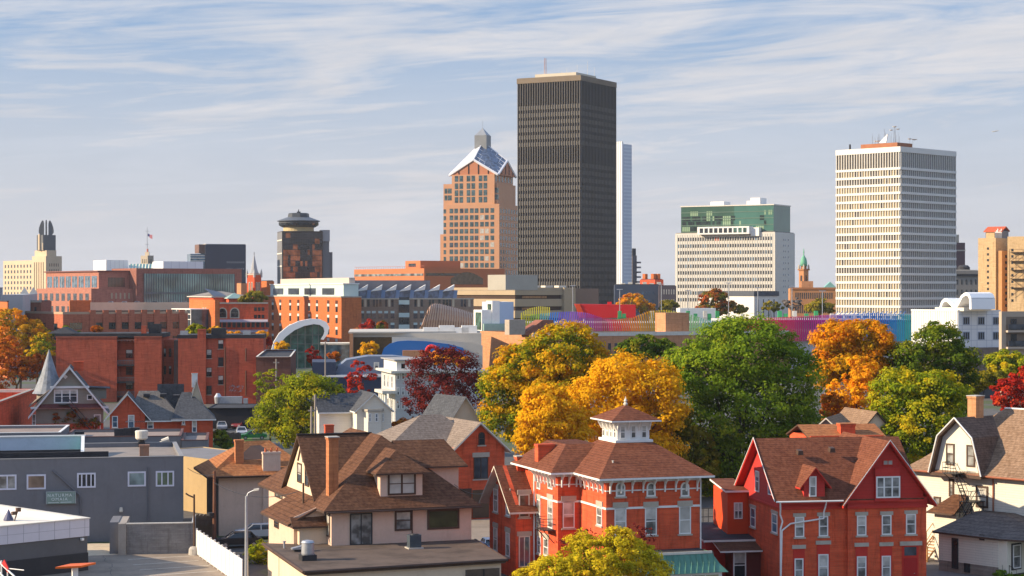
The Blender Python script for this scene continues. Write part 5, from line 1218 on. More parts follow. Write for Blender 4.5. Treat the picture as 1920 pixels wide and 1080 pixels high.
# creeper on its front
me=crown([((x0+x1)/2-2.0,-.2,2.6,1.0,.25,2.3),((x0+x1)/2+.5,-.2,2.9,2.2,.3,2.6),((x0+x1)/2+3.8,-.2,2.4,1.2,.25,2.0)],1900,.22,77,(.3,.6),.05,40); me.materials.append(L_mix)
o=put('ivy',me,None,Q.world(0,0,0),Q.a); tag(o,'half turned creeper climbing the front wall of the turret house','climbing plant')
# red brick cottage
V=Fr(206,306,10)
P=bld('brick_cottage','red brick house with front gable and grey hip roofs, right of the turret house','house',V)
f=lambda u,v,y=0: V.f(u,v,y)
xa=0; xb_=f(272,800)[0]; xc=f(339,800)[0]; xd=f(399,800)[0]; ze=f(260,775)[1]; zr=f(233,738)[1]
MB().box(0,xb_,0,12,0,ze).box(xb_,xc,.6,12,0,ze-1.2).build('wall',B_red,P); MB().box(xc+.01,xd,-.5,10,0,ze-1.0).build('wall',B_red,P)
MB().exty([(0,ze),(xb_,ze),(xb_/2,zr-.25)],0,.3).build('gable_wall',B_red,P)
gable(P,0,xb_,0,9,ze,zr,'y',[R_grey,M_white],.9,.5,.2)
hip(P,xb_-3,xc+.5,.0,12.6,ze-1.2,zr+.1,(xb_-1.0,6.3),(xc-3.5,6.3),[shingle('worn_grey_shingle',(.12,.11,.105),(.18,.165,.15),rh=.2),M_white],.18,'hip_roof')
hip(P,xc-1.5,xd+.5,-1.0,10.6,ze-1.0,zr-.1,(xc+.2,5),(xc+1.6,5),[R_grey,M_white],.18,'hip_roof')
for u0,v0,u1,v1,y in ((240,778,252,803,0),(210,780,221,802,0),(276,790,288,804,.6),(360,788,369,811,-.5),(341,786,347,796,-.5)):
    pwin(P,V,'f',u0,v0,u1,v1,y,fm=M_white,gm=G_blue,fw=.13,sill=M_stone)
g0=f(349,735,4)[0]; g1=f(388,735,4)[0]; zg=f(368,716,4)[1]
MB().exty([(g0,ze-.6),(g1,ze-.6),((g0+g1)/2,zg)],4,4.4).build('rear_gable_wall',S_concr,P); gable(P,g0,g1,4,11,ze-.6,zg+.3,'y',[R_grey,M_white],.4,.3,.18,'rear_gable_roof')
x,z=f(365,708,7); chimney(P,x,7,.9,.9,zg-1,zg+1.3,M_white,B_red)
MB().box(f(295,720,9)[0],f(345,720,9)[0],9,9.3,ze,f(320,720,9)[1]).build('rear_slope',R_grey,P)
for u,v in ((275,740),(306,740),(331,742)):
    x,z=f(u,v+3,4.6); MB().ext([(x-.5,4.4,z-.1),(x+.5,4.4,z-.1),(x+.5,4.4,z+.35),(x-.5,4.4,z+.35)],(0,1,.1)).build('roof_vent',M_tar,P)
# white cottage
C_=Fr(669,292,16)
P=bld('white_cottage','small cream white house with grey gable roof between lime tree and maroon tree','house',C_)
w=C_.f(734)[0]; ze=C_.f(700,767)[1]; zr=C_.f(703,737)[1]
SW=siding('cream_white_siding',(.72,.66,.55),rh=.25,line=.8)
MB().box(0,w,0,10,0,ze).build('wall',SW,P); MB().exty([(0,ze),(w,ze),(w/2,zr-.2)],0,.3).build('gable_wall',SW,P)
gable(P,0,w,0,10,ze,zr,'y',[R_grey,M_white],.4,.4,.18)
gable(P,-5,2,3.5,10,ze-.3,zr-.3,'x',[R_grey,M_white],.4,.3,.18,'side_roof'); MB().box(-5,-.01,3.7,10,0,ze-.35).build('wall',SW,P)
MB().slab([(-4.9,1.6,3.0),(-.01,1.6,3.0),(-.01,3.69,3.6),(-4.9,3.69,3.6)],.12,0,0).build('porch_roof',M_white,P)
bx0=C_.f(690,768,-1)[0]; bx1=C_.f(714,768,-1)[0]
MB().prism([(bx0-.5,0),(bx0,-1),(bx1,-1),(bx1+.5,0)],0,ze-.3).build('bay_wall',SW,P); MB().ext([(bx0-.7,0,ze-.3),(bx0-.1,-1.2,ze-.3),(bx1+.1,-1.2,ze-.3),(bx1+.7,0,ze-.3)],(0,.0,.35)).build('bay_roof',M_stone,P)
pwin(P,C_,'f',691,775,696,791,-1,fm=M_white,gm=G_blue,fw=.12); pwin(P,C_,'f',703,775,709,791,-1,fm=M_white,gm=G_blue,fw=.12); pwin(P,C_,'f',716,775,720,791,0,fm=M_white,gm=G_dark,fw=.12)
x,y=C_.h(636,800,4); t=P; chimney(P,-4.0,1.0,1.3,1.0,0,zat(796,292),B_red)
# tall white house behind maroon tree
X_=Fr(741,352,14)
P=bld('tall_white_house','tall white Italianate house with a grey flat roof, half hidden by the maroon tree','house',X_)
h=zat(686,352); MB().box(0,16,0,14,0,h-1.3).build('wall',siding('cool_white_siding',(.50,.50,.50),rh=.25,line=.8),P)
MB().box(-.9,17,-.9,15,h-1.3,h-.9).build('eave',M_trim,P); MB().box(.3,15,.3,13,h-.9,h+.9).build('attic_wall',M_white,P); MB().box(-.2,15.6,-.3,13.6,h+.9,h+1.1).build('roof',plain('light_grey_roof',(.33,.32,.31),.8,.15,.5),P)
for v in (697,726,752):
    for u in (744,753,763): pwin(P,X_,'f',u,v,u+5,v+15,0,fm=M_white,gm=G_mid,fw=.12)
for x in (1.5,5,8.5): window(P,'f',x,h-.6,.9,1.1,.3,'plain',M_white,G_dark,.1)
for yy in (3,7,10.5):
    for zz in (h-4.2,h-8.4): window(P,'l',yy,zz,1.1,2.3,0,'sash',M_white,G_mid,.12)
pb=MB().box(-2.2,-.02,-1,6,0,.6)
for i in range(4): pb.lathe([(.3,.6),(.24,6.6)],10,(-1.9,-.7+i*1.9,0))
pb.build('porch_columns',M_white,P); MB().box(-2.6,-.02,-1.4,6.6,6.6,7.1).build('porch_roof',M_trim,P)
# taupe / grey gable tops
for lab,u0,Y,a,ua,uv,ub,vb,m1,m2,wm in (('steep grey roof with a cream front gable behind the brick house roof',845,262,30,845,858,905,785,R_grey,M_trim,S_cream_sun),('tan roofed house with a grey gable low behind the red house',1520,215,-20,1520,1557,1580,809,R_tan,M_trim,S_grey),('tan hipped roof end between the rust tree and the yellow green maple',1600,222,15,1598,1622,1690,822,R_tan,M_brown,S_cream_sun)):
    fr=Fr(u0,Y,a); P=bld('roof_top_house',lab,'house',fr); k=Y/F; w=(ub-ua)*k; zt=zat({858:744,1557:782,1622:772}[uv],Y); zl=zat(vb,Y)
    MB().box(0,w,0,8,0,zl).build('wall',wm,P); MB().exty([(0,zl),(w,zl),(w/2,zt-.2)],0,.3).build('gable_wall',wm,P); gable(P,0,w,0,8,zl,zt,'y',[m1,m2],.4,.4,.16)
fr=Fr(1520,205,10); P=bld('back_house','orange shingle roof with a squat brick chimney just behind the red house','house',fr)
MB().box(0,8,0,7,0,zat(818,205)).build('wall',B_or,P); gable(P,0,8,0,7,zat(820,205),zat(800,205),'x',[R_orange,M_brown],.4,.3,.16); x=fr.f(1594)[0]; chimney(P,x,1.2,1.6,1.1,zat(830,205),zat(797,205),B_or,B_chim)
fr=Fr(1410,255,5); 
# navy building
Nv=Fr(612,395,6)
P=bld('navy_building','navy blue building with a curved grey blue upper roof front','building',Nv)
h=zat(708,395); w=Nv.f(780)[0]; NV=plain('navy_paint',(.035,.048,.085),.7,.12,.3)
MB().box(-2.8,w,0,24,0,h).build('wall',NV,P)
NB=plain('slate_blue_panel',(.16,.19,.25),.6,.1,.4)
prof=[(0,h),(w,h)]+[(w-(w)*i/14, h+3.2*math.sin(math.pi*(.5+.5*i/14))**.55 if i<14 else h) for i in range(15)]
prof=[Nv.f(u,v,5) for u,v in ((628,703),(775,700),(775,672),(740,668),(690,668),(650,675),(634,688))]
MB().exty(prof,5,15).build('curved_roof_front',NB,P)
MB().slab([(-2.9,-.2,h+.15),(w,-.2,h+.15),(w,5,h+.5),(3,5,h+.5)],.15,0,0).build('roof',plain('pale_grey_membrane',(.30,.31,.33),.8,.1,.3),P)
MB().box(-2.8,2,3,20,h,h+3.0).build('side_block',NV,P)
pwin(P,Nv,'f',701,679,711,693,5,style='sash',fm=M_trim,gm=G_dark,fw=.25)
# ---------------------------------------------------------------- museum quarter
Mu=640
# white arched glass entrance
Ar=Fr(560,520,8)
P=bld('arch_entrance','white sweeping arch framing a curved glass entrance hall','building',Ar)
oz=lambda u,v,y=0:Ar.f(u,v,y)
outer=[oz(u,v) for u,v in ((510,668),(509,655),(513,641),(523,625),(540,611),(560,602),(582,597.5),(600,598.5),(612,604),(617,613),(614,626),(606,637))]
inner=[oz(u,v) for u,v in ((518,668),(519,655),(524,645),(536,631),(552,619),(570,611),(588,607.5),(599,609),(606,614),(608,621),(606,628),(601,636))]
b=MB()
for i in range(len(outer)-1): b.ext([(x,-1.5,z) for x,z in (outer[i],outer[i+1],inner[i+1],inner[i])],(0,3.2,0))
b.build('arch',plain('bright_white',(.85,.84,.82),.4,.03,.3),P)
gl=[(x,0,z) for x,z in inner]+[(*[oz(598,668)[0]],0,oz(598,690)[1]),(oz(520,690)[0],0,oz(520,690)[1])]
MB().ext(gl,(0,.2,0)).build('glass_wall',G_green,P)
mb=MB()
for u in (532,545,558,572,586,597):
    x0_,_=oz(u,690); zt=max(oz(u,v)[1] for v in range(600,690,2) if True and False) if False else np.interp(u,[518,536,552,570,588,599,606],[660,631,619,611,607.5,609,614])
    mb.tube((x0_,-.05,oz(u,690)[1]),(x0_,-.05,oz(u,zt)[1]),.12,.12,4)
for v in (628,645,660): mb.tube((oz(np.interp(v,[611,631,645,660],[570,536,524,519]),v)[0],-.05,oz(560,v)[1]),(oz(602,v)[0],-.05,oz(560,v)[1]),.1,.1,4)
mb.build('mullion',plain('grey_mullion',(.16,.18,.17),.5,.1,1),P)
MB().box(oz(598,690)[0],oz(660,690)[0],2,12,0,oz(620,647)[1]).build('link_wall',G_blue,P); MB().box(oz(596,690)[0],oz(664,690)[0],1.4,12.6,oz(620,647)[1],oz(620,644)[1]).build('link_roof',M_trim,P)
MB().box(oz(515,690)[0],oz(600,690)[0],.3,6,0,2).build('plinth',M_conc,P)
# museum hall: white slab roofs, blue bowl wall
Mh=Fr(655,500,4)
P=bld('museum_hall','low museum hall with pale slab roofs and a bright blue curved wall','museum',Mh)
mz=lambda u,v,y=0:Mh.f(u,v,y)
w=mz(905,640)[0]
MB().box(0,w,6,40,0,mz(700,625,6)[1]).build('wall',plain('pale_museum_wall',(.52,.47,.40),.8,.08,.3),P)
MB().prism([(-.3,5),(mz(740,640,5)[0],5),(w,12),(w,42),(-.3,42)],mz(700,625,5)[1],mz(700,622,5)[1]).build('roof',plain('pale_museum_roof',(.50,.46,.40),.85,.1,.2),P)
MB().box(0,.9,3.5,6,0,mz(658,626,3.5)[1]).build('end_wall',B_tan,P)
MB().box(1,mz(735,660,5.9)[0],5.9,5.95,0,mz(700,632,5.9)[1]).build('ivy_panel',plain('ivy_brown',(.10,.06,.025),.9,.4,2),P)
MB().exty([mz(u,v,4) for u,v in ((735,690),(735,632),(790,634),(880,642),(905,648),(905,690))],4,5.8).build('canopy_wall',plain('pale_museum_wall',(.52,.47,.40)),P)
MB().exty([mz(u,v,3) for u,v in ((716,690),(716,664),(720,653),(730,645),(745,640),(765,638.5),(800,640),(840,645),(868,652),(885,690))],3,3.98).build('blue_wall',plain('cobalt_wall',(.02,.14,.42),.5,.05,.3),P)
MB().box(mz(755,690,1)[0],mz(800,690,1)[0],.5,2.9,0,mz(780,657,1)[1]).build('low_kiosk',B_tan,P)
for i,u in enumerate((808,838,865,880)): 
    x,z=mz(u,622,10); MB().box(x-2,x+2,10,13,z-.5,z+1.1+.5*(i%2)).build('roof_unit',M_white,P)
# red ball sculpture
x,y,z=at(811,657,400)
t=thing('red_sculpture','red knotted round sculpture above the maroon tree','sculpture',(x,y,0))
b=MB(); rp=plain('sculpture_red',(.65,.02,.02),.35,.04,1)
for k in range(3):
    pts=[(math.cos(a)*1.0+.2*k-.2,math.sin(a*2+k)*.5,z+math.sin(a)*.95*(1-.12*k)) for a in [2*math.pi*i/14 for i in range(15)]]; b.path(pts,.32,8)
b.build('ring',rp,t,smooth=True); MB().tube((0,0,0),(0,0,z-.9),.2).build('post',M_steel,t)
# bronze shell roof
Bs=Fr(793,600,6)
P=bld('bronze_shell','ribbed bronze coloured shell roof lying between the grey school and the white box','building',Bs)
BR=plain('bronze_metal',(.50,.31,.20),.45,.1,.4,metal=.6)
n=26; b=MB(); rib=MB(); W_=Bs.f(912)[0]; prev=None
def ring(s):
    x0=W_*s; top=np.interp(s,[0,.05,.12,.18,.3,.6,1],[zat(604,600),zat(582,600),zat(572,600),zat(569.5,600),zat(571,600),zat(580,600),zat(594,600)]); base=zat(621,600); dep=np.interp(s,[0,.08,.25,1],[1,5,9,13])
    return [Vector((x0+1.8*math.sin(math.pi*i/10)*(1-s)-1.2*(1-s),dep-dep*math.cos(math.pi*i/10),base+(top-base)*max(0,math.sin(math.pi*i/10))**.75)) for i in range(11)]
for i in range(n+1):
    r=ring(i/n)
    if prev:
        for j in range(10): b.poly([prev[j],r[j],r[j+1],prev[j+1]])
    rib.path([p+Vector((0,-.1,.1)) for p in r[:8]],.13,4); prev=r
b.build('shell',BR,P,smooth=True); rib.build('ribs',plain('bronze_rib',(.16,.085,.05),.5,.1,1,metal=.5),P)
MB().box(-1,W_,-.5,26,0,zat(621,600)).build('wall',M_trim,P)
# white boxy stair tower
P,fr,w,d,h=easy('white_box_tower','white and pale blue boxy stair tower on the tan brick museum wing',924,560,18,904,963,566,plain('pale_blue_panel',(.38,.48,.62),.5,.05,.3),M_white,.3)
MB().box(-.25,2.0,-.2,d*.55,h-9,h+.3).box(-3.2,-.26,.2,d*.8,h-9,h-2.3).build('white_frame',M_white,P); MB().box(-.35,-.25,.5,d*.4,h-6,h-.6).box(-3.3,-3.2,.8,d*.6,h-8,h-3).build('tall_window',G_green,P)
MB().box(-3.0,3.2,-1.2,-.22,h-12,h-6.2).build('glazed_base',plain('mint_glass',(.28,.42,.36),.2,.1,.5),P)
# tan brick museum wing
fr=Fr(998,520,24); P=bld('tan_brick_wing','long tan brick museum wing with pale flat roof edge behind green and golden trees','museum',fr)
w=fr.f(1480)[0]; d=fr.l(900)[0]; h=zat(625,520)
flat_block(P,0,9,0,d,h,B_tan,M_white,par=.5); MB().box(9.01,w,0,9,0,h-.5).build('wall',B_tan,P); MB().box(9.01,w,.01,9,h-.5,h-.3).build('roof',M_trim,P)
MB().box(-.05,w,-.15,.0,h-.9,h+.12).build('roof_edge',M_trim,P)
for i in range(24): MB()
pn=Panes(P); pn.grid('f',w*.10,w*.45,14,h-7.5,h-2.2,1,.42,.75,G_mid,-.06); pn.flush()
x,_=fr.f(1274,610,3); MB().box(fr.f(1248,610,3)[0],fr.f(1292,610,3)[0],3,9,h-.6,h+5.2).build('roof_block',B_tan,P)
MB().ext([fr.pick(982,625,1,2),fr.pick(1000,613,1,2),fr.pick(1018,600,1,2),fr.pick(1038,600,1,2),fr.pick(1038,628,1,2),fr.pick(982,628,1,2)],(0,5,0)).build('slanted_block',B_mauve,P)
MB().box(fr.f(955,600,2)[0],fr.f(985,600,2)[0],2,5,h-.4,h+3.6).build('louvre_unit',plain('louvre_tan',(.36,.30,.24),.6,.15,1),P)
# ---------------------------------------------------------------- rainbow slat garage
def rainbow(t):
    st=[(0,(.70,.62,.03)),(.06,(.30,.60,.08)),(.11,(.02,.30,.72)),(.18,(.20,.12,.62)),(.25,(.50,.14,.58)),(.33,(.68,.06,.32)),(.42,(.72,.02,.05)),(.5,(.78,.16,.01)),(.58,(.80,.38,.012)),(.68,(.70,.58,.03)),(.78,(.30,.55,.25)),(.88,(.22,.50,.58)),(1,(.10,.34,.66))]
    for (a,ca_),(b_,cb_) in zip(st,st[1:]):
        if t<=b_: f=(t-a)/(b_-a); return tuple(x+(y-x)*f for x,y in zip(ca_,cb_))
    return st[-1][1]
def slatmat(t,pal=rainbow,tagn='r'):
    k=int(t*23)/23; return plain('slat_%s_%d'%(tagn,int(t*23)),pal(k),.5,.06,.5)
Rg=Fr(975,580,3)
P=bld('slat_garage','parking garage wrapped in wavy slats running yellow, blue, violet, red, orange to teal','parking garage',Rg)
u0,u1=978,1372
MB().box(0,Rg.f(1372)[0],1.5,40,0,zat(606,580)).build('deck',M_conc,P)
MB().box(0,Rg.f(1372)[0],.9,1.1,zat(615,580),zat(612,580)).build('deck_edge',M_white,P)
tops=[(978,590),(1000,589),(1040,585),(1070,584),(1100,587),(1130,596),(1160,599),(1190,596),(1220,584),(1250,581),(1290,589),(1320,600),(1372,604)]
ns=96
for i in range(ns):
    u=u0+(u1-u0)*i/(ns-1); t=(i/(ns-1)*1.0)*.98+.01
    v=np.interp(u,[a for a,_ in tops],[b_ for _,b_ in tops]); x=Rg.f(u)[0]; y=-.4+.5*math.sin(i*.21); z1=zat(v,580); z0=zat(621,580)
    o=MB().ext([(x-.21,y,z0),(x+.21,y,z0),(x+.21+.9*math.sin(i*.09),y,z1),(x-.21+.9*math.sin(i*.09),y,z1)],(0,.3,0)).build('slat',slatmat(t),P)
for i in range(14):
    u=978+52*i/13; x=Rg.f(u,570,16)[0]; zt=zat(np.interp(u,[978,992,1012,1030],[586,578,574,576]),598); MB().box(x-.16,x+.16,16,16.3,zat(592,598),zt).build('rear_slat',plain('slat_yellow',(.66,.56,.05),.5,.06,.5),P)
Rm=Fr(1372,585,3)
P=bld('slat_garage','second slat wrapped garage in crimson, magenta, violet and blue, left of the white apartments','parking garage',Rm)
w=Rm.f(1712)[0]; MB().box(0,w,1.2,40,0,zat(600,585)).build('deck',plain('pale_deck_concrete',(.46,.45,.46),.9,.1,.3),P)
MB().box(0,w,.75,1.1,zat(604,585),zat(600,585)).build('deck_edge',plain('magenta_rail',(.45,.04,.20),.5,.05,1),P)
pal=lambda t:(lambda st:[tuple(x+(y-x)*((t-a)/(b_-a)) for x,y in zip(c1,c2)) for (a,c1),(b_,c2) in zip(st,st[1:]) if a<=t<=b_][0])([(0,(.70,.14,.015)),(.12,(.70,.03,.03)),(.3,(.66,.02,.13)),(.48,(.55,.03,.32)),(.56,(.25,.08,.50)),(.62,(.03,.16,.60)),(.85,(.015,.24,.66)),(.95,(.03,.38,.42)),(1.0,(.04,.42,.24))])
for i in range(92):
    t=i/91; u=1374+336*t; x=Rm.f(u)[0]; v=np.interp(u,[1374,1440,1568,1640,1710],[598,596,590,587,590]); y=.3*math.sin(i*.17)
    MB().box(x-.18,x+.18,y,y+.35,zat(640,585),zat(v,585)).build('slat',slatmat(t*.999,pal,'m'),P)
for i in range(16):
    x=Rm.f(1566+i*8.5)[0]; MB().tube((x,.2,zat(590,585)),(x+2.2,6,zat(584,594)),.16,.16,4).build('bent_slat_top',plain('slat_blue_top',(.08,.24,.50),.5,.06,1),P)
for i in range(16):
    u=(1392,1462,1473,1490,1512,1530,1560,1345,1330,1322,1304,1290,1280,1162,1170,1222)[i]; Y=625 if u>1372 else 655
    x,y,_=at(u,600,Y); gcol=plain('pillar_green',(.05,.34,.12),.6,.06,1) if i%3 else M_trim
    t=tag(MB().box(-.6,.6,-.6,.6,0,zat(583 if i%2 else 588,Y)).box(-.7,.7,-.7,.7,zat(589,Y)-1.2,zat(589,Y)-.9).build('roof_pillar',gcol,None,(x,y,0)),'square pillar rising above the slat garages roof deck, one of a scattered row','pillar','pillars on the garage roof decks')
# red hopper-shaped hall and white box wall
P=thing('red_hall','bright red wedge sided hall behind the orange slats','building',(at(1135,580,690)[0],690,0))
k=690/F; RH=plain('hall_red',(.60,.012,.015),.5,.05,.3); RO=plain('hall_orange_red',(.70,.07,.01),.5,.05,.3)
MB().ext([(-45*k,0,zat(596,690)),(57*k,0,zat(596,690)),(57*k,0,zat(571.5,690)),(-57*k,0,zat(570,690))],(0,10,0)).build('wall',RH,P)
MB().ext([(-57*k,-.2,zat(570,690)),(-48*k,-.2,zat(570,690)),(-37*k,-.2,zat(596,690)),(-50*k,-.2,zat(596,690))],(0,.2,0)).build('orange_edge',RO,P); MB().box(1,2.4,3,5,zat(571,690),zat(566,690)).build('roof_hut',RH,P)
MB().box(-40*k,50*k,.5,9,0,zat(596,690)).build('base',M_conc,P)
P,fr,w,d,h=easy('white_wall_block','plain white box wall above the teal slats right end',1275,665,4,1268,1342,578,M_white,M_white,.2)
# lamp masts on the garages
for i,(u,vt,Y) in enumerate(((1074,536,655),(1162,543,655),(1240,533,670),(1290,545,660),(1366,531,660),(1421,540,640),(1485,537,640),(1542,546,630))):
    x,y,_=at(u,0,Y); t=thing('light_mast','thin grey light mast with a short cross head on the garage roofs','street lamp',(x,y,0),0,'light masts on the slat garages')
    MB().tube((0,0,0),(0,0,zat(vt,Y)),.16,.12,6).build('pole',M_steel,t); MB().box(-1.0,1.0,-.2,.2,zat(vt,Y)-.05,zat(vt,Y)+.2).build('lamp_head',M_steel,t)
# white apartments with the M shaped roof form
Ap=Fr(1797,455,22)
P=bld('white_apartments','white ribbed apartment block with a white M shaped roof sculpture','apartment block',Ap)
h=zat(584,455); w=Ap.f(1876)[0]; d=Ap.l(1710)[0]; z0=zat(652,455)
RW=siding('white_ribbed_panel',(.70,.70,.68),rh=6.2,line=.8)
MB().box(0,w,0,d,z0,h).build('wall',plain('white_panel',(.68,.69,.71),.5,.04,.2),P)
b=MB()
for i in range(26): y=d*(i+.5)/26; b.box(-.22,-.002,y-d*.012,y+d*.012,z0,h)
b.build('ribs',M_white,P)
MB().box(-.3,.3,-.05,d,h,h+.35).box(.3,w,-.06,.3,h,h+.3).build('parapet',M_white,P); MB().box(.3,w-.1,.3,d,h,h+.1).build('roof',M_trim,P)
for u in (1809,1837,1865):
    for v in (594,622): pwin(P,Ap,'f',u-3.5,v,u+9,v+15,0,style='v3',fm=plain('blue_grey_frame',(.22,.26,.34),.5,.1,1),gm=G_dark,fw=.18)
b=MB(); gj=plain('panel_joint',(.42,.45,.52),.6,.05,1)
for v in (590,610,617,638): z=Ap.f(1835,v)[1]; b.box(0.05,w-.05,-.012,0,z-.05,z+.05)
for u in (1804,1821,1832,1850,1860): x=Ap.f(u)[0]; b.box(x-.05,x+.05,-.014,0,z0,h)
b.build('panel_joints',gj,P)
MB().box(-3,w+14,-.8,d+2,0,z0).build('podium',brick('grey_podium_brick',(.17,.145,.125),(.20,.17,.15),bw=.6,rh=.25),P); MB().box(-2,w+14,-.95,-.8,0,z0-5.2).build('podium_dark_band',plain('dark_band',(.06,.065,.08),.6,.1,1),P)
for u in (1834,1857,1878,1899): x=Ap.f(u,655,-.9)[0]; MB().box(x-.15,x+.15,-1.05,-.8,z0-2.6,z0-1.9).build('wall_lamp',M_white,P)
# M sculpture: a bent white ribbon plate with depth
ms=[Ap.l(u,v,1.0) for u,v in ((1763,578),(1766,567),(1771,562),(1776,563),(1783,570),(1790,578))]
me_=[Ap.l(u,v,1.0) for u,v in ((1790,578),(1797,568),(1803,556),(1810,551),(1816,553),(1819,560),(1819.5,580))]
b=MB(); wd=.75
path=ms+me_[1:]
for (ya,za),(yb_,zb_) in zip(path,path[1:]):
    dv=Vector((yb_-ya,zb_-za)).normalized(); nn=Vector((-dv.y,dv.x))*wd/2
    b.ext([(1,ya-nn.x,za-nn.y),(1,yb_-nn.x,zb_-nn.y),(1,yb_+nn.x,zb_+nn.y),(1,ya+nn.x,za+nn.y)],(6.6,0,0))
MB().box(.4,8,Ap.l(1797,578,1)[0]-3,Ap.l(1757,578,1)[0],h+.1,h+.9).build('roof_plinth',M_trim,P)
b.build('roof_ribbon',plain('pure_white_paint',(.85,.85,.85),.4,.03,.3),P)
# tan balcony block
P,fr,w,d,h=easy('tan_balcony_block','tan apartment block with recessed balconies at the right edge',1878,440,20,1873,1960,584,plain('tan_panel',(.42,.33,.25),.8,.06,.3),M_white,.3)
for v0,v1 in ((594,619),(622,650)):
    za=fr.f(1880,v1,0)[1]; zb_=fr.f(1880,v0,0)[1]
    MB().box(1.2,w-.5,-.02,.0,za,zb_).build('balcony_recess',plain('recess_brown',(.20,.15,.11),.8,.1,1),P)
    MB().box(1.2,w-.5,-.9,-.82,za+.1,za+1.3).build('balcony_glass',G_mid,P); MB().box(1.0,w,-1.0,-.03,za-.5,za-.05).build('balcony_slab',plain('tan_slab',(.46,.37,.29),.8,.06,.3),P)
    pwin(P,fr,'f',1895,v0+4,1906,v1,-.03,style='v2',fm=M_dark,gm=G_dark); 
# ================================================================== SKYLINE
def tower(name,label,u0,Y,a,uL,uR,vt,wm,rm=None,cat='tower',group=None,d=None,w=None,part='wall',z0=0):
    fr=Fr(u0,Y,a); P=bld(name,label,cat,fr,group)
    w=w or fr.f(uR)[0]; d=d or fr.l(uL)[0]; h=zat(vt,Y)
    MB().box(0,w,0,d,z0,h).build(part,wm,P)
    if rm: MB().box(.4,w-.4,.4,d-.4,h,h+.3).build('roof',rm,P)
    return P,fr,w,d,h
rg=random.Random(11)
# ---- dark bronze office tower
BRZ=plain('bronze_facade',(.020,.020,.022),.5,.1,.05); FIN=plain('bronze_fin',(.088,.080,.073),.6,.06,.05); SPN=plain('bronze_spandrel',(.155,.14,.115),.6,.12,.05)
P,fr,w,d,h=tower('dark_tower','tallest tower, dark bronze slab with vertical fins and tan spandrel rows on its sunlit side',1088,1000,61,972,1153,141,BRZ)
print('dark tower',w,d,h)
def fins(n,face,L,mat,z0,z1,pr,wd):
    m=MB().box(-wd/2,wd/2,-pr,.02,z0,z1).mesh('fin',[mat])
    for i in range(n+1):
        s=L*i/n; put('fin',m,P,(s,0,0) if face=='f' else (0,s,0),ROT[face])
fins(25,'l',d,FIN,2,h-2.6,.75,.42); fins(24,'f',w,FIN,2,h-2.6,.75,.42)
MB().box(-.9,w+.5,-.8,0,h-2.7,h).box(-.9,0,0,d+.5,h-2.7,h).box(0,w+.5,d,d+.5,h-2.7,h).box(w,w+.5,0,d,h-2.7,h).build('cornice',plain('cornice_tan',(.17,.13,.09),.7,.08,.1),P)
k=0; z=h-14.4; fl=3.78
while z>20:
    mech=abs(z-(h-39.5))<4.0
    if not mech:
        MB().box(-.35,-.01,.1,d-.1,z-2.15,z).build('spandrel',SPN,P); MB().box(.1,w-.1,-.35,-.01,z-2.15,z).build('spandrel',SPN,P)
    z-=fl
ph=MB().box(7,30,6,30,h,h+2.6).build('penthouse',plain('penthouse_cream',(.52,.46,.36),.8,.06,.2),P); MB().box(-.2,w,.2,d,h,h+.2).build('roof',M_roofgravel,P)
for (x,y,hh,r) in ((12,27,9,.14),(18,20,5,.1),(20,12,8,.1),(24,8,10,.1),(28,6,7,.1),(16,16,6,.1),(30,20,5,.1)): MB().tube((x,y,h+2),(x,y,h+hh),r,r*.7,5).build('antenna',M_trim,P)
lt=MB(); x,y=9,25
for i in range(4):
    a=math.pi/2*i; lt.tube((x+.7*math.cos(a),y+.7*math.sin(a),h),(x+.5*math.cos(a),y+.5*math.sin(a),h+11),.1,.1,4,)
lt.build('lattice_mast',plain('mast_red',(.50,.30,.27),.6,.2,.4,(1,1,2)),P)
# ---- pink orange stepped tower with blue helm roof
OR=plain('salmon_granite',(.50,.255,.14),.7,.05,.06); ORB=plain('salmon_band',(.44,.17,.085),.7,.05,.06)
T_=Fr(936,1150,70); d_=T_.l(837)[0]; s=d_
P=bld('helm_roof_tower','salmon pink stepped office tower with a blue glazed helm roof and small lantern on top','tower',T_)
Y=1150; Z=lambda v:zat(v,Y)
print('helm',s)
MB().box(0,s,0,s,0,Z(382)).build('wall',OR,P)
MB().box(1.5,s-1,1.5,s+2.5,0,Z(343)).build('side_wing_wall',OR,P); MB().box(2.6,s-2,2.4,s+5.0,0,Z(438)).build('side_wing_wall',OR,P)
MB().box(.6,s-.9,3.2,s-3.2,Z(382)-1,Z(326)).build('upper_wall',OR,P)
e=[1.2,s-1.2]; ze=Z(327); zg=Z(298); zc=Z(270); c=s/2
hr=MB(); BL=glass('helm_blue_glass',(.085,.11,.165),.22,.7)
Cn=[(e[0],e[0]),(e[1],e[0]),(e[1],e[1]),(e[0],e[1])]; Gm=[(c,e[0]),(e[1],c),(c,e[1]),(e[0],c)]
for i in range(4):
    A=(*Cn[i],ze);g1=(*Gm[i],zg);g0=(*Gm[i-1],zg)
    if i in (0,1): hr.poly([(c,c,zc+3),g0,A])
    if i in (3,0): hr.poly([(c,c,zc+3),A,g1],1 if i==3 else 0)
hr.poly([(c,c,zc+3),(*Cn[1],ze),(*Cn[2],ze)]).poly([(c,c,zc+3),(*Cn[2],ze),(*Cn[3],ze)])
hr.build('helm_roof',[BL,plain('roof_white_trim',(.72,.72,.75),.45,.04,.2)],P)
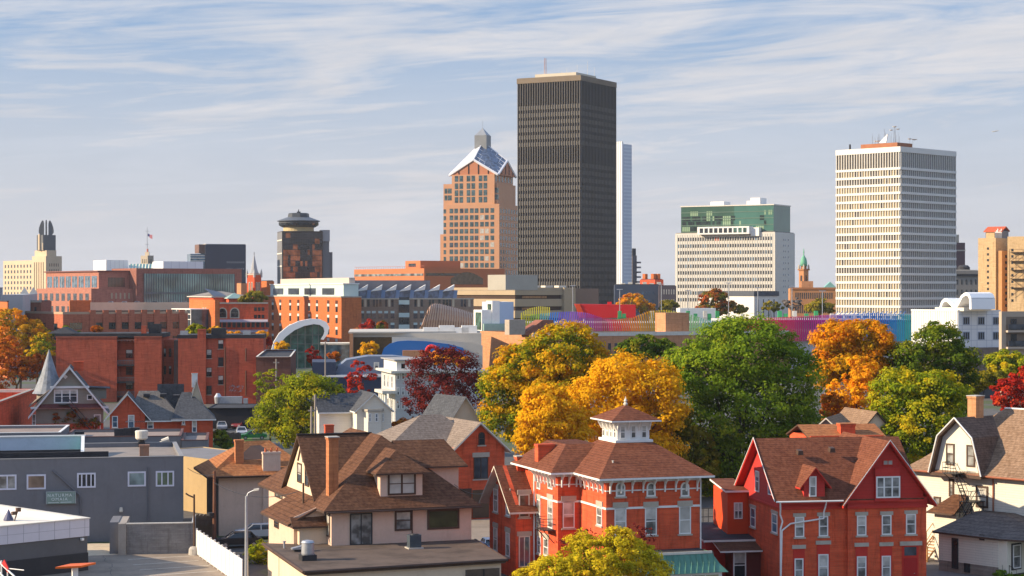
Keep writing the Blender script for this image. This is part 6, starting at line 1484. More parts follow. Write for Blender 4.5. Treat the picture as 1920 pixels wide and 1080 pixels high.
for i in (0,3):
    a,b_=Cn[i],Cn[(i+1)%4]; MB().poly([(*a,ze),(*b_,ze),(*Gm[i],zg-.3)]).build('gable',ORB,P)
    g=Vector((*Gm[i],zg-.4)); o=Vector((0,-.12,0)) if i==0 else Vector((-.12,0,0))
    for f in (-.3,-.1,.1,.3):
        p=Vector(((a[0]+b_[0])/2+(b_[0]-a[0])*f,(a[1]+b_[1])/2+(b_[1]-a[1])*f,ze+.6)); MB().tube(p+o,p+o+Vector((0,0,(zg-ze)*(1-2*abs(f))-1.6)),.28,.28,4).build('gable_slot',M_dark,P)
tr=MB(); Wt=plain('roof_white_trim',(.72,.72,.75),.45,.04,.2)
C3=Vector((c,c,zc+3)); V3=lambda q,z:Vector((*q,z))
for i,k in ((0,0),(0,3),(1,0),(3,3)): tr.tube(V3(Cn[i],ze),V3(Gm[k],zg),.75,.75,5)
for k in (0,3): tr.tube(V3(Gm[k],zg),C3,.45,.4,5)
for i in (1,3): tr.tube(V3(Cn[i],ze),C3,.6,.5,5)
A=V3(Cn[0],ze); g0,g1=V3(Gm[3],zg),V3(Gm[0],zg)
for f in (.2,.4,.6,.8): tr.tube(A.lerp(g0,f),g1.lerp(C3,f),.2,.2,4); tr.tube(A.lerp(g1,f),g0.lerp(C3,f),.2,.2,4)
for i,k in ((1,0),(3,3)):
    for f in (.2,.4,.6,.8): tr.tube(V3(Cn[i],ze).lerp(V3(Gm[k],zg),f),V3(Cn[i],ze).lerp(C3,f),.3,.3,4)
tr.build('roof_rib',Wt,P)
MB().box(c-3.8,c+3.8,c-3.8,c+3.8,zc-2,Z(252)+1).build('lantern',plain('lantern_grey',(.20,.21,.22),.5,.1,.3),P)
MB().lathe([(5.1,0),(.5,4.2),(.12,4.5),(.08,9)],4,(c,c,Z(252)+1),rot=math.pi/4).build('lantern_roof',plain('lantern_roof_grey',(.24,.26,.29),.4,.1,.3),P)
pn=Panes(P); gw=glass('helm_window',(.05,.085,.095),.08,.7)
zr=[Z(382)-1.2-4.02*k for k in range(1,12)]
xs=[]
for k in range(5):
    base=s-2.6-6.45*k; xs+= [base-.0,base-3.0] if k<4 else [base]
for z_ in zr:
    if z_<20: continue
    for y in xs: pn.add('l',y-.6,z_,2.3,2.75,gw if rg.random()<.84 else (G_mid if rg.random()<.6 else G_blind),0)
    for y in (s+1.6,): pn.add('l',y,z_,1.6,2.5,gw,1.5)
for z_ in (Z(339),Z(353),Z(366),Z(379)):
    for k in range(3):
        for o in (0,3.0): pn.add('l',s-6.2-k*7.6-o,z_,2.3,3.4,gw,.6)
    for i in range(6): pn.add('f',3.5+i*(s-7)/5,z_,2.4,3.2,gw,3.2-.0)
for z_ in (Z(361),Z(374)):
    for y in (s+.9,s-1.6,2.2): pn.add('l',y,z_,2.6 if y<s-1 else 1.8,3.0,gw,1.5)
for z_ in zr:
    for i in range(7): pn.add('f',3+i*(s-6)/6,z_,2.2,2.5,gw,0)
pn.flush()
# ---- white ribbed slender tower behind
P,fr,w,d,h=tower('white_ribbed_tower','slender white vertically ribbed tower right behind the dark tower',1169,1130,50,1130,1184.5,270,plain('white_rib_base',(.50,.53,.60),.4,.04,.1))
b=MB()
for i in range(12): y=d*(i+.5)/12; b.box(-1.3,-.01,y-.5,y+.3,8,h)
b.build('rib',plain('white_rib',(.74,.75,.78),.35,.03,.1),P)
b=MB()
for i in range(46): z=12+i*(h-12)/46; b.box(.2,w,-.12,-.01,z,z+.9)
b.build('band',plain('pale_band',(.60,.63,.68),.3,.05,.1),P)
for i in range(6): MB().box(-1.3,-.02,d*(i+.5)/12-.5,d*(i+.5)/12+.3,h,h+1.4).build('rib_cap',M_white,P)
# ---- apartment block with stacked balconies
P,fr,w,d,h=tower('balcony_tower','dark small apartment tower with stacked balconies right of the ribbed tower',1186,1250,40,1178,1194,479,plain('dark_mauve',(.10,.085,.09),.7,.1,.1))
for i in range(13): MB().box(w-.5,w+2.6,-1.2,3,h-5-i*3.1,h-3.9-i*3.1).build('balcony',plain('balcony_grey',(.16,.14,.15),.7,.1,.2),P)
MB().box(0,3,0,3,h,h+4.5).build('roof_hut',M_dark,P)
# ---- dark blue low office and brick one behind
NVB=plain('night_blue_panel',(.045,.06,.095),.5,.1,.1)
P,fr,w,d,h=tower('blue_office','low dark blue office right of the dark tower foot',1153,905,-2,1140,1236,534,NVB,M_tar,cat='building',d=30)
pn=Panes(P); pn.grid('f',4,w-2,9,8,h-2,5,.5,.35,glass('blue_win',(.06,.10,.16),.1)); pn.flush()
for i in range(6): MB().box(3+i*3.3,4.8+i*3.3,3,5,h,h+.8+.5*(i%2)).build('roof_unit',M_trim,P)
P,fr,w,d,h=tower('mauve_brick_office','small mauve brick office with a window grid left of the white office',1236,900,0,1230,1268,536,plain('mauve_brick',(.09,.075,.09),.7,.1,.2),M_tar,cat='building',d=30)
pn=Panes(P); pn.grid('f',.5,w-.5,6,4,h-.5,5,.4,.5,G_blind); pn.flush()
P,fr,w,d,h=tower('orange_brick_block','small orange brick roof with chimneys between the dark tower and the white office',1228,960,40,1200,1244,524,B_red,M_tar,cat='building')
for x,y in ((1,d*.75),(1,2),(3,1)): MB().box(x,x+1.7,y,y+1.9,h,h+2.8).build('chimney',B_bold,P)
# ---- white office with green glass upper block
CW=plain('cream_office_stone',(.58,.55,.49),.7,.04,.06)
P,fr,w,d,h=tower('white_office','cream white office with rows of small windows, a green glass block on top of it',1453,930,60,1266,1490,435,CW,M_roofgravel)
print('white office',w,d,h)
pn=Panes(P)
def omat(i,j): 
    if j==9 and i in (15,16): return plain('red_blind',(.40,.07,.04),.6,.05,1)
    return G_dark if rg.random()<.6 else (G_mid if rg.random()<.7 else G_blue)
pn.grid('l',d-1.2,1.2,38,h-33.8,h-1.3,10,.48,.52,omat); 
pn.flush()
b=MB()
for i in range(39): y=1.2+(d-2.4)*i/38; b.box(-.14,-.004,y-.08,y+.08,0,h-.6)
b.build('pilaster_rib',CW,P)
MB().box(0.05,w,-.1,-.01,2,h-.5).build('side_layer',CW,P)
pn=Panes(P,'side_window'); pn.grid('f',w*.3,w*.7,5,h-30,h-2,10,.4,.3,G_blue,-.1,skip=lambda i,j:(i*7+j*3)%3==0); pn.flush()
y1=fr.l(1277,545,2)[0]; y0=fr.l(1461,545,2)[0]; hg=zat(384,930)
g0=1.5; GG=plain('green_facade',(.03,.085,.055),.25,.2,.15,spec=.7); GT=plain('green_facade_light',(.05,.14,.11),.2,.15,.15,spec=.7)
y_s=y1-(y1-3)*.6
MB().box(2,w-2,g0,y_s,h,hg).build('green_glass_light',GT,P); MB().box(2,w-2,y_s,y1,h,hg).build('green_glass_dark',GG,P)
MB().box(1.7,w-1.7,g0-.3,y1+.3,hg,hg+.5).build('green_roof_edge',M_trim,P)
b=MB(); 
for z in np.linspace(h+.5,hg-3,4): b.box(1.86,1.998,g0,y1,z,z+.35)
b.build('mullion',plain('green_mullion',(.10,.16,.12),.4,.1,.3),P)
pn=Panes(P,'office_window')
for j in range(4):
    for i in range(44):
        y=y1-.6-(y1-g0-1.2)*(i+.5)/44; r=rg.random(); z=h+1.0+j*(hg-h-3)/4*1.0
        lt=(i//4*7+j*5)%9 in (0,4); pr=.75 if i<26 else .25
        if lt and r<.8: pn.add('l',y,z,.8,2.2,plain('green_blind',(.22,.32,.20),.5,.2,.6),2,.08)
        elif r<pr and j!=3: pn.add('l',y,z,1.1,2.2,glass('green_dark_win',(.012,.022,.018),.06,.7),2,.08)
pn.flush()
ya=fr.l(1309,430,-2)[0]; yb=fr.l(1406,430,-2)[0]; za=zat(437,922); zb=zat(422.5,922)
MB().box(-3,6,yb,ya,za,zb).build('projecting_box',M_white,P)
for i in range(10):
    y=ya-.9-(ya-yb-1.8)*(i+.5)/10; MB().box(-3.08,-2.99,y-.85,y+.85,za+.7,zb-.7).build('box_window',G_green if i>6 else G_dark,P)
MB().box(-1,8,yb-4.2,yb-.02,za-1,zb-.6).build('box_side',M_white,P)
for u0,u1,v in ((1332,1357,376),(1400,1407,376),(1407,1425,370.5)):
    ya=fr.l(u0,380,6)[0]; yb_=fr.l(u1,380,6)[0]; MB().box(6,14,yb_,ya,hg,zat(v,940)).build('roof_box',M_white,P)
# low white hall in front of it
P,fr,w,d,h=tower('white_hall','low white hall with a dark roof band in front of the white office',1414,780,30,1310,1459,547,plain('hall_white',(.62,.60,.57),.7,.05,.1),M_tar,cat='building')
MB().box(-.3,w+.3,-.3,-.01,h-1.7,h+.2).box(-.3,-.01,0,d,h-1.7,h+.2).build('roof_band',plain('slate_band',(.07,.08,.10),.6,.1,.3),P)
for i in range(4): MB().box(w*.15+i*w*.22,w*.15+i*w*.22+.4,-.08,0,3,h-3).build('slit_window',G_dark,P)
# ---- terracotta tower with green dome
P,fr,w,d,h=tower('terracotta_tower','slim terracotta bell tower with a green copper dome and finial',1507,900,42,1498,1516,507,plain('terracotta_stone',(.42,.20,.09),.8,.12,.3))
c=(w/2,d/2); MB().box(-1,w+1,-1,d+1,0,zat(545,900)).build('base',plain('terracotta_stone',(.42,.2,.09)),P)
MB().box(-.4,w+.4,-.4,d+.4,h,h+.7).box(.6,w-.6,.6,d-.6,h+.7,h+2.0).build('cornice',plain('terracotta_dark',(.33,.14,.06),.8,.1,.3),P)
MB().lathe([(w*.47,0),(w*.46,1.5),(w*.36,3.4),(w*.14,4.6),(.3,5.0),(.2,5.8),(.35,6.2),(.06,8.2)],16,(*c,h+2)).build('dome',plain('dome_copper',(.13,.36,.24),.6,.15,.6),P,smooth=True)
for fc,L in (('l',d),('f',w)):
    window(P,fc,L/2,h-9,1.5,7,0,'arch',plain('terracotta_dark',(.33,.14,.06)),G_dark,.3)
for x,y in ((0,0),(w,0),(0,d),(w,d)): MB().lathe([(.5,0),(.4,1.4),(.05,2.2)],6,(x,y,h+.7)).build('pinnacle',M_stone,P)
P,fr,w,d,h=tower('terracotta_school','long low terracotta building with window rows and a teal pediment beside the bell tower',1570,890,86,1482,1600,541,plain('terracotta_stone',(.42,.2,.09)),M_roofgravel,cat='building',w=14)
pn=Panes(P); pn.grid('l',d-2,2,18,h-5.5,h-1.0,1,.5,.62,G_dark); pn.grid('l',d-2,2,18,h-12,h-6.6,1,.5,.7,G_dark); pn.flush()
MB().box(-.35,0,0,d,h-.4,h+.5).build('cornice',plain('terracotta_dark',(.33,.14,.06)),P)
y0=fr.l(1545,540)[0]; y1=fr.l(1568,540)[0]; MB().extx([(y0,h+.5),(y1,h+.5),((y0+y1)/2,h+3.1)],-.3,6).build('pediment',plain('teal_pediment',(.20,.42,.40),.6,.1,.3),P)
MB().box(4,9,d*.5,d*.75,h,h+3.4).build('roof_hut',B_tan,P)
# ---- white grid office tower
P,fr,w,d,h=tower('white_grid_tower','white gridded office tower on the right with tan blinds on its sunlit side',1687.5,800,45,1568,1791.5,276,plain('tower_white',(.60,.575,.525),.6,.05,.05))
print('grid tower',w,d,h)
G_t1=glass('tan_blind_glass',(.40,.31,.17),.3,.4,var=.2,scale=.2); G_t2=glass('tan_dark_glass',(.12,.10,.075),.12,.5,var=.3,scale=.2); G_n=glass('navy_glass',(.02,.03,.045),.08,.6,var=.3,scale=.2)
pn=Panes(P); nl,nr=24,29; fl=3.32; ztop=h-1.9
pn.grid('l',d-.3,.3,nl,ztop-6.2,ztop,1,.68,.97,G_t2,0,.02)
pn.grid('f',.3,w-.3,nr,ztop-6.2,ztop,1,.64,.97,G_n,0,.02)
for k in range(21):
    z=ztop-6.2-1.0-k*fl; ph=rg.random()
    pn.grid('l',d-.3,.3,nl,z-2.35,z,1,.68,1.0,(lambda p:(lambda i,j: G_t1 if rg.random()<p else G_t2))(.92 if ph<.45 else (.55 if ph<.7 else .12)),0,.02)
    pn.grid('f',.3,w-.3,nr,z-2.35,z,1,.64,1.0,lambda i,j:G_n,0,.02)
pn.flush()
mc=MB().box(-.16,.16,-.42,0,2,h).mesh('column',[plain('tower_white',(.66,.63,.57))])
for i in range(nl+1): put('column',mc,P,(0,.3+(d-.6)*i/nl,0),ROT['l'])
for i in range(nr+1): put('column',mc,P,(.3+(w-.6)*i/nr,0,0),ROT['f'])
for k in range(23):
    z0=(ztop-6.2-.95-(k-1)*fl-3.32+2.35) if k else ztop
    z1=z0+.97 if k else h+.3
    if k: z0=ztop-6.2-.97-(k-1)*fl; z1=z0+.97
    MB().box(-.5,0,-.5,d,z0,z1).box(0,w,-.5,0,z0,z1).build('floor_band',plain('tower_band',(.66,.635,.585),.6,.05,.08),P)
MB().box(0,w,0,d,h,h+.2).build('roof',M_roofgravel,P)
rx=MB().box(4,15,4,22,h+.2,h+2.4).build('roof_house',plain('rust_roof_house',(.34,.13,.06),.8,.12,.3),P)
for i in range(26):
    x,y=rg.uniform(4,16),rg.uniform(3,21); hh=rg.uniform(2.5,7); MB().tube((x,y,h+2),(x,y,h+2+hh),.07,.05,4).build('antenna',M_steel,P)
am=MB()
for zz in (3,5,7,8.5): am.tube((7,7,h+zz),(9.5,9,h+zz+.3),.09,.09,4)
for o in (-.7,.7): am.tube((8+o,8,h+2),(8+o*.4,8,h+9.5),.12,.1,4)
am.build('lattice_mast',M_steel,P)
for x,y,z,r in ((8,8,9,1.0),(9,7,8,.8),(7,9,7.6,.8),(15,3,3.8,1.2),(13,4,4,.9),(5,14,3.2,1.0),(6,16,3.3,.7)): MB().lathe([(.1,0),(r*.7,.15),(r,.45)],12,(x,y,h+z)).build('dish',M_white,P)
MB().ext([(4,9.5,h+2.6),(4,13,h+2.6),(4.8,9.3,h+6.2)],(.6,0,0)).build('dish',M_white,P); MB().tube((2,26,h),(2,26,h+2.6),.4).build('roof_vent',M_dark,P)
# ---- right edge
P,fr,w,d,h=tower('maroon_block','narrow dark maroon block peeking out right of the white grid tower',1792,1050,10,1780,1809.5,455,plain('maroon_brick',(.10,.055,.06),.7,.1,.1))
MB().box(0,w*.35,0,8,h,zat(440,1050)).build('stair_head',M_stone,P); MB().box(0,w+.2,-.15,0,h-4.5,h-3.8).build('string_course',M_stone,P)
P,fr,w,d,h=tower('grey_hotel','grey stone block with a dark cornice between the grid tower and the tan blocks',1786,900,3,1780,1834,507,plain('grey_stone',(.24,.22,.20),.8,.1,.2),M_trim)
MB().box(0,w+.3,-.6,0,h-2.6,h-1.6).build('cornice',M_dark,P); pn=Panes(P); pn.grid('f',1,w,5,h-17,h-3,3,.35,.5,G_dark); pn.flush()
MB().lathe([(3,0),(2.9,1.5),(2,2.4),(.3,2.6)],10,(w-5,6,h)).build('water_tank',M_tar,P)
TB=brick('tan_tower_brick',(.52,.36,.19),(.56,.40,.22),bw=.8,rh=.4,weather=.15)
P,fr,w,d,h=tower('tan_apartment_tower','tan brick apartment tower at the right edge with setback shoulder and iron fire escape',1867,765,52,1834,1892,446,TB)
MB().box(1,8,1,d*.6,h,zat(436,765)).build('upper_wall',TB,P); MB().box(.8,w+.3,-2.2,-.01,0,h-5).build('bay_wall',plain('orange_tan_brick',(.48,.25,.10),.8,.08,.2),P)
pn=Panes(P); pn.grid('l',d*.5,d*.38,1,20,h-3,10,.9,.4,G_dark); pn.grid('f',2,w,2,18,h-6,9,.3,.45,G_dark,-2.2); pn.flush()
hx,hy=w*.9,3
MB().box(hx-3,hx+3,hy-2,hy+5,h-1,zat(431,765)).build('roof_house',plain('grey_roof_house',(.22,.20,.2),.8,.1,.3),P)
MB().slab([(hx-4,hy-2.4,zat(432,765)),(hx,hy-2.4,zat(423,765)),(hx,hy+5.4,zat(423,765)),(hx-4,hy+5.4,zat(432,765))],.4,0,0).slab([(hx,hy-2.4,zat(423,765)),(hx+3.4,hy-2.4,zat(431,765)),(hx+3.4,hy+5.4,zat(431,765)),(hx,hy+5.4,zat(423,765))],.4,0,0).build('tile_roof',plain('red_tile',(.50,.10,.04),.8,.12,.5),P)
for i in range(6): MB().tube((2+i*1.1,1,h),(2+i*1.1,1,h+2.5+.6*(i%3)),.22).build('roof_pipe',M_white,P)
P,fr,w,d,h=tower('tan_apartment_wing','taller tan brick wing cut by the right picture edge, zigzag iron stairs on its face',1935,752,60,1889,1960,443,TB)
fe=MB(); yc=fr.l(1908,500)[0]; zz=h-6; sgn=1
while zz>24:
    fe.box(-1.6,-.05,yc-2.6,yc+2.6,zz-.15,zz); fe.tube((-1.0,yc-2.2*sgn,zz),(-1.0,yc+2.2*sgn,zz-3.4),.09,.09,4); fe.tube((-1.6,yc-2.6,zz+1),(-1.6,yc+2.6,zz+1),.06,.06,4); zz-=3.4; sgn=-sgn
for o in (-2.6,2.6): fe.tube((-1.6,yc+o,22),(-1.6,yc+o,h-5),.1,.1,4)
fe.build('fire_escape',M_brown,P)
pn=Panes(P); pn.grid('l',d*.85,d*.75,1,20,h-4,9,.9,.4,G_dark); pn.flush()
# ---- left skyline
LS=plain('limestone',(.54,.42,.29),.8,.08,.1)
P,fr,w,d,h=tower('winged_tower','cream limestone art deco tower topped by tall grey metal wings, far left',86,1300,40,60,116,480,LS)
y2=fr.l(6,545,3)[0]; MB().box(3,w*.8,d,y2,0,zat(487,1300)).build('wing_wall',LS,P)
pn=Panes(P); pn.grid('l',y2-1,d+1,10,10,zat(487,1300)-2,9,.4,.55,G_mid,3); pn.grid('l',d-2,2,5,8,h-4,1,.35,1,plain('slot_brown',(.10,.075,.055),.8,.1,.1)); pn.grid('f',2,w-2,6,6,h-4,10,.35,.55,G_mid); pn.flush()
i1=(d*.1,); MB().box(1.5,w-3,2,d-1,h,zat(469,1300)).build('upper_wall',LS,P)
sg=plain('shaft_slate',(.10,.105,.115),.6,.08,.1); cx,cy=w*.46,d*.5
MB().box(cx-4.6,cx+4.6,cy-4.6,cy+4.6,zat(469,1300),zat(440,1300)).build('shaft',sg,P); MB().box(cx-5.4,cx-4.6,cy-.8,cy+.8,zat(469,1300),zat(440,1300)+.5).box(cx-5.3,cx-4.6,cy-5.3,cy-4.6,zat(469,1300),zat(455,1300)).build('buttress',LS,P)
Zb,Zt=zat(446,1300),zat(412,1300); hz=Zt-Zb
for k in range(4):
    a=math.pi/2*k-fr.a; wl=[(1.5,0),(4.3,0),(4.0,hz*.2),(4.9,hz*.3),(5.0,hz*.42),(4.6,hz*.62),(3.6,hz*.86),(2.6,hz),(1.9,hz*.97),(1.5,hz*.8)] if k%2==0 else [(-.3,0),(.9,0),(.9,hz*.9),(.3,hz*1.02),(-.3,hz*.9)]
    m=MB().ext([(x,-.35,z) for x,z in wl],(0,.7,0)).build('metal_wing',plain('wing_metal',(.11,.115,.125),.45,.1,.2,metal=.3),P,(cx,cy,Zb),a)
P,fr,w,d,h=tower('flag_tower','small grey stone stepped tower with a flag mast, left centre skyline',277,1300,40,264,288,479,plain('warm_grey_stone',(.33,.28,.22),.8,.1,.2))
MB().box(2,w-2,2,d-2,h,h+2.4).build('upper_wall',plain('warm_grey_stone',(.33,.28,.22)),P); MB().box(w*.45,w*.6,d*.4,d*.55,h+2.4,h+4.5).build('cap',plain('cap_red',(.40,.12,.08),.8,.1,.2),P)
mt=MB().tube((w*.5,d*.5,h+2.4),(w*.5,d*.5,zat(425,1300)),.28,.15,5)
for v in (433,458): z=zat(v,1300); mt.tube((w*.5-1.6,d*.5,z),(w*.5+1.6,d*.5,z),.12,.12,4)
mt.build('mast',M_steel,P); pn=Panes(P); pn.grid('l',d-1,1,3,20,h-1,5,.3,.5,G_dark); pn.grid('f',1,w-1,3,20,h-1,5,.3,.5,G_dark); pn.flush()
x,y,z=at(277,441,1299); fl_=thing('flag','flag with stripes and a blue corner flying from the mast of the grey stone tower','flag',(x,y,z-2),R(-10))
MB().ext([(1.2,0,.3),(3.2,0,-.6),(3.2,0,2.2),(1.2,0,2.4)],(0,.08,0)).build('stripes',plain('flag_stripes',(.55,.20,.22),.8,.3,3,(.2,.2,2)),fl_); MB().ext([(0,-.03,1.3),(1.3,-.03,1.0),(1.3,-.03,2.6),(0,-.03,3.2)],(0,.14,0)).build('canton',plain('flag_blue',(.05,.06,.18),.8,.1,1),fl_)
# metal clad hall with green atrium roof
WP=plain('white_metal',(.72,.72,.74),.5,.03,.1); LP=plain('lilac_metal',(.55,.54,.58),.5,.04,.1)
fr=Fr(199,950,28); P=bld('metal_clad_hall','hall with white and lilac metal rooftop boxes and green glass atrium behind the rose office','building',fr)
def bx(u0,uL,uR,vt,Y2,nm):
    f2=Fr(u0,Y2,28); wx=f2.f(uR)[0]; dy=f2.l(uL)[0]; ox,oy,_=f2.world(0,0); lx=(ox-fr.ox)*fr.c+(oy-fr.oy)*fr.s; ly=-(ox-fr.ox)*fr.s+(oy-fr.oy)*fr.c
    MB().box(lx,lx+wx,ly,ly+dy,18,zat(vt,Y2)).build(nm,WP,P); b=MB()
    for i in range(1,5): b.box(lx+wx*i/5-.1,lx+wx*i/5+.1,ly-.06,ly-.001,18,zat(vt,Y2))
    b.build('panel_seam',LP,P); return lx,ly,wx,dy
bx(199,175,240,487.5,950,'roof_box'); lx,ly,wx,dy=bx(306,286,381,490,930,'roof_box')
k=940/F; a0=[(240-960)*k,(302-960)*k]
def loc_(u,v,Y2): x,y,z=at(u,v,Y2); return ((x-fr.ox)*fr.c+(y-fr.oy)*fr.s, -(x-fr.ox)*fr.s+(y-fr.oy)*fr.c, z)
MB().ext([loc_(240,511,935),loc_(302,511,935),loc_(289,495,975),loc_(242,495,975)],(0,0,-1)).build('atrium_roof',plain('atrium_green',(.13,.34,.27),.4,.35,.5,(1,1,1)),P)
b=MB()
for i in range(9):
    u=242+i*6; p,q=loc_(u,511,934),loc_(min(289,u+2),495,974); b.tube(p,q,.3,.3,4); 
b.build('atrium_bar',M_trim,P); MB().box(-30,75,2,30,0,18).build('wall',B_mauve,P)
# dark slab
P,fr,w,d,h=tower('dark_slab','dark navy windowless slab block with a few lit panes, left centre skyline',385,1150,18,376,461,458,plain('navy_slab',(.045,.05,.075),.5,.06,.05),M_trim)
MB().box(-3.4,-.01,2,d,h-5,h).build('brown_block',plain('brown_block',(.16,.09,.07),.6,.1,.2),P); MB().box(-8.5,-.01,1,d*.8,0,zat(476,1150)).build('glass_wing',G_blue,P)
b=MB()
for i in range(3): b.box(-8.6,-.01,.9,1,zat(480+i*5,1150),zat(480+i*5,1150)+.5)
b.build('glass_band',M_trim,P)
pn=Panes(P); pn.grid('f',w*.52,w*.97,9,h-13,h-8,1,.4,.22,plain('pale_pane',(.30,.30,.32),.5,.1,1),0); pn.grid('f',w*.52,w*.97,9,h-15.6,h-13,1,.4,.4,plain('pale_pane',(.3,.3,.32)),0,skip=lambda i,j:i in(3,4)); pn.grid('f',w*.75,w*.97,5,h-26,h-22,1,.3,.3,plain('pale_pane',(.3,.3,.32)),0,skip=lambda i,j:i==2); pn.flush()
# ---- brown office with glass wing
P0=brick('rose_brick',(.36,.15,.11),(.40,.18,.13),bw=.8,rh=.4,weather=.15); PD=brick('rose_brick_shaded',(.25,.105,.08),(.29,.13,.10),bw=.8,rh=.4,weather=.15)
fr=Fr(171,800,35); P=bld('rose_brick_office','rose brick office with pale window bays and a long green glazed wing to its right','office',fr)
d=fr.l(69)[0]; wA=fr.f(250)[0]; wB=fr.f(447)[0]; h1=zat(541,800); h2=zat(509,800); h3=zat(504,830)
MB().box(0,wA,0,d,0,h1).build('lower_wall',P0,P); MB().box(.01,wA+.5,-.08,-.001,0,h1).build('side_wall',P0,P)
y2=fr.l(86,545,5)[0]; x3=5
yy0=fr.l(185,525,5)[0]
MB().box(5,wA,yy0,y2,h1,h2).build('upper_wall',P0,P); MB().box(5.01,wA,yy0-.08,yy0,h1,h2).build('upper_side',P0,P)
MB().box(4.3,wA,yy0-.6,y2+.5,h2,h2+.5).build('roof_edge',plain('plum_edge',(.18,.07,.06),.7,.1,.1),P)
pn=Panes(P)
pn.grid('l',y2-1,yy0+1,8,h1+.2,h2-1.5,1,.78,.9,G_blue,5); pn.grid('l',d-1,1,9,h1-6.2,h1-1.0,1,.56,.6,G_mid,0); pn.grid('l',d-1,1,9,h1-12.2,h1-6.2,1,.56,.6,G_mid,0)
pn.grid('f',9,wA-2,12,h1+.5,h2-2.2,1,.75,.9,glass('amber_office_glass',(.07,.055,.04),.1,var=.2),yy0-.08); pn.grid('f',8,wA-1,5,h1-5,h1-1,1,.35,.6,plain('dull_lit_pane',(.36,.32,.22),.5,.1,.3),-.08)
pn.flush()
bb=MB()
for i in range(8): y=y2-1-(y2-yy0-2)*(i+.5)/8; bb.box(4.8,5,y-.06,y+.06,h1+.3,h2-1.8)
bb.build('bay_mullion',M_white,P)
# glazed wing
w1=fr.f(266)[0]; MB().box(wA+.01,wB,-3,22,0,h3).build('wing_wall',PD,P)  # rose brick in a darker colour, shade painted into this right-facing frame
gx0=fr.f(270,545,-3)[0]; gx1=fr.f(439,545,-3)[0]; 
z0=8; z1=h3-2.2
MB().box(gx0,gx1,-3.15,-3.0,z0,z1).build('glass_wall',glass('sea_green_glass',(.17,.29,.26),.1,.7,var=.5,scale=.12),P)
m=MB()
for i in range(39): x=gx0+(gx1-gx0)*i/38; m.box(x-.12,x+.12,-3.45,-3.16,z0,z1)
for z in np.linspace(z0,z1,4)[1:-1]: m.box(gx0,gx1,-3.4,-3.155,z-.35,z+.35)
m.build('mullion',plain('sea_mullion',(.12,.16,.17),.4,.1,.3),P)
# ---- red brick church tower
fr=Fr(477,780,45); P=bld('church_tower','red brick church tower with a grey spire and corner pinnacles','church',fr)
w=fr.f(490)[0]; d=fr.l(463)[0]; h=zat(513,780)
CB_=brick('church_brick',(.50,.07,.03),(.54,.10,.04),bw=.6,rh=.3,weather=.1)
MB().box(0,w,0,d,0,h).build('wall',CB_,P); 
MB().lathe([(w*.56,0),(w*.40,1.4),(.12,zat(478,780)-h)],8,(w/2,d/2,h)).build('spire',plain('spire_grey',(.33,.33,.34),.7,.15,.4),P); MB().tube((w/2,d/2,zat(479,780)),(w/2,d/2,zat(476,780)+.8),.12).build('cross',M_dark,P)
for x,y in ((0,0),(w,0),(0,d),(w,d)): MB().box(x-.32,x+.32,y-.32,y+.32,h-1.5,h+.4).lathe([(.4,0),(.04,1.5)],4,(x,y,h+.4),rot=.785).build('pinnacle',plain('spire_grey',(.33,.33,.34)),P)
for fc,L in (('l',d),('f',w)):
    for o in (.33,.67): window(P,fc,L*o,h-7.5,.9,4.2,0,'arch',M_stone,G_dark,.25)
    b=MB(); 
    if fc=='l': b.box(-.15,0,0,d,h-9,h-8.6).box(-.15,0,0,d,h-.6,h-.1)
    else: b.box(0,w,-.15,0,h-9,h-8.6).box(0,w,-.15,0,h-.6,h-.1)
    b.build('string_course',M_stone,P)
P,fr,w,d,h=tower('red_brick_block','small plain orange red brick block right of the church tower',500,850,30,488,514,527,B_bold,M_tar,cat='building')
P,fr,w,d,h=tower('red_brick_block','low brick block left of the church tower under the glazed wing',452,775,30,444,463,531,B_tan,M_tar,cat='building')
# ---- round topped bronze glass tower
fr=Fr(529,1150,14); P=bld('round_top_tower','dark bronze glass tower crowned by a round saucer storey','tower',fr)
w=fr.f(605)[0]; d=fr.l(520)[0]; Z=lambda v:zat(v,1150); h=Z(433)
MB().box(0,w,0,d,0,h).build('wall',plain('bronze_black',(.05,.035,.03),.4,.1,.05),P)
MB().box(-.06,-.01,0,d,0,h-.5).build('grey_side',plain('side_grey',(.16,.16,.17),.7,.05,.1),P)
for v in (451,476,500): MB().box(-.2,-.07,0,d,Z(v),Z(v)+.7).build('side_band',M_trim,P)
bg_=glass('copper_mirror',(.33,.12,.055),.2,.5,metal=.7,var=.6,scale=.2)
bd_=glass('dark_reflection_glass',(.035,.028,.030),.12,.6,metal=.3,var=.4,scale=.1)
pn=Panes(P)
for j in range(21):
    for i in range(16):
        q=abs(i-7.5-1.5*math.sin(j*.5))/8; dark=(q<.42+.12*math.sin(j*1.3) or j<3); dark=dark if rg.random()<.86 else not dark  # dark middle panes paint a reflected building into the glass colour
        pn.add('f',.6+(w-1.0)*(i+.5)/16,h-1-(j+1)*3.3+.2,(w-1.0)/16*.93,2.95,bd_ if dark else bg_,0,.1)
pn.flush()
MB().box(w+.01,w+4.2,2,9,0,h).box(w+4.21,w+6.6,5,12,0,Z(472)).build('service_shaft',plain('shaft_grey',(.17,.165,.175),.7,.06,.1),P); MB().box(w-.5,w+4.4,1,9.5,Z(452),h+.8).build('shaft_head',plain('shaft_head_grey',(.30,.29,.30),.7,.05,.1),P)
c=(w*.47,d*.5); k=1150/F
MB().lathe([(29*k,0),(29*k,Z(425)-h)],28,(*c,h)).build('drum',plain('drum_cream',(.48,.38,.20),.6,.05,.3),P)
MB().lathe([(31*k,0),(36*k,.9),(37.6*k,2.2),(37.8*k,3.2)],32,(*c,Z(425)),).build('saucer',plain('saucer_slate',(.07,.075,.085),.4,.1,.2),P); 
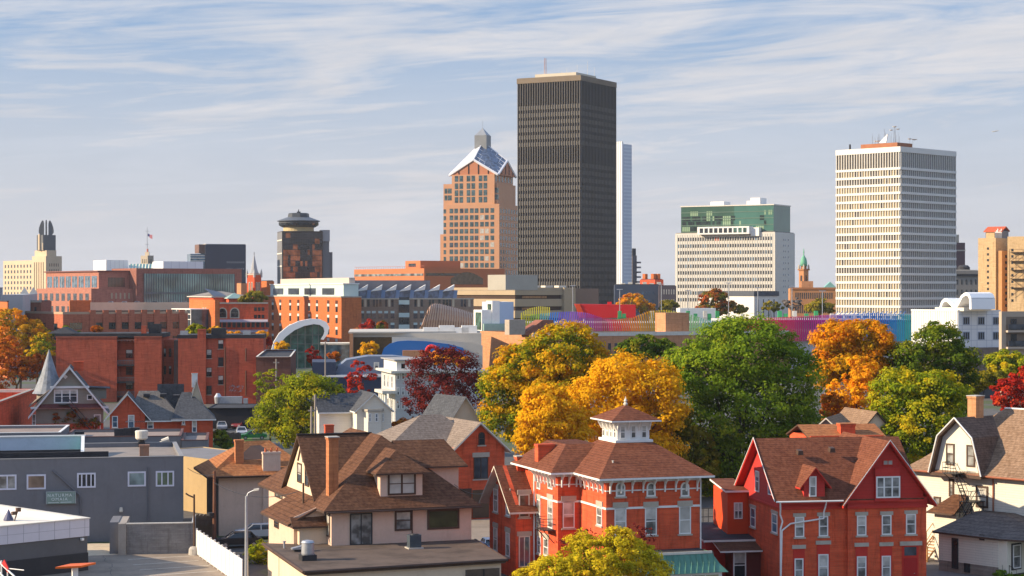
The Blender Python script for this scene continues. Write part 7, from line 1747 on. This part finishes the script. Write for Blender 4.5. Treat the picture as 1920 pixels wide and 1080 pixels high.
MB().lathe([(37.5*k,0),(38.2*k,1.2)],32,(*c,Z(423)+.5)).build('saucer_glass',G_dark,P); MB().lathe([(40.5*k,0),(40.8*k,.4),(22*k,Z(406)-Z(414))],32,(*c,Z(414))).build('saucer_roof',plain('saucer_roof_slate',(.10,.11,.125),.5,.1,.2),P)
MB().lathe([(21*k,0),(19.5*k,Z(398)-Z(407)),(18*k,Z(397)-Z(407))],8,(*c,Z(407)-.3)).build('crown',plain('crown_slate',(.05,.058,.07),.5,.1,.2),P); MB().tube((*c,Z(398)),(*c,Z(391)),.3).box(c[0]-1,c[0]+1,c[1]-1,c[1]+1,Z(398),Z(395)).build('mast',M_dark,P)
# ---- low orange brick block behind
fr=Fr(795,900,34); P=bld('orange_brick_block','long low orange brick block with a ribbon window in front of the salmon tower','building',fr)
w=fr.f(946)[0]; d=fr.l(664)[0]; h=zat(503,900); OB=plain('orange_ribbon_brick',(.47,.15,.06),.8,.05,.1); OD=OB
MB().box(0,w,0,d,0,h).build('wall',OB,P); MB().box(.02,w,-.1,-.003,0,h).build('side_wall',OD,P)
MB().box(-.1,-.01,.5,d-.5,zat(517,900),zat(512.5,900)).build('ribbon_window',glass('ribbon_glass',(.16,.17,.16),.12,.6,var=.7,scale=.3),P)
MB().box(1,w*.5,-.2,-.11,zat(517,900),zat(512,900)).build('ribbon_window',G_dark,P)
xa,xb=fr.f(845)[0],fr.f(905)[0]
MB().exty([(xa,zat(533,900)),(xb,zat(533,900))]+[(xb-(xb-xa)*i/10,zat(522,900)+3.0*math.sin(math.pi*i/10)) for i in range(11)],-.3,-.12).build('arched_window',glass('amber_dark',(.06,.04,.03),.1),P)
y0=fr.l(788,495,4)[0]; y1=fr.l(760,495,4)[0]; MB().box(4,26,y0,y1,h,zat(488,900)).build('penthouse',OB,P); MB().box(4.02,26,y0-.1,y0-.003,h,zat(488,900)).build('penthouse_side',OD,P); MB().box(3.9,4,y0+4,y1-3,h+.8,h+2.4).build('window',G_dark,P)
b=MB()
for i in range(30): y=d*i/30; b.tube((.1,y,h),(.1,y,h+1.1),.06,.06,4)
b.tube((.1,0,h+1.1),(.1,d,h+1.1),.07,.07,4); b.build('roof_rail',plain('rail_red',(.45,.15,.10),.7,.1,1),P)
# ---- tan striped parking structure
fr=Fr(965.5,780,38); P=bld('striped_garage','tan concrete parking structure with dark open slots, at the dark tower foot','parking garage',fr)
w=fr.f(1055)[0]; d=fr.l(851)[0]; h=zat(539,780); TC=plain('tan_garage_concrete',(.39,.30,.195),.85,.06,.15); DC=TC
MB().box(.6,w-.6,.6,d-.6,0,h-1).build('core',plain('slot_dark',(.06,.035,.025),.9,.2,.2),P)
z=h
for i in range(5):
    MB().box(0,.4,0,d,z-3.0,z).build('spandrel',TC,P); MB().box(.41,w,0,.4,z-3.0,z).build('spandrel',DC,P)
    MB().box(4,w-8,.42,.59,z-4.3,z-3.4).build('slot_wall',plain('slot_orange',(.34,.18,.08),.9,.4,.5,(3,3,.5)),P)
    z-=4.6
MB().box(0,w,0,d,h-1.2,h-1.0).build('deck',M_conc,P)
MB().box(w+.02,w+6,-1,10,0,h).build('stair_tower',DC,P); MB().box(w+6.3,w+20,1,9,0,h-.4).build('brown_end_wall',plain('brown_end',(.20,.14,.105),.8,.1,.1),P)
for i in range(4): MB().box(4+i*7,8+i*7,3,6,h-.9,h+.8).build('roof_unit',M_trim,P)
xk,yk=fr.h(948,538,h); MB().box(xk,xk+14,yk,yk+10,h-1,zat(520,800)).build('lift_head',plain('pale_lift_head',(.36,.335,.285),.8,.06,.2),P)
# ---- long orange brick school + grey stone wing
fr=Fr(640,742,22); P=bld('orange_school','bright orange brick school block with mint top storey left of the grey stone wing','school',fr)
w=fr.f(690)[0]; d=fr.l(499)[0]; h=zat(556,742)
fr2=fr
P_,=(P,)
# main lit face looks left: give the block a long left face
MB().box(0,w*.75,0,d,0,h).build('wall',B_bold,P); MB().box(.02,w*.75,-.08,-.003,0,h).build('side_wall',B_bold,P)
MB().box(-.25,w*.75,-.25,d+.2,h-.35,h+.15).build('coping',M_stone,P)
pn=Panes(P,lim=90); pairs=[.055,.165,.305,.415,.56,.66,.80,.90]
for j,v in enumerate((577,598,620,642)):
    for p_ in pairs:
        z=zat(v+8,750); y=d*(1-p_)-d*.045
        pn.add('l',y,z,2.7,2.1,M_dark if j<0 else G_dark,0); pn.add('l',y,z+2.1,2.9,1.0,M_teal,0,.1) if j>=0 else None
pn.flush()
pa=Panes(P,'arched_window')
for p_ in pairs:
    for o in (-1,0,1): pa.add('l',d*(1-p_)-d*.045+o*1.15,zat(571,750),.75,1.6,G_dark,0)
pa.flush()
y0,y1=d*.0+1,d-.5
MB().box(1.5,w*.7,y0+1,y1-1,h,zat(533,745)).build('top_storey',M_teal,P)
pn=Panes(P,'studio_window'); 
for p_ in (.11,.33,.55,.78): pn.add('l',d*(1-p_)-2,h+.6,d*.15,2.6,G_mid,1.5)
pn.flush(); MB().box(1.2,w*.7+.3,y0+.7,y1-.7,zat(533,745),zat(532,745)+.2).build('top_edge',M_white,P); MB().box(4,w*.6,y0+2,y1-8,zat(533,745),zat(521,760)).build('penthouse',plain('beige_penthouse',(.48,.40,.34),.8,.05,.1),P)
fr=Fr(651,760,7); P=bld('grey_stone_school','long grey brown stone school wing with a saw toothed glass top floor','school',fr)
w=fr.f(888)[0]; h=zat(560,760)
MB().box(0,w,0,20,0,h).build('wall',B_stone,P); MB().box(-.1,-.003,0,20,0,h).build('end_wall',S_concr,P); MB().box(-6,-.15,4,18,0,zat(563,760)).build('glass_link',G_blue,P)
MB().box(0,w+.2,-.2,0,h-.3,h+.2).build('coping',M_stone,P)
pn=Panes(P,lim=96)
g_=[.04,.075,.11,.16,.19,.22,.255,.30,.33,.36,.40,.43,.46]
nx=lambda f:w*f
tops=[(655,1),(661,1),(667,1),(679,1),(685,1),(691,1),(701,1),(707,1),(713,1),(724,1),(730,1),(736,1),(779,1),(785,1),(791,1),(806,1),(812,1),(824,1),(832,1),(838,1),(844,1),(850,1),(866,1),(872,1),(880,1)]
for u,_ in tops: pn.add('f',fr.f(u)[0],zat(575,762),.85,2.8,G_dark if u%5 else S_concr,0)
for v in (597,619,641):
    for u in (655,667,679,691,701,713,724,736,779,791,806,818,832,844):
        pn.add('f',fr.f(u)[0],zat(v,762),1.5,2.0,G_mid,0); pn.add('f',fr.f(u)[0],zat(v,762)+2,1.5,.9,M_teal,0,.08)
pn.flush()
x0,x1=fr.f(748)[0],fr.f(767)[0]; MB().box(x0,x1,-.35,-.0,0,h+.6).build('stair_glass',G_dark,P)
for v in (566,590,612): z=zat(v+5,760); MB().box(x0-.1,x1+.1,-.5,-.36,z,z+1.7).build('stair_band',M_teal,P)
gh=zat(538,775)
MB().box(1,fr.f(850)[0],5,16,h,gh-1.2).build('glass_storey',glass('steel_blue_glass',(.08,.13,.21),.1,.7),P)
for i in range(8):
    xa=fr.f(640+i*27,545,4)[0]; xb=fr.f(640+i*27+21,545,4)[0]
    s_=MB().ext([(xa,3.2,h+.1),(xb-.3,3.2,h+.1),(xb-.1,3.2,gh-1.4),(xa,3.2,gh-1.9)],(0,1.79,0)).build('saw_bay',glass('steel_blue_bay',(.06,.10,.17),.08,.7),P)
    MB().ext([(xa,2.8,gh-1.8),(xb,2.8,gh-1.2),(xb+.4,2.8,gh+.9)],(0,5,0)).build('saw_roof',M_white,P)
    MB().ext([(xb-.3,2.9,h+.1),(xb+1.2,2.9,h+.1),(xb+1.6,2.9,gh-1.3),(xb+.1,2.9,gh-1.3)],(0,2,0)).build('bay_pier',plain('steel_blue_pier',(.14,.22,.36),.4,.1,.3),P)
MB().box(2,fr.f(810)[0],9,18,gh-1.2,zat(526,785)).build('penthouse',plain('slate_penthouse',(.16,.15,.165),.7,.05,.1),P)
# ---- big orange and plum brick garage at left
B_gar=brick('garage_brick',(.40,.115,.065),(.46,.15,.085),bw=.6,rh=.3,weather=.15); fr=Fr(118,600,32); P=bld('brick_garage','low orange and plum brick parking garage with square openings, left','parking garage',fr)
w=fr.f(352)[0]; d=fr.l(27)[0]; h=zat(585,600)
MB().box(0,w,0,d,0,h-.7).build('wall',B_gar,P); MB().box(.02,w,-.1,-.003,0,h-.7).build('side_wall',B_gar,P)
b=MB(); 
b.box(-.1,.3,-.1,d,h-.7,h).box(.3,w,-.1,.3,h-.7,h).build('parapet',plain('parapet_cream',(.45,.30,.20),.8,.08,.2),P)
pb=MB()
for i in range(8): x=w*.21+w*.78*i/7.6; pb.box(x-.1,x+w*.042,-.5,-.101,0,h+.55)
pb.build('pier',B_gar,P)
pn=Panes(P,'opening')
for i in range(4): 
    for z in (h-5.6,h-9.8): pn.add('l',d*(.86-.24*i),z,3.1,2.0,G_dark,0)
xs=[.10]+[.282+.1033*i for i in range(7)]
for i,f in enumerate(xs):
    for z in (h-5.4,h-9.8,h-14): pn.add('f',w*f,z,w*.095 if i==0 else w*.052,2.1,G_dark,-.1)
pn.flush()
for i in range(9): MB()
fr=Fr(171,655,14); P=bld('cream_garage','cream concrete parking deck with rooftop cars behind the brick garage','parking garage',fr)
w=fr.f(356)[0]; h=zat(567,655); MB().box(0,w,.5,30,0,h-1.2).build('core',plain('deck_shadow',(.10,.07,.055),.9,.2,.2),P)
for z in (h,h-4.6): MB().box(0,w,0,.45,z-2.7,z).build('spandrel',S_concr,P)
for f in (0,.27,.55,.84): MB().box(w*f-.3,w*f+.3,-.2,-.001,0,h).build('column',S_concr,P)
MB().box(-7,-.02,.2,9,0,zat(563,655)).build('stair_tower',B_bold,P)
for i,(u,cn,cc) in enumerate(((208,'white',(.6,.6,.6)),(233,'white',(.6,.6,.6)),(257,'silver',(.3,.3,.3)),(290,'black',(.05,.05,.05)),(325,'white',(.6,.6,.6)),(345,'silver',(.3,.3,.3)))):
    x=fr.f(u,545,4)[0]; wx,wy,_=fr.world(x,4,h-1.2); car(('white' if cn=='white' else 'grey' if cn=='silver' else 'black')+' car on the top deck of the cream parking structure, '+('first from the left','second from the left','third from the left','fourth from the left','second from the right','last on the right')[i],(wx,wy,h-1.2),fr.a+R(80),cc,cn,'cars on the cream parking deck')
fr=Fr(403,640,30); P=bld('orange_stair_tower','orange brick stair tower with a square glass lobby, right end of the cream garage','building',fr)
w=fr.f(412)[0]; d=fr.l(355)[0]; h=zat(562,640); MB().box(0,w,0,d,0,h).build('wall',B_bold,P)
gl0=fr.l(352,590,-2)[0]; MB().box(-6,-.01,d*.25,d,0,zat(581,640)).build('glass_lobby',G_mid,P); b=MB()
for i in range(5): y=d*.25+d*.75*i/4; b.box(-6.15,-6.001,y-.15,y+.15,0,zat(581,640))
for z in (zat(590,640),zat(600,640)): b.box(-6.14,-6.002,d*.25,d,z,z+.25)
b.box(-6.3,.2,d*.25-.2,d+.2,zat(581,640),zat(579,640)); b.build('lobby_frame',M_white,P)
for o in (.35,.45): MB().box(-.08,0,d*o-.5,d*o+.5,h-4.2,h-2.6).build('window',G_blind,P)
fr=Fr(403,660,6); P=bld('arched_brick_wing','plum brick school wing with two big arched openings and glass canopies','school',fr)
w=fr.f(502)[0]; h=zat(568,660); PB=B_or; MB().box(0,w,0,14,0,h).build('wall',PB,P); MB().box(-.1,w+.1,-.2,0,h-.3,h+.2).build('coping',M_stone,P)
for u in (417,440): window(P,'f',fr.f(u)[0],zat(597,660),3.2,3.7,-.001,'arch',M_stone,G_dark,.35)
pn=Panes(P); 
for u in (479,486,493): 
    for v in (583,597): pn.add('f',fr.f(u)[0],zat(v,660),.95,1.2,G_dark,0)
pn.flush()
for v,y in ((599,-2.5),(618,-4)): MB().slab([(0,y,zat(v+4,658)),(w,y,zat(v+4,658)),(w,0,zat(v,658)),(0,0,zat(v,658))],.25,0,0).build('glass_canopy',plain('lilac_canopy',(.42,.38,.42),.3,.1,.2),P)
for i in range(11): MB().box(1+i*1.6,2.1+i*1.6,-.06,0,zat(614,660),zat(604,660)).build('window',G_mid,P)
P,fr,w,d,h=tower('grey_hip_roof_hall','grey hip roofed hall with a small red brick turret left of the orange school',400,720,20,355,470,556,PB,cat='building')
hip(P,-.8,w+.8,-.8,d+.8,h,zat(546,735),(5,d*.5),(w-6,d*.5),[plain('warm_grey_roof',(.21,.19,.17),.85,.1,.2),M_trim],.3)
MB().slab([(0,-.6,h+.2),(4.5,-.6,h+.2),(5.5,d*.35,zat(547,730)),(0,d*.35,h+3)],.2,0,0).build('navy_gable',NVB,P)
xt,_=fr.f(440,560,-4); MB().box(xt-2.6,xt+2.6,-6,-1,0,zat(559,715)).build('turret_wall',B_red,P); hip(P,xt-3.2,xt+3.2,-6.6,-.4,zat(559,715),zat(549,715),(xt-.1,-3.5),(xt+.1,-3.5),[plain('teal_slate',(.24,.36,.33),.7,.1,.3),M_trim],.2,'turret_roof')
# ---- small far left houses
P,fr,w,d,h=tower('grey_pediment_house','small grey house fronts with pediments at the left edge, below the winged tower',38,760,12,2,70,551,plain('pale_grey_paint',(.36,.37,.38),.8,.08,.2),cat='building')
for s0,s1 in ((0,w*.48),(w*.52,w)): MB().exty([(s0,h),(s1,h),((s0+s1)/2,h+2.6)],-.4,6).build('pediment',M_trim,P)
pn=Panes(P); pn.grid('f',1,w-1,6,h-4,h-.6,1,.35,.7,G_dark); pn.grid('l',1,d-1,5,h-4,h-.6,1,.35,.7,G_dark); pn.flush()
P,fr,w,d,h=tower('small_brick_block','low brown brick block with dark windows behind the orange garage roof',16,680,3,10,77,565,B_mauve,M_tar,cat='building',d=20)
MB().box(-.2,w+.2,-.3,0,h-.4,h+.3).build('coping',M_stone,P); pn=Panes(P); pn.grid('f',1,w-1,5,h-4.5,h-1.5,1,.4,.7,G_dark); pn.flush()
P,fr,w,d,h=tower('left_edge_brick','orange brick block cut by the left picture edge behind the trees',14,560,20,-60,16,566,B_bold,M_tar,cat='building')
P,fr,w,d,h=tower('left_edge_tower','far blue grey block at the very left edge',4,1100,10,-40,5,540,plain('blue_grey_far',(.22,.25,.30),.7,.05,.1),M_tar,cat='building')
# ---- far wooded horizon, one mass
rgn=np.random.default_rng(3); lb=[(x,0,rgn.uniform(5,9),rgn.uniform(14,26),10,rgn.uniform(7,11)) for x in np.arange(-1000,900,18)]
me=crown(lb,38000,2.4,99,(2,4.5),.1,40); me.materials.append(L_olive); o=put('far_woods',me,None,(0,1650,0)); tag(o,None,None,None,'stuff')
# small bird or plane in the sky
x,y,z=at(1866,246,900); t=thing('aeroplane','tiny pale aircraft high in the sky right of the white grid tower','aeroplane',(x,y,z))
MB().lathe([(.05,-1.6),(.18,-1.2),(.2,.8),(.05,1.8)],8).build('fuselage',M_trim,t).rotation_euler=(0,R(80),0); MB().ext([(-.3,-1.8,0),(.3,-1.8,0),(.4,1.8,.2),(-.2,1.8,.2)],(0,0,.06)).build('wing',M_trim,t)
# ------------------------------------------------------------------ the air: a thin autumn haze
m=bpy.data.materials.new('haze_air'); m.use_nodes=True; nt=m.node_tree; nt.nodes.clear()
o_=nt.nodes.new('ShaderNodeOutputMaterial'); pv=nt.nodes.new('ShaderNodeVolumePrincipled'); pv.inputs['Density'].default_value=.00005; pv.inputs['Color'].default_value=(.80,.86,.95,1); pv.inputs['Anisotropy'].default_value=.2
nt.links.new(pv.outputs[0],o_.inputs['Volume'])
tag(MB().box(-6000,6000,-400,9500,-1,152).build('haze',m),None,None,None,'stuff')
